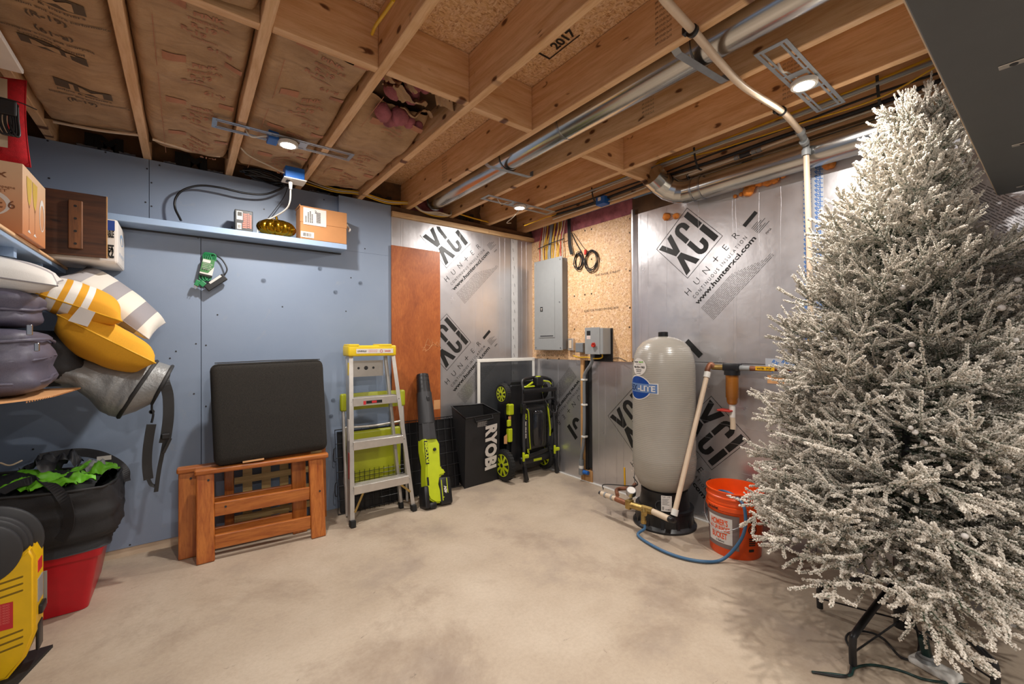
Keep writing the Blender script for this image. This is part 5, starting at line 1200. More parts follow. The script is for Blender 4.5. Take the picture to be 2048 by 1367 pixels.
# ---- mower grass bag
t = thing('grass_bag', 'black open grass bag with white vertical RYOBI lettering', 'bag', (-.78, -.1, 0))
C = [Vector((-.955, -.222, 0)), Vector((-.575, -.185, 0)), Vector((-.53, .0-.03, 0)), Vector((-.90, -.03, 0))]
Tt = [hit(931, 838, 'y', -.30), hit(1000, 826, 'y', -.27), hit(966, 808, 'y', -.05), hit(903, 813, 'y', -.06)]
m = MB(); n = 10
for i in range(4):
    a0, a1, b0_, b1_ = C[i], C[(i+1) % 4], Tt[i], Tt[(i+1) % 4]; nn = (a1-a0).cross(b0_-a0).normalized()
    m.grid(lambda u, v: (a0.lerp(a1, u)).lerp(b0_.lerp(b1_, u), v)+nn*(.012*math.sin(math.pi*u)*math.sin(math.pi*v)*(1+noise.noise(Vector((u*4, v*5, i))))), n, n)
m.add(C, [(3, 2, 1, 0)]); part('fabric_body', m, 'tote', t, smooth=40)
ins = []; cc = sum(Tt, Vector())/4
m = MB(); 
for i in range(4):
    a, b = Tt[i]-(Tt[i]-cc)*.05, Tt[(i+1) % 4]-(Tt[(i+1) % 4]-cc)*.05; a1, b1_ = C[i].lerp(Tt[i], .3)-(C[i]-sum(C, Vector())/4)*.05, C[(i+1) % 4].lerp(Tt[(i+1) % 4], .3)-(C[(i+1) % 4]-sum(C, Vector())/4)*.05
    m.add([a, b, b1_, a1], [(0, 1, 2, 3)])
part('lining', m, 'matblack', t)
m = MB(); m.tube([v+Vector((0, 0, .004)) for v in Tt], .0075, 8, closed=True); part('rim_frame', m, 'black', t, smooth=60)
m = MB(); a, b = Tt[0], Tt[1]; m.tube([a.lerp(b, .25), a.lerp(b, .25)+Vector((0, -.015, -.035)), a.lerp(b, .75)+Vector((0, -.015, -.03)), a.lerp(b, .75)], .006, 8); part('handle', m, 'black', t, smooth=60)
# lettering on the front of the bag
o_ = C[0].lerp(C[1], .70).lerp(Tt[0].lerp(Tt[1], .70), .86); dn = (C[0].lerp(C[1], .7)-Tt[0].lerp(Tt[1], .7)).normalized(); rt_ = (C[1]-C[0]).normalized()
nf = rt_.cross(dn).normalized()
if nf.y > 0: nf = -nf
m = MB(); 
rot = frame(o_+nf*.024, dn, rt_)   # reads downwards
text(m, 'RYOBI', .115, frame(o_+nf*.024+rt_*-.06, dn, rt_), width=.40, bold=.055); part('lettering', m, 'paper', t)
o2 = C[0].lerp(C[1], .30).lerp(Tt[0].lerp(Tt[1], .30), .93); m = MB(); ff = frame(o2+nf*.022, rt_, -dn)
for i in range(5): text(m, 'DANGER KEEP HANDS', .006, ff, 0, -.009*i, .085 if i % 2 else .10)
part('warning_print', m, 'paper', t)
# ---- lawn mower stored upright
t = thing('lawn_mower', 'black and lime battery lawn mower stored upright in the corner', 'lawn mower', (-.3, -.25, 0))
def wheel(x, y, z, r, w, nm_='wheel'):
    m = MB(); Tm = Matrix.Translation((x, y, z)) @ Matrix.Rotation(R(-90), 4, 'Y')
    m.lathe([(r*.70, -w/2), (r*.93, -w/2), (r, -w*.35), (r, w*.35), (r*.93, w/2), (r*.70, w/2)], 40, Tm)
    for k in range(30):
        a = 2*math.pi*k/30; c, s = math.cos(a), math.sin(a); m.bar((x-w*.4, y+c*r, z+s*r), (x+w*.4, y+c*r, z+s*r), r*.1, r*.05, (0, c, s))
    o_ = part(nm_, m, 'rubber', t, smooth=40)
    m = MB(); m.lathe([(r*.62, w/2-.002), (r*.72, w/2+.002), (r*.72, -w/2), (r*.62, -w/2)], 36, Tm); m.lathe([(0, w/2+.004), (r*.2, w/2+.006), (r*.22, w/2-.01)], 20, Tm)
    for k in range(9):
        a = 2*math.pi*k/9; c, s = math.cos(a), math.sin(a); m.bar((x-w/2, y+c*r*.15, z+s*r*.15), (x-w/2, y+c*r*.68, z+s*r*.68), r*.16, .008, (1, 0, 0))
    part('wheel_hub', m, 'lime', o_, smooth=40)
    m = MB(); m.lathe([(0, w/2+.008), (r*.13, w/2+.008), (r*.14, w/2+.002)], 16, Tm); part('hub_cap', m, 'black', o_)
wheel(-.585, -.27, .775, .092, .045); wheel(-.575, -.27, .145, .135, .05); wheel(-.10, -.22, .775, .092, .045, 'wheel'); wheel(-.075, -.24, .145, .125, .04)
m = MB()
prof = [(-.535, .10), (-.515, .06), (-.10, .06), (-.085, .12), (-.085, .80), (-.12, .87), (-.50, .87), (-.53, .84), (-.545, .60), (-.52, .40)]
bm = bmesh.new(); tm = MB(); tm.prism([(x, z) for x, z in prof], .17, frame((0, -.10, 0), (1, 0, 0), (0, 0, 1))); vv = [bm.verts.new(v) for v in tm.v]
for ff in tm.f: bm.faces.new([vv[i] for i in ff])
bmesh.ops.recalc_face_normals(bm, faces=bm.faces[:]); bmesh.ops.bevel(bm, geom=[e for e in bm.edges if e.calc_face_angle(0) > .7], offset=.03, segments=4, affect='EDGES'); m.addbm(bm); part('deck', m, 'black', t, smooth=50)
m = MB(); m.rbox((-.40, -.37, .25), (-.135, -.26, .66), .045, 4); part('motor_cover', m, 'black', t, smooth=50)
m = MB(); m.lathe([(.0, .0), (.065, .01), (.075, .05), (.075, .30), (.06, .33), (0, .335)], 28, Matrix.Translation((-.262, -.34, .285))); part('battery_hatch', m, plain('glossy_smoke', '1d1d20', .08), t, smooth=60)
m = MB(); m.ribbon([(-.405, -.372, .64), (-.385, -.382, .60), (-.378, -.382, .40), (-.36, -.375, .27)], .008, .006, (0, 1, 0), 4); m.ribbon([(-.15, -.375, .66), (-.125, -.378, .45), (-.118, -.37, .36)], .014, .008, (1, 0, 0), 4); part('lime_trim', m, 'lime', t)
m = MB(); m.rbox((-.535, -.29, .58), (-.475, -.24, .68), .012, 2); m.rbox((-.535, -.285, .34), (-.49, -.245, .46), .008, 2); m.rbox((-.545, -.285, .48), (-.505, -.262, .54), .008, 2); part('lime_panel', m, 'lime', t)
m = MB(); f = frame((-.425, -.3735, .60), (0, 0, -1), (1, 0, 0)); text(m, '40V', .026, f, 0, 0, .06, .05); part('lettering', m, 'lime', t)
m = MB(); text(m, 'BRUSHLESS', .018, f, .075, .002, .15, .04); part('lettering', m, 'paper', t)
m = MB(); text(m, '20"', .022, f, .32, .03, .05, .04); part('lettering', m, 'lime', t)
m = MB(); m.box((-.53, -.2725, .50), (-.50, -.2715, .57)); m.add([(-.585, -.28, .40), (-.55, -.28, .42), (-.55, -.28, .33), (-.585, -.28, .335)], [(0, 1, 2, 3)]); part('warning_label', m, 'cardl', t)
FL, FR = (-.45, -.40), (-.055, -.375)
for k, (x, y) in enumerate((FL, FR)):
    s = 1 if k else -1
    m = MB(); m.tube([(x, y+.0, .15), (x+.0*s, y+.01, .40), (x+.012*s*-1, y+.02, .64)], .0135, 14, 5); part('handle_tube', m, 'dark', t, smooth=60)
    m = MB(); m.tube([(x, y, .16), (x+.005, y-.005, .10), (x+.025*1, y-.012, .018)], .014, 10, 3); m.bar((x, y, .14), (x+.01, y-.01, .005), .03, .03, (0, 1, 0), .004); part('bracket_foot', m, 'black', t, smooth=40)
    m = MB(); m.rbox((x-.02, y-.03, .215), (x+.03*1, y+.0, .245), .006, 2); m.rbox((x-.035, y-.03, .19), (x-.018, y-.01, .27), .006, 2); part('cam_lever', m, 'lime', t, smooth=40)
    m = MB(); m.cyl((x-.0, y+.03, .66), (x, y-.01, .66), .022, 14); m.rbox((x-.018, y-.005, .60), (x+.018, y+.035, .69), .006, 2); part('handle_joint', m, 'black', t, smooth=40)
m = MB(); m.tube([(FL[0]+.0, FL[1]+.03, .66), (FL[0]+.01, FL[1]+.03, .80), (FL[0]+.03, FL[1]+.06, .885), (-.33, -.33, .905), (-.18, -.32, .905), (FR[0]-.01, FR[1]+.05, .875), (FR[0], FR[1]+.03, .80), (FR[0], FR[1]+.03, .66)], .0145, 14, 6); part('upper_handle', m, 'black', t, smooth=60)
m = MB(); m.tube([(FL[0], FL[1]+.02, .70), (-.25, -.38, .70), (FR[0], FR[1]+.02, .71)], .010, 10, 3); part('cross_tube', m, 'dark', t, smooth=60)
m = MB(); m.rbox((FL[0], -.40, .775), (FR[0], -.37, .815), .008, 2); part('control_bar', m, 'black', t, smooth=40)
m = MB(); m.rbox((-.285, -.385, .83), (-.205, -.315, .915), .012, 3); part('switch_housing', m, 'black', t, smooth=40)
m = MB(); m.rbox((-.265, -.37, .912), (-.225, -.335, .921), .003, 1); m.rbox((-.43, -.375, .825), (-.30, -.355, .84), .005, 1); m.bar((-.40, -.37, .835), (-.315, -.36, .87), .016, .012, (0, 1, 0), .004); m.tube([(-.20, -.36, .875), (-.13, -.37, .865), (-.10, -.37, .84)], .006, 8, 4); part('lime_lever', m, 'lime', t, smooth=40)
m = MB(); m.tube([(-.23, -.36, .83), (-.22, -.38, .76), (-.21, -.385, .70)], .004, 8, 4); m.tube([(-.19, -.385, .70), (-.15, -.42, .60), (-.09, -.42, .58), (-.055, -.40, .64)], .0045, 8, 6); part('control_cable', m, 'dark', t, smooth=60)
m = MB(); m.rbox((-.44, -.345, .13), (-.08, -.30, .20), .02, 3); m.bar((-.40, -.36, .20), (-.14, -.36, .235), .012, .04, (0, 0, 1), .004); part('rear_guard', m, 'black', t, smooth=50)
m = MB(); m.rbox((-.30, -.3485, .145), (-.20, -.3455, .168), .002, 1); part('lime_badge', m, 'lime', t)
# ================================================================== shelves and stored things on the left
t = thing('upper_shelf', 'upper blue plank shelf with wood edge on the left wall', 'shelf', (-3.6, -1.2, 1.62))
m = MB(); m.rbox((XL, -3.0, 1.612), (-3.335, -.0, 1.632), .002, 1); part('shelf_board', m, 'blueshelf', t)
m = MB(); m.rbox((-3.345, -3.0, 1.632), (-3.327, -.002, 1.6445), .002, 1); part('edge_strip', m, 'joist', t)
m = MB(); m.box((XL, -3.0, 1.632), (-3.3455, -.002, 1.6435)); part('shelf_top', m, 'card', t)
for y in (-.35, -.75, -1.3): m = MB(); m.box((XL, y-.019, 1.574), (-3.36, y+.019, 1.612)); part('cleat', m, 'blueshelf', t)
t = thing('lower_shelf', 'lower blue plank shelf carrying bags and cushions', 'shelf', (-3.6, -1.2, 1.0))
m = MB(); m.rbox((XL, -3.0, .985), (-3.41, -.0, 1.02), .002, 1); part('shelf_board', m, 'blueshelf', t)
m = MB(); m.rbox((XL, -2.9, .93), (XL+.04, -.0, .985), .002, 1); part('shelf_cleat_and_strip', m, 'blueshelf', t)
m = MB(); m.add([(-3.70, -1.6, 1.0205), (-3.255, -1.0, 1.0205), (-3.225, -.92, 1.0205), (-3.20, -.56, 1.022), (-3.70, -.45, 1.0205), (-3.70, -1.6, 1.0265), (-3.255, -1.0, 1.0265), (-3.225, -.92, 1.0265), (-3.20, -.56, 1.028), (-3.70, -.45, 1.0265)],
   [(4, 3, 2, 1, 0), (5, 6, 7, 8, 9), (0, 1, 6, 5), (1, 2, 7, 6), (2, 3, 8, 7), (3, 4, 9, 8), (4, 0, 5, 9)]); o = single('cardboard_sheet', m, 'cardl', 'flat piece of cardboard sticking out from the lower shelf', 'cardboard')
m = MB(); g = random.Random(3)
for i in range(30): y = -.60-i*.018; x = -3.2+(-.0 if y > -.92 else .33*(y+.92)*.3)-.0005-.022*(-y-.6)/.33 ; m.box((x-.001, y, 1.0215), (x+.001, y+.008, 1.0262))
part('corrugation', m, 'card', o)
# ---- upper shelf items
S1 = 1.6455
lo, hi = Vector((-3.62, -.90, S1)), Vector((-3.308, -.577, 1.912)); t = thing('glassware_box', 'tan champagne glass box on the upper shelf, Get 6 print', 'box', ((lo.x+hi.x)/2, (lo.y+hi.y)/2, lo.z))
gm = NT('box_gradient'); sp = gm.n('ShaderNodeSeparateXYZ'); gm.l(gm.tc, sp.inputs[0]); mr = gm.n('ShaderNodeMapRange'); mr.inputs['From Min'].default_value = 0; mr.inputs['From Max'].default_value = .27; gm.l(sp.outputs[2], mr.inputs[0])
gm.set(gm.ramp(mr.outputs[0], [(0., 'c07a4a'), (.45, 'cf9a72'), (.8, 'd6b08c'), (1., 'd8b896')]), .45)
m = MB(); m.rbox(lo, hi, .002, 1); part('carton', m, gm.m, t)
fF = frame((lo.x, lo.y-.001, lo.z), (1, 0, 0), (0, 0, 1)); W0 = hi.x-lo.x; fS = frame((hi.x+.001, lo.y, lo.z), (0, 1, 0), (0, 0, 1)); D0 = hi.y-lo.y
m = MB()
def oval(m, f, cx, cy, rx, ry, t_, n=36):
    for i in range(n):
        a, b = 2*math.pi*i/n, 2*math.pi*(i+1)/n; w1 = 1-t_*(.6+.4*math.sin(a)); w2 = 1-t_*(.6+.4*math.sin(b))
        m.add([(cx+rx*math.cos(a), cy+ry*math.sin(a), 0), (cx+rx*w1*math.cos(a), cy+ry*w1*math.sin(a), 0), (cx+rx*w2*math.cos(b), cy+ry*w2*math.sin(b), 0), (cx+rx*math.cos(b), cy+ry*math.sin(b), 0)], [(0, 3, 2, 1)], f)
oval(m, fF, W0-.115, .105, .085, .055, .25); part('oval_print', m, 'paper', t)
m = MB(); oval(m, fS, D0-.06, .13, .040, .068, .35); part('oval_print', m, 'paper', t)
m = MB(); f2_ = frame((lo.x, lo.y-.002, lo.z), (1, 0, 0), (0, 0, 1)); text(m, 'Buy 4 Get 6', .030, f2_, W0-.22, .09, .20, .01); text(m, 'crystal clear champagne', .010, f2_, W0-.16, .165, .14); text(m, 'FLUTE SET', .010, f2_, W0-.14, .15, .10); text(m, 'xx', .03, f2_, W0-.10, .205, .06); 
for i in range(4): text(m, 'elegant stemware for every table', .005, f2_, W0-.18, .04-i*.008, .12)
part('lettering', m, plain('brown_print', '7a4a2a', .5), t)
m = MB(); m2 = MB(); m3 = MB()
for cx in (.075, .155):
    m.add([(cx-.035, .235, 0), (cx-.032, .19, 0), (cx-.016, .14, 0), (cx, .125, 0), (cx+.016, .14, 0), (cx+.032, .19, 0), (cx+.035, .235, 0)], [tuple(range(7))], fS)
    rect(m2, cx-.0012, .03, cx+.0012, .125, fS); m2.add([(cx-.012, .135, 0), (cx, .115, 0), (cx+.012, .135, 0), (cx, .122, 0)], [(0, 1, 2, 3)], frame((hi.x+.0016, lo.y, lo.z), (0, 1, 0), (0, 0, 1))); m3.add([(cx-.022, .02, 0), (cx+.022, .02, 0), (cx, .032, 0)], [(0, 1, 2)], fS)
part('glass_picture', m, plain('champagne_print', 'c9a94a', .4), t); part('stem_print', m2, plain('stem_print', '7d4d2c', .5), t); part('foot_print', m3, 'paper', t)
# red christmas pillow on top
def pillow(name, c, U, V, T, label, mat, cat='pillow', group=None, nseg=22, pinch=.045, seed=0, extra=None):
    U, V = Vector(U), Vector(V); N_ = U.cross(V).normalized(); c = Vector(c); m = MB(); uv = []
    def P_(a, b, s):
        u, v = 2*a-1, 2*b-1; e = max(0, (1-abs(u)**2.2))*max(0, (1-abs(v)**2.2)); t_ = T*(e**.42)
        k1 = 1-pinch*(1-u*u)*abs(v)**3; k2 = 1-pinch*(1-v*v)*abs(u)**3
        w = .5*T*.14*noise.noise(Vector((u*2.3+seed, v*2.3, s)))*min(1, e*4)
        return c+U*(u*k2)+V*(v*k1)+N_*(s*(t_+w))
    for s in (1, -1):
        k = len(m.v); m.grid((lambda a, b, s=s: P_(a if s > 0 else 1-a, b, s)), nseg, nseg); uv += [((i//(nseg+1))/nseg if s > 0 else 1-(i//(nseg+1))/nseg, (i % (nseg+1))/nseg) for i in range((nseg+1)**2)]
    m.uv = uv; o = thing(name, label, cat, c, group); part('cover', m, mat, o, smooth=180)
    m = MB(); m.tube([P_(a, b, 0) for a, b in [(i/10, 0) for i in range(10)]+[(1, i/10) for i in range(10)]+[(1-i/10, 1) for i in range(10)]+[(0, 1-i/10) for i in range(10)]], .0028, 6, closed=True); part('seam', m, mat if not isinstance(mat, bpy.types.Material) else (extra or 'pgrey'), o, smooth=60)
    return o
o = pillow('red_pillow', (-3.50, -.745, 2.105), (.175, .0, .02), (-.012, .03, .185), .04, 'red plush pillow with picture panel on the champagne glass box', 'velred')
m = MB(); f = frame((-3.632, -.842, 1.965), (1, 0, .04), (-.07, .16, 1)); m.grid(lambda a, b: f @ Vector((a*.275, b*.285, .010+.016*math.sin(a*3.14)*math.sin(b*3.14))), 10, 10); part('picture_panel', m, 'cream', o)
m = MB()
for (x, y, w, h) in ((.17, .205, .085, .07), (.17, .02, .085, .06), (.03, .02, .09, .12)):
    f3 = f @ Matrix.Translation((0, 0, .029)); 
    for a, b, c_, d_ in ((x, y, x+w, y+.003), (x, y+h-.003, x+w, y+h), (x, y, x+.003, y+h), (x+w-.003, y, x+w, y+h)): rect(m, a, b, c_, d_, f3)
    k = len(m.v); ring2d(m, .012, .018, 0, 14); 
    for v in m.v[k:]: v.xyz = f3 @ Vector((x+w/2+v.x, y+h/2+v.y, 0))
part('panel_print', m, 'ink', o)
t = thing('cable_bundle', 'bundle of black cable tied against the red pillow', 'cable', (-3.40, -.83, 2.1))
m = MB(); c = hit(12, 232, 'y', -.875)
for k in range(4): m.tube([c+Vector((-.02+.012*k, 0, .06)), c+Vector((-.025+.012*k, -.01, -.02)), c+Vector((-.01+.012*k, -.014, -.07)), c+Vector((.012+.008*k, -.01, -.065)), c+Vector((.014+.006*k, -.008, -.01)), c+Vector((.0+.01*k, -.006, .05))], .0042, 8, 6)
part('loops', m, 'black', t, smooth=60)
m = MB(); m.rbox(tuple(c+Vector((-.03, -.018, .0))), tuple(c+Vector((.03, .0, .06))), .006, 2); part('adapter', m, 'black', t)
m = MB(); m.tube([c+Vector((-.05, -.005, .065)), c+Vector((.03, -.006, .062)), c+Vector((.08, .0, .05))], .002, 6, 4); part('tie', m, 'black', t)
# white box at the back of the upper shelf
lo, hi = Vector((-3.62, -.302, S1)), Vector((-3.098, -.004, 1.876)); t = thing('printed_box', 'white and blue printed appliance box overhanging the upper shelf', 'box', ((lo.x+hi.x)/2, (lo.y+hi.y)/2, lo.z))
m = MB(); m.rbox(lo, hi, .012, 2); part('carton', m, 'paper', t)
f = frame((lo.x, lo.y-.001, lo.z), (1, 0, 0), (0, 0, 1)); Wb = hi.x-lo.x
m = MB(); rect(m, .02, .17, Wb-.012, .222, f); part('blue_band', m, plain('royal_blue_print', '1d3f8e', .45), t)
m = MB(); f = frame((lo.x, lo.y-.0018, lo.z), (1, 0, 0), (0, 0, 1)); text(m, 'SALTERS', .036, f, Wb-.25, .178, .21, .05); part('red_lettering', m, plain('bright_red_print', 'd3232b', .45), t)
m = MB()
for i, s in enumerate(('TABLE', 'SET')): text(m, s, .034, frame((hi.x-.05, lo.y-.0018, lo.z+.135-.075*i), (1, 0, 0), (0, 0, 1)), -.0, 0, .035, .05)
text(m, '7k2', .05, f, Wb-.055, .03, .04, .04); rect(m, .09, .012, .16, .035, f); part('black_lettering', m, 'ink', t)
m = MB(); fs = frame((hi.x+.001, lo.y, lo.z), (0, 1, 0), (0, 0, 1))
for a in range(3): text(m, 'HDTV', .02, fs, .06+.07*a, .05, .05)
oval(m, fs, .16, .15, .07, .03, .5); part('side_print', m, plain('pale_blue_print', '8fb2d6', .4), t)
m = MB(); f = frame((lo.x, lo.y-.001, lo.z), (1, 0, 0), (0, 0, 1)); 
# stained plaque with batten, leaning in front of the box
c0 = hit(213, 516, 'y', -.335); c1 = hit(213, 393, 'y', -.335); c2 = hit(70, 505, 'y', -.335)
t = thing('wooden_plaque', 'dark stained wooden board with short batten on the upper shelf', 'board', (c0.x-.12, -.33, S1+.03))
x1_, x0_ = c0.x, c0.x-.34; zb0, zb1 = c0.z, c1.z
m = MB(); m.rbox((x0_, -.335, zb0), (x1_, -.318, zb1), .002, 1); part('board', m, 'plaque', t)
m = MB(); m.box((x1_-.0005, -.3352, zb0), (x1_+.0025, -.3178, zb1)); part('raw_edge', m, 'stud', t)
ba, bb = hit(136, 495, 'y', -.352), hit(165, 402, 'y', -.352); m = MB(); m.rbox((ba.x, -.352, ba.z), (bb.x, -.3355, bb.z), .003, 1); bt = part('batten', m, 'plaqueb', t)
for k in range(4): m = MB(); z = ba.z+(bb.z-ba.z)*(.10+.26*k); m.cyl((ba.x*.5+bb.x*.5, -.351, z), (ba.x*.5+bb.x*.5, -.3526, z), .006, 12); part('screw_hole', m, 'ink', bt)
m = MB(); m.box((x0_+.08, -.335, S1), (x0_+.12, -.318, zb0)); 
# ---- pillows on the lower shelf
mp1 = stripes('yellow_white_stripe', [(0, 'e0dcd6'), (.10, 'd79a22'), (.17, 'e0dcd6'), (.27, 'd79a22'), (.34, 'e0dcd6'), (.44, 'd79a22'), (.52, 'e0dcd6'), (.60, 'd8981c')])
mp2 = stripes('grey_cream_stripe', [(0, 'aaa6a8'), (.15, 'd8d2c8'), (.33, '9a9597'), (.5, 'd9d2c4'), (.68, '8f8a8d'), (.85, 'd9d2c6')])
mp3 = stripes('grey_edge_stripe', [(0, 'dedad4'), (.35, '9e9a9c'), (.5, 'd8d4ce')], 1)
pillow('plaid_pillow', (-3.105, -.24, 1.45), (.165, -.02, -.15), (.03, .14, .05), .07, 'grey and cream banded pillow at the back, by the wall', mp2, group='pillows on the lower shelf', seed=3)
o = pillow('yellow_pillow', (-3.125, -.50, 1.225), (.165, -.02, -.11), (-.03, .17, -.02), .095, 'plain mustard yellow pillow lying on the silver tarp bag', plain('mustard_fabric', 'd79a1c', .85, 0, .05, 200, .2), group='pillows on the lower shelf', seed=5, extra='tag')
o = pillow('striped_pillow', (-3.215, -.50, 1.425), (.145, -.0, -.06), (-.02, .16, .035), .085, 'mustard pillow with white stripes, above the plain yellow one', mp1, group='pillows on the lower shelf', seed=7, extra='tag')
m = MB(); q = [hit(160, 613, 'y', -.71), hit(191, 624, 'y', -.71), hit(175, 653, 'y', -.71), hit(136, 641, 'y', -.71)]; m.add([*q, *[v+Vector((0, .002, 0)) for v in q]], [(3, 2, 1, 0), (4, 5, 6, 7), (0, 1, 5, 4), (1, 2, 6, 5), (2, 3, 7, 6), (3, 0, 4, 7)]); part('care_label', m, 'paper', o)
pillow('grey_pillow', (-3.44, -.80, 1.505), (.21, .03, -.025), (-.02, .17, .03), .07, 'flat grey and white pillow on top of the luggage, far left', mp3, group='pillows on the lower shelf', seed=9)
# ---- luggage
def softcase(name, lo, hi, label, seed, group, bulge=.03, zips=()):
    lo, hi = Vector(lo), Vector(hi); t = thing(name, label, 'luggage', ((lo.x+hi.x)/2, (lo.y+hi.y)/2, lo.z), group); c = (lo+hi)/2; d = (hi-lo)/2
    m = MB(); bm = bmesh.new(); bmesh.ops.create_cube(bm, size=2); bmesh.ops.subdivide_edges(bm, edges=bm.edges[:], cuts=11, use_grid_fill=True)
    for v in bm.verts:
        p = v.co.copy(); n4 = (abs(p.x)**5+abs(p.y)**5+abs(p.z)**5)**(1/5); p = p/n4*1.0
        q_ = Vector((p.x*d.x, p.y*d.y, p.z*d.z)); s_ = 1+.07*noise.noise(q_*9+Vector((seed, 0, 0)))+.035*math.sin(q_.z*70+seed+3*noise.noise(q_*5)); v.co = c+Vector((q_.x*s_, q_.y*s_, q_.z))
    m.addbm(bm); part('fabric_body', m, 'luggage', t, smooth=180)
    for k, zf_ in enumerate(zips):
        z = lo.z+(hi.z-lo.z)*zf_; loop = []
        for i in range(28):
            a = 2*math.pi*i/28; p = Vector((math.cos(a), math.sin(a), 0)); n4 = (abs(p.x)**5+abs(p.y)**5)**(1/5); p /= n4; p *= (1-abs(2*zf_-1)**5)**.2*(1.0+.07*noise.noise(Vector((p.x*d.x*9+seed, p.y*d.y*9, 0)))); loop.append((c.x+p.x*d.x*1.012, c.y+p.y*d.y*1.012, z+.012*math.sin(a*2+k)))
        m = MB(); m.tube(loop, .0055, 6, closed=True); part('piping', m, 'luggage', t, smooth=60)
        zp = Vector(loop[27-2]); 
    return t
t1 = softcase('travel_bag', (-3.72, -1.05, 1.03), (-3.25, -.62, 1.285), 'large slate grey bag at the bottom of the shelf pile', 1, 'slate bags on the lower shelf', zips=(.25, .55, .8))
m = MB(); p = hit(75, 692, 'y', -1.06); m.rbox((p.x-.006, -1.075, p.z-.018), (p.x+.006, -1.06, p.z+.012), .002, 1); p = hit(62, 658, 'y', -1.05); m.rbox((p.x-.007, -1.075, p.z-.022), (p.x+.007, -1.06, p.z+.016), .002, 1); part('zip_pull', m, 'galv', t1)
t2 = softcase('travel_bag', (-3.74, -.98, 1.29), (-3.285, -.62, 1.44), 'smaller slate grey bag stacked under the grey pillow', 6, 'slate bags on the lower shelf', zips=(.5,))
softcase('dark_bag', (-3.60, -.56, 1.03), (-3.20, -.20, 1.29), 'dark bag behind the slate luggage, under the striped pillow', 11, None).children[0].data.materials[0] = M['tote']
# ---- silver tarp bag with black straps
t = thing('tarp_bag', 'silver tarp bag with black trim draped over the shelf end', 'bag', (-3.1, -.4, 1.0))
SEC = [((95, 712), (95, 770)), ((140, 716), (150, 776)), ((185, 716), (182, 800)), ((235, 718), (202, 822)), ((280, 720), (218, 831)), ((313, 722), (236, 834)), ((330, 727), (272, 822)), ((345, 732), (304, 806))]
def prof(a, s):
    x = s*(len(SEC)-1); k = min(int(x), len(SEC)-2); f_ = x-k; yd = -.42
    def P2(j): return hit(*SEC[j][0], 'y', yd), hit(*SEC[j][1], 'y', yd)
    T_, B_ = P2(k)[0].lerp(P2(k+1)[0], f_), P2(k)[1].lerp(P2(k+1)[1], f_)
    c_, h_ = (T_+B_)/2, (T_-B_)/2; n_ = (.018*noise.noise(Vector((a*1.5, s*5, 3)))+.007*noise.noise(Vector((a*5, s*16, 5))))*(0.2 if s > .7 else 1)
    return c_+h_*math.sin(a)*(1+n_*2)+Vector((0, (.13+n_)*math.cos(a), 0))
m = MB(); m.grid(lambda u, v: prof(2*math.pi*v, u), 42, 40); part('tarp_body', m, 'tarp', t, smooth=180)
m = MB(); m.tube([prof(2*math.pi*v/36, 1.0) for v in range(36)], .009, 6, closed=True); part('black_trim', m, 'matblack', t, smooth=60)
m = MB(); m.tube([prof(2*math.pi*v/36, .72) for v in range(36)], .010, 6, closed=True); part('black_trim', m, 'matblack', t, smooth=60)
m = MB(); m.grid(lambda u, v: prof(2*math.pi*v, 1.0).lerp(prof(math.pi, 1.0), u*.0).lerp((prof(math.pi/2, 1.0)+prof(-math.pi/2, 1.0))/2+Vector((-.04, 0, 0)), u*.97), 4, 36); part('mouth_lining', m, 'matblack', t, smooth=60)
def PS(px, py, y=-.42): return hit(px, py, 'y', y)
m = MB(); m.ribbon([PS(330, 745, -.36), PS(328, 760), PS(336, 790), PS(337, 830), PS(333, 865), PS(329, 885)], .048, .003, (1, .3, 0), 5); m.ribbon([PS(329, 885), PS(325, 905), PS(318, 940), PS(312, 983)], .018, .004, (1, .3, 0), 5); m.ribbon([PS(341, 876, -.43), PS(333, 893, -.43), PS(327, 905, -.43)], .014, .003, (1, .3, 0)); m.ribbon([PS(312, 970), PS(304, 967), PS(296, 955), PS(293, 930), PS(292, 900), PS(297, 870), PS(302, 845)], lambda: 0, 0) if False else None
m.ribbon([PS(311, 972), PS(302, 968), PS(297, 958)], .016, .003, (1, .3, 0), 4); m.ribbon([PS(297, 958), PS(294, 930), PS(295, 900), PS(299, 870), PS(303, 848)], .040, .003, (1, .3, 0), 5)
st_ = part('shoulder_strap', m, 'matblack', t)
m = MB(); p = PS(331, 872, -.43); m.rbox((p.x-.017, p.y-.006, p.z-.014), (p.x+.017, p.y+.006, p.z+.014), .004, 1); part('strap_slider', m, 'black', st_)
m = MB(); a_, b_ = PS(304, 805), PS(303, 845); m.tube([a_, a_.lerp(b_, .3), a_.lerp(b_, .6)+Vector((.006, 0, 0)), b_], .005, 8, 4); m.ring(a_.lerp(b_, .45), (0, 1, 0), .012, .004, .006, 14); part('snap_hook', m, 'black', st_, smooth=60)
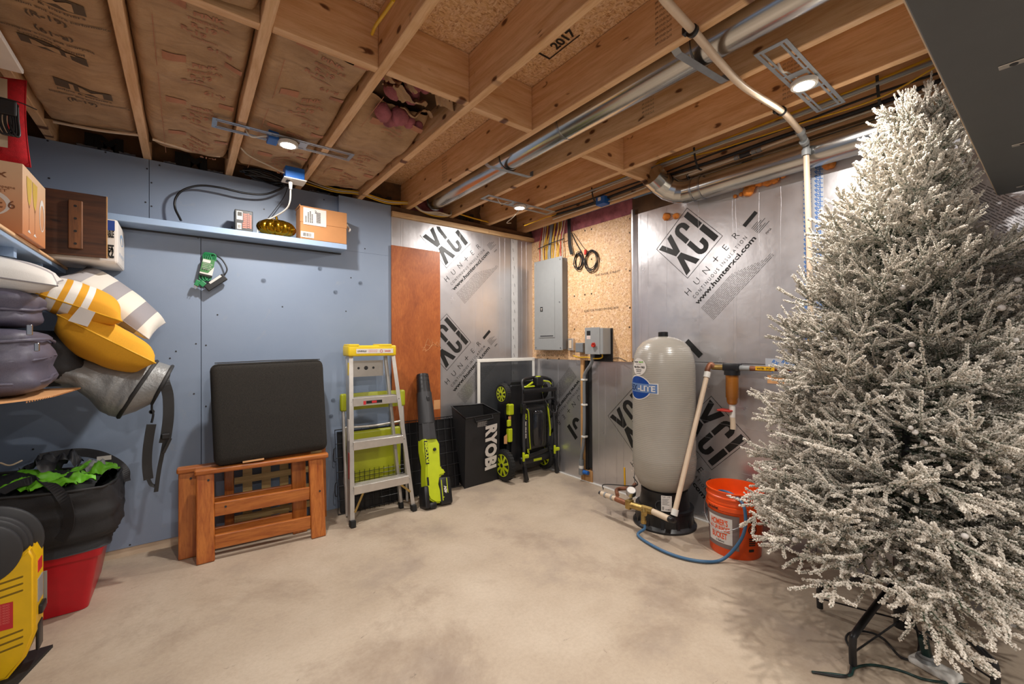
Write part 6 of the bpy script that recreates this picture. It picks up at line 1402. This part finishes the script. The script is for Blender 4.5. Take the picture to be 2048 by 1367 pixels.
# ---- black tote of sports gear on the red bin
bx0, bx1, by0, by1 = -3.78, -3.12, -.62, -.12
t = thing('red_bin', 'bright red plastic storage bin on the floor under the black tote', 'storage bin', (-3.45, -.33, 0))
m = MB(); n = 4
def tub(m, lo, hi, zb_, zt_, tap, th, r):
    def loop(z, ins):
        k = (z-zb_)/(zt_-zb_); o_ = tap*(1-k)+ins; xs0, xs1, ys0, ys1 = lo[0]+o_, hi[0]-o_, lo[1]+o_, hi[1]-o_; out = []
        for cx, cy_, a0 in ((xs1-r, ys1-r, 0), (xs0+r, ys1-r, 90), (xs0+r, ys0+r, 180), (xs1-r, ys0+r, 270)):
            for i in range(6): a = R(a0+i*18); out.append((cx+r*math.cos(a), cy_+r*math.sin(a), z))
        return out
    L_ = [loop(zb_+.0, 0), loop(zt_-.035, 0), loop(zt_-.035, -.012), loop(zt_, -.014), loop(zt_, th-.004), loop(zb_+.006, th)]
    k = len(m.v); N_ = len(L_[0]); m.add([p for l_ in L_ for p in l_], [tuple(reversed(range(N_)))]+[tuple(range(5*N_, 6*N_))]+[(i*N_+j, i*N_+(j+1) % N_, (i+1)*N_+(j+1) % N_, (i+1)*N_+j) for i in range(5) for j in range(N_)])
tub(m, (-3.80, -.585), (-3.135, -.06), .002, .285, .045, .004, .028); part('tub', m, 'red', t, smooth=40)
m = MB()
m.rbox((-3.36, -.575, .03), (-3.348, -.545, .245), .004, 1)
part('moulded_rib', m, 'red', t)
t = thing('gear_tote', 'black tote stuffed with green and black gear on red bin', 'tote bag', (-3.45, -.36, .30))
m = MB(); n = 56; rows = 14
def tp(u, v, ins=0):
    a = 2*math.pi*u; c, s_ = math.cos(a), math.sin(a); p = 7; k = (abs(c)**p+abs(s_)**p)**(-1/p)
    fold = .016*noise.noise(Vector((c*3+s_*2, v*9+c*3, 2)))+.012*noise.noise(Vector((c*7, s_*7, v*4)))-.02*math.exp(-((v-.1)/.08)**2)
    hx, hy = .335-ins+fold+.02*v*(1-v)*4-.0*v, .245-ins+fold
    zt_ = .585-.03*c
    return Vector((-3.43+hx*k*c, -.37+hy*k*s_, .286+(zt_-.285)*v))
m.grid(lambda v, u: tp(u, v), rows, n); m.grid(lambda v, u: tp(u, 1-v*.35, .01), 4, n); m.add([tp(i/n, 0) for i in range(n)], [tuple(reversed(range(n)))]); part('tote_body', m, 'tote', t, smooth=180)
m = MB(); m.tube([tp(i/40, 1) for i in range(40)], .007, 6, closed=True); part('rim_binding', m, 'matblack', t, smooth=60)
m = MB(); m.ribbon([hit(0, 985, 'y', -.60), hit(35, 968, 'y', -.55), hit(75, 960, 'y', -.55), hit(105, 972, 'y', -.60), hit(128, 998, 'y', -.65), hit(138, 1030, 'y', -.66), hit(134, 1058, 'y', -.65), hit(118, 1080, 'y', -.64)], .038, .003, (1, -.35, -.4), 6); part('carry_strap', m, 'tote', t)
m = MB(); m.ribbon([hit(80, 915, 'y', -.20), hit(120, 908, 'y', -.18), hit(160, 904, 'y', -.18), hit(200, 910, 'y', -.20), hit(232, 925, 'y', -.22), hit(250, 943, 'y', -.24), hit(254, 962, 'y', -.25)], .045, .003, (.2, .6, .8), 6); part('carry_strap', m, 'tote', t)
m = MB(); p = hit(215, 915, 'y', -.24); m.box((p.x-.04, -.245, p.z-.01), (p.x+.015, -.24, p.z+.012)); part('paper_tag', m, 'paper', t)
# gear inside: crumpled pieces
def crumple(name, c, w, l, mat, seed, ang, label, amp=.05):
    m = MB(); ca, sa = math.cos(ang), math.sin(ang)
    def fn(a, b):
        x, y = (a-.5)*w, (b-.5)*l; z = amp*noise.noise(Vector((a*3+seed, b*3, seed)))+.03*math.sin(math.pi*a)*math.sin(math.pi*b)+amp*.4*noise.noise(Vector((a*9, b*9, seed)))
        y += .02*math.sin(a*4+seed)
        return (c[0]+x*ca-y*sa, c[1]+x*sa+y*ca, c[2]+z)
    m.grid(fn, 18, 14); return single(name, m, mat, label, 'sports gear', 'gear in the black tote', smooth=180)
crumple('black_cloth', (-3.45, -.36, .575), .60, .44, 'tote', 1, 0, 'black crumpled cloth filling the tote')
crumple('mesh_cloth', (-3.34, -.26, .635), .16, .16, 'dark', 2, .6, 'dark meshy cloth at the top middle of the tote', .08)
crumple('grey_cloth', (-3.20, -.30, .595), .12, .16, 'lgrey', 7, -.5, 'grey cloth poking out at the right of the tote', .05)
for k, (px, py, w, l, an, lb) in enumerate(((65, 958, .20, .06, .1, 'long green gear strip nearest the top of the tote'), (95, 985, .15, .07, .9, 'green gear piece left of the carry strap'), (35, 990, .12, .08, 1.3, 'green gear piece at the far left of the tote'), (175, 962, .22, .05, .55, 'narrow green gear strip right of the strap'), (200, 975, .14, .06, .5, 'green gear panel near the right tote rim'), (160, 1003, .10, .05, .3, 'yellow-green gear end over the front rim'), (105, 1008, .14, .06, .4, 'lowest green gear piece above the yellow case'), (60, 1000, .16, .06, -.1, 'green gear band behind the black disc'))):
    yy = -.58+.32*(1010-py)/60; p = hit(px, py, 'y', yy); crumple('green_gear', (p.x, p.y, max(p.z, .585)+.012), w, l, 'green', 20+k, an, lb, .028)
m = MB(); m.tube([hit(165, 950, 'y', -.4), hit(178, 940, 'y', -.38), hit(184, 925, 'y', -.36), hit(192, 938, 'y', -.36), hit(200, 930, 'y', -.34)], .004, 6, 5); m.tube([hit(0, 925, 'y', -.45), hit(20, 930, 'y', -.45), hit(45, 920, 'y', -.44)], .004, 6, 5); single('cream_cord', m, 'cream', 'cream cord lying on the gear in the tote', 'cord', smooth=60)
# ---- yellow case with black discs
t = thing('yellow_case', 'upright yellow moulded tool case with vents and red label', 'tool case', (-3.42, -.9, 0))
def case_shape(w0, x1, y0, y1, z0, z1, r=.05):
    pts = [(w0, z0), (x1-.07, z0), (x1-.025, z0+.06), (x1, z0+.14), (x1, z1-.04), (x1-.014, z1), (x1-.05, z1-.035), (x1-.085, z1-.03), (x1-.14, z1+.03), (w0, z1+.075)]
    bm = bmesh.new(); tm = MB(); tm.prism(pts, y1-y0, frame((0, y1, 0), (1, 0, 0), (0, 0, 1))); vv = [bm.verts.new(v) for v in tm.v]
    for ff in tm.f: bm.faces.new([vv[i] for i in ff])
    bmesh.ops.recalc_face_normals(bm, faces=bm.faces[:]); bmesh.ops.bevel(bm, geom=[e for e in bm.edges if e.calc_face_angle(0) > 1.0], offset=.010, segments=3, affect='EDGES'); m = MB(); m.addbm(bm); return m
yc0, yc1 = -.975, -.855
RX = -3.262
part('shell', case_shape(-3.72, RX, yc0, yc1, .012, .475), 'yellow', t, smooth=40)
m = MB(); m.add([(-3.7, -1.25, 0), (-3.33, -1.12, 0), (-3.245, -.81, 0), (-3.7, -.79, 0), (-3.7, -1.25, .012), (-3.33, -1.12, .012), (-3.245, -.81, .012), (-3.7, -.79, .012)], [(3, 2, 1, 0), (4, 5, 6, 7), (0, 1, 5, 4), (1, 2, 6, 5), (2, 3, 7, 6), (3, 0, 4, 7)]); part('base_plate', m, 'matblack', t)
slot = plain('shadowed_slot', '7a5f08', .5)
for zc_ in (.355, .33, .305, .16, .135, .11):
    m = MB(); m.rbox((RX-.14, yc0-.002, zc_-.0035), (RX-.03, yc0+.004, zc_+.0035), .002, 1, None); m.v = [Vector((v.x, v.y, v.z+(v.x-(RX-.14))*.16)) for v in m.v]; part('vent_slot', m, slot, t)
m = MB(); m.box((RX-.122, yc0-.0022, .195), (RX-.055, yc0-.0005, .29)); part('warning_label', m, 'redpaint', t)
m = MB(); f = frame((RX-.118, yc0-.003, .28), (1, 0, 0), (0, 0, 1))
for i in range(8): text(m, 'WARNING READ', .006, f, .003, -.009*i, .052)
part('label_lettering', m, plain('pale_red_print', 'e07a70', .5), t)
m = MB(); m.rbox((RX-.004, yc0+.04, .20), (RX+.012, yc0+.10, .235), .005, 2); m.rbox((RX-.006, yc0+.03, .07), (RX+.004, yc0+.09, .17), .01, 2); part('latch', m, 'black', t, smooth=40)
m = MB(); m.rbox((RX-.004, yc0+.03, .25), (RX+.002, yc0+.10, .34), .003, 1); m.box((RX-.002, yc1+.003, .20), (RX+.008, yc1+.005, .33)); part('side_plate', m, 'lgrey', t)
m = MB(); m.rbox((RX-.006, yc0+.03, .36), (RX+.002, yc0+.09, .41), .004, 1); part('side_logo', m, 'redpaint', t)
ctr = Vector((-3.405, yc0+.01, .475))
m = MB()
for k, (r, y) in enumerate(((.150, .09), (.128, .05), (.120, .035), (.112, .0))): m.lathe([(0, 0), (r-.006, 0), (r, .004), (r, .014), (r-.006, .018), (0, .018)], 48, Matrix.Translation(ctr+Vector((0, y, .0))) @ Matrix.Rotation(R(90), 4, 'X'))
single('wheel_stack', m, 'dark', 'stack of black discs standing in the yellow case top', 'wheel', smooth=40)
# ================================================================== flocked artificial tree
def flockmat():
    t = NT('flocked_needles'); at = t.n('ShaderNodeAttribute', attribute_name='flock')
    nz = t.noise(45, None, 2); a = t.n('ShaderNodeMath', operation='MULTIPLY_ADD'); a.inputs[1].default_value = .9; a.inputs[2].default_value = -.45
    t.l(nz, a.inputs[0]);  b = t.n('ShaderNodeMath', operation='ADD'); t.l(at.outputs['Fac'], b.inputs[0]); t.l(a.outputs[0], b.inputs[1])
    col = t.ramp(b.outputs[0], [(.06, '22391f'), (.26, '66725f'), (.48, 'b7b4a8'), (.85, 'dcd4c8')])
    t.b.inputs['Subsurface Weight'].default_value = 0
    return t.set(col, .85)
M['flock'] = flockmat()
def branch_mesh(seed, L=.5, shoots=15, fine=1.0):
    """a branch along +X, fanning in XY, with finger-like flocked shoots"""
    g = random.Random(seed); vs = []; fs = []; fl = []
    def stem(pts, r, f):
        k = len(vs)
        for i, p in enumerate(pts):
            d = (pts[min(i+1, len(pts)-1)]-pts[max(0, i-1)]).normalized(); a = d.orthogonal().normalized(); b = d.cross(a); rr = r*(1-.6*i/(len(pts)-1))
            for j in range(3): an = 2.094*j; vs.append(p+(a*math.cos(an)+b*math.sin(an))*rr); fl.append(f)
        for i in range(len(pts)-1):
            for j in range(3): fs.append((k+i*3+j, k+i*3+(j+1) % 3, k+i*3+3+(j+1) % 3, k+i*3+3+j))
    def needles(pts, n, ln, f0, f1, start=0.):
        for i in range(n):
            s = start+(1-start)*(i+g.random())/n; x = s*(len(pts)-1); k = min(int(x), len(pts)-2); p = pts[k].lerp(pts[k+1], x-k); d = (pts[k+1]-pts[k]).normalized()
            a = d.orthogonal().normalized(); b = d.cross(a); an = g.uniform(0, 6.283); rad = a*math.cos(an)+b*math.sin(an)
            out = (rad*g.uniform(.75, 1.0)+d*g.uniform(.45, .9)).normalized(); l = ln*g.uniform(.7, 1.1)*(1-.25*s)
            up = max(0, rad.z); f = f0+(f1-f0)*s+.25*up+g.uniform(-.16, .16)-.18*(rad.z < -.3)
            w = (.0020+.0024*max(0, min(1, f)))*fine; sd = out.cross(rad).normalized() if out.cross(rad).length > 1e-3 else b; nn = out.cross(sd)
            q = p+out*l; k2 = len(vs); m_ = p+out*l*.6
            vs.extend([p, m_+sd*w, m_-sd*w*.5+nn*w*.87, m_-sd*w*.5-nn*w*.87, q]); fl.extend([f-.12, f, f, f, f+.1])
            fs.extend([(k2, k2+1, k2+2), (k2, k2+2, k2+3), (k2, k2+3, k2+1), (k2+4, k2+2, k2+1), (k2+4, k2+3, k2+2), (k2+4, k2+1, k2+3)])
    main = [Vector((L*i/8, .02*math.sin(i*.7+seed)*L, .09*L*(i/8)**2+.015*noise.noise(Vector((i*.6, seed, 0))))) for i in range(9)]
    stem(main, .0035, .1); needles(main, 110, .019, .05, .8, .2)
    for i in range(shoots):
        s = .26+.70*(i+g.uniform(0, .6))/shoots; x = s*8; k = min(int(x), 7); p = main[k].lerp(main[k+1], x-k)
        side = (1 if i % 2 else -1); an = R(g.uniform(24, 50))*side; el = R(g.uniform(-22, 38)); ln = L*(.20+.22*(1-abs(s-.5)*1.1))*g.uniform(.8, 1.15)
        d = Vector((math.cos(an)*math.cos(el), math.sin(an)*math.cos(el), math.sin(el))); pts = [p+d*ln*j/4+Vector((ln*.03*j, 0, ln*.012*j*j)) for j in range(5)]
        stem(pts, .002, .2); needles(pts, int(112*fine), .0128, .20+.42*s, .92)
        for sg in (1, -1):
            if ln > .08:
                b0 = pts[1+(i % 2)]; a2 = an+sg*R(g.uniform(28, 45)); e2 = el+R(g.uniform(-15, 20)); l2 = ln*g.uniform(.42, .6); d2 = Vector((math.cos(a2)*math.cos(e2), math.sin(a2)*math.cos(e2), math.sin(e2)))
                pp = [b0+d2*l2*j/3 for j in range(4)]; stem(pp, .0016, .3); needles(pp, int(66*fine), .0122, .26+.40*s, .95)
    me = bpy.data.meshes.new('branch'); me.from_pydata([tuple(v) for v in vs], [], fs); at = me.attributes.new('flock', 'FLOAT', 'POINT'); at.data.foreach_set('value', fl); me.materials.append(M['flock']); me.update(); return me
tb = Vector((-.500, -2.895, 0)); lean = Vector((.105, -.035, 0)); HT = 2.16
t = thing('flocked_tree', 'tall snow-flocked artificial Christmas tree in front of the right wall', 'christmas tree', tb)
def trunk(z): return tb+lean*(z/HT)+Vector((0, 0, z))
m = MB(); m.tube([trunk(.10), trunk(1.0), trunk(2.0)], lambda s: .017*(1-.6*s), 10); part('trunk', m, 'dark', t, smooth=60)
BM = [branch_mesh(s, .5, 12) for s in range(7)]; TM = [branch_mesh(20+s, .34, 9, 1.15) for s in range(4)]
g = random.Random(42)
EXT = {me: [v.co.copy() for v in list(me.vertices)[::17]] for me in BM+TM}
def put(me, z, az, el, reach, roll=0, wd=1.0):
    """reach: straight distance from the trunk to the tip"""
    d = Vector((math.cos(az)*math.cos(el), math.sin(az)*math.cos(el), math.sin(el))); y = Vector((-math.sin(az), math.cos(az), 0)); zz = d.cross(y)
    p = trunk(z)
    for _ in range(14):
        s = reach/(1.17*(.5 if me in BM else .34)); w = max(.6, min(1.15, s))*wd
        mt = Matrix((d, y, zz)).transposed() @ Matrix.Rotation(roll, 3, 'X')
        q = mt.to_4x4() @ Matrix.Diagonal((s, w, w, 1)); q.translation = p-tb
        E_ = [q @ c for c in EXT[me]]
        if max(c.x for c in E_)+tb.x < -.012 and not any(c.y+tb.y < -3.13 and c.z > 1.68 for c in E_): break
        reach *= .9
    else: return
    o = bpy.data.objects.new('branch', me); COL.objects.link(o); o.parent = t; o.matrix_local = q
ga = 2.39996
RT = ((.2, .60), (.35, .60), (.6, .57), (.93, .53), (1.2, .50), (1.5, .42), (1.75, .33), (1.93, .24), (2.08, .15), (2.2, .07), (2.32, .03))
def radius(z):
    for (a, ra), (b, rb) in zip(RT, RT[1:]):
        if z <= b: return ra+(rb-ra)*max(0, (z-a))/(b-a)
    return .03
N_ = 284
for i in range(N_):
    f = (i+.5)/N_; z = .46+1.56*f**1.22; h = (z-.46)/1.56
    el = R(-12+66*h**1.25+g.uniform(-8, 8)); az = i*ga+g.uniform(-.25, .25)
    # tip height decides the radius there
    reach = .5
    for _ in range(6): reach = max(.10, radius(min(2.2, z+reach*math.sin(el)))/max(.25, math.cos(el)))
    reach = min(.66, reach)*g.uniform(.86, 1.08)
    put(BM[i % 7] if h < .66 else TM[i % 4], z, az, el, reach, g.uniform(-.5, .5))
for i in range(8): put(TM[i % 4], 1.93+.014*i, i*ga*1.3, R(52+i*1.4), .29-.006*i, g.uniform(-1, 1), .75)
put(TM[0], 1.99, 0.4, R(84), .22, 0, .62); put(TM[1], 2.0, -.75, R(72), .33, 0, .62); put(TM[2], 1.99, 2.2, R(74), .24, 0, .6)
for k, (az, el, rc) in enumerate(((R(205), R(-36), .50), (R(262), R(-27), .50), (R(315), R(-30), .62), (R(165), R(-20), .60), (R(290), R(-14), .62), (R(235), R(-18), .58))): put(BM[k], .46, az, el, rc)   # drooping lowest boughs
bm = bmesh.new(); bmesh.ops.create_icosphere(bm, subdivisions=2, radius=.0105); mb_ = bpy.data.meshes.new('frosted_berry'); bm.to_mesh(mb_); bm.free(); mb_.materials.append(M['paper'])
for p_ in mb_.polygons: p_.use_smooth = True
for i in range(46):
    z = g.uniform(.40, 1.6); a = g.uniform(R(150), R(300)); r = radius(z)*g.uniform(.62, .9); o = bpy.data.objects.new('frosted_berry', mb_); COL.objects.link(o); o.parent = t; o.location = trunk(z)-tb+Vector((r*math.cos(a), r*math.sin(a), 0)); s = g.uniform(.7, 1.1); o.scale = (s, s, s)
# stand
st = thing('tree_stand', 'black folding metal stand holding up the flocked tree', 'stand', tb)
m = MB(); m.cyl(tb+Vector((0, 0, .055)), tb+Vector((0, 0, .36)), .024, 24); part('centre_tube', m, 'black', st, smooth=60)
feet = [Z(1706, 1328, .012), Z(1640, 1215, .012), Z(1990, 1385, .012)]
a3 = [math.atan2(p.y-tb.y, p.x-tb.x) for p in feet]
for fz in feet+[tb+Vector((.33, .05, .012))]:
    d = (fz-tb); d.z = 0; u = d.normalized(); e = tb+d; 
    m = MB(); m.tube([tb+Vector((0, 0, .235))+u*.02, tb+Vector((0, 0, .225))+d*.30, e+Vector((0, 0, .13))-u*.03, e+Vector((0, 0, .10)), e+Vector((0, 0, .012))], .0125, 10, 5); part('leg', m, 'black', st, smooth=60)
    m = MB(); m.tube([tb+Vector((0, 0, .085)), e+Vector((0, 0, .055))], .0035, 6); part('brace_rod', m, 'black', st, smooth=60)
# cords and power block
c1 = [Z(1755, 1195, .2), Z(1820, 1235, .1), Z(1838, 1280, .02), Z(1830, 1315, .008), Z(1800, 1312, .008), Z(1765, 1275, .008), Z(1730, 1262, .008), Z(1700, 1265, .008), Z(1692, 1278, .008), Z(1702, 1300, .008), Z(1703, 1330, .008), Z(1690, 1352, .006), Z(1624, 1343, .006)]
cable('light_wire', c1, .0042, 'greenc' if False else 'matblack', 'black light cord curling round the tree stand leg', 'cord')
dg_ = plain('dark_green_cord', '12302c', .45)
m = MB(); m.tube([Z(1624, 1343, .006), Z(1665, 1347, .006), Z(1700, 1350, .006), Z(1710, 1335, .006), Z(1745, 1329, .006), Z(1800, 1340, .006), Z(1850, 1358, .006), Z(1910, 1366, .006), Z(1990, 1375, .006)], .0045, 8, 8); single('ground_wire', m, dg_, 'dark green cord running along the floor below the stand', 'cord', smooth=60)
m = MB(); m.tube([Z(1853, 1283, .09), Z(1846, 1270, .10), Z(1852, 1262, .12), Z(1866, 1268, .10), Z(1885, 1262, .09), Z(1925, 1280, .03), Z(1942, 1300, .008), Z(1945, 1325, .006)], .0045, 8, 8); single('plug_lead', m, dg_, 'cord arching from the power block to the right', 'cord', smooth=60)
pb = Z(1875, 1335, .02); t = thing('power_block', 'white remote outlet block with dark plug on the floor beside the stand', 'outlet', pb)
f = frame(pb, Z(1905, 1345, 0)-Z(1850, 1300, 0), (0, 0, 1)); a_, b_ = Z(1838, 1308, 0), Z(1902, 1343, 0)
m = MB(); u = (b_-a_); ln = u.length; u.normalize(); v = Vector((-u.y, u.x, 0)); m.rbox((-.075, -.035, 0), (.06, .035, .028), .01, 3, Matrix((u, v, (0, 0, 1))).transposed().to_4x4() if False else frame(pb-Vector((0, 0, pb.z)), u, v)); part('body', m, 'white', t, smooth=50)
m = MB(); c = pb-Vector((0, 0, pb.z))-u*.03; m.cyl(c+Vector((0, 0, .028)), c+Vector((0, 0, .040)), .034, 28, .03); m.cyl(c+Vector((0, 0, .04)), c+Vector((0, 0, .048)), .024, 24, .02); part('socket_collar', m, 'lgrey', t, smooth=40)
m = MB(); m.bar(c+Vector((0, 0, .045)), c+Vector((-.01, .01, .115)), .026, .032, (1, 0, 0), .005); part('plug', m, dg_, t, smooth=50)
bpy.context.view_layer.update()
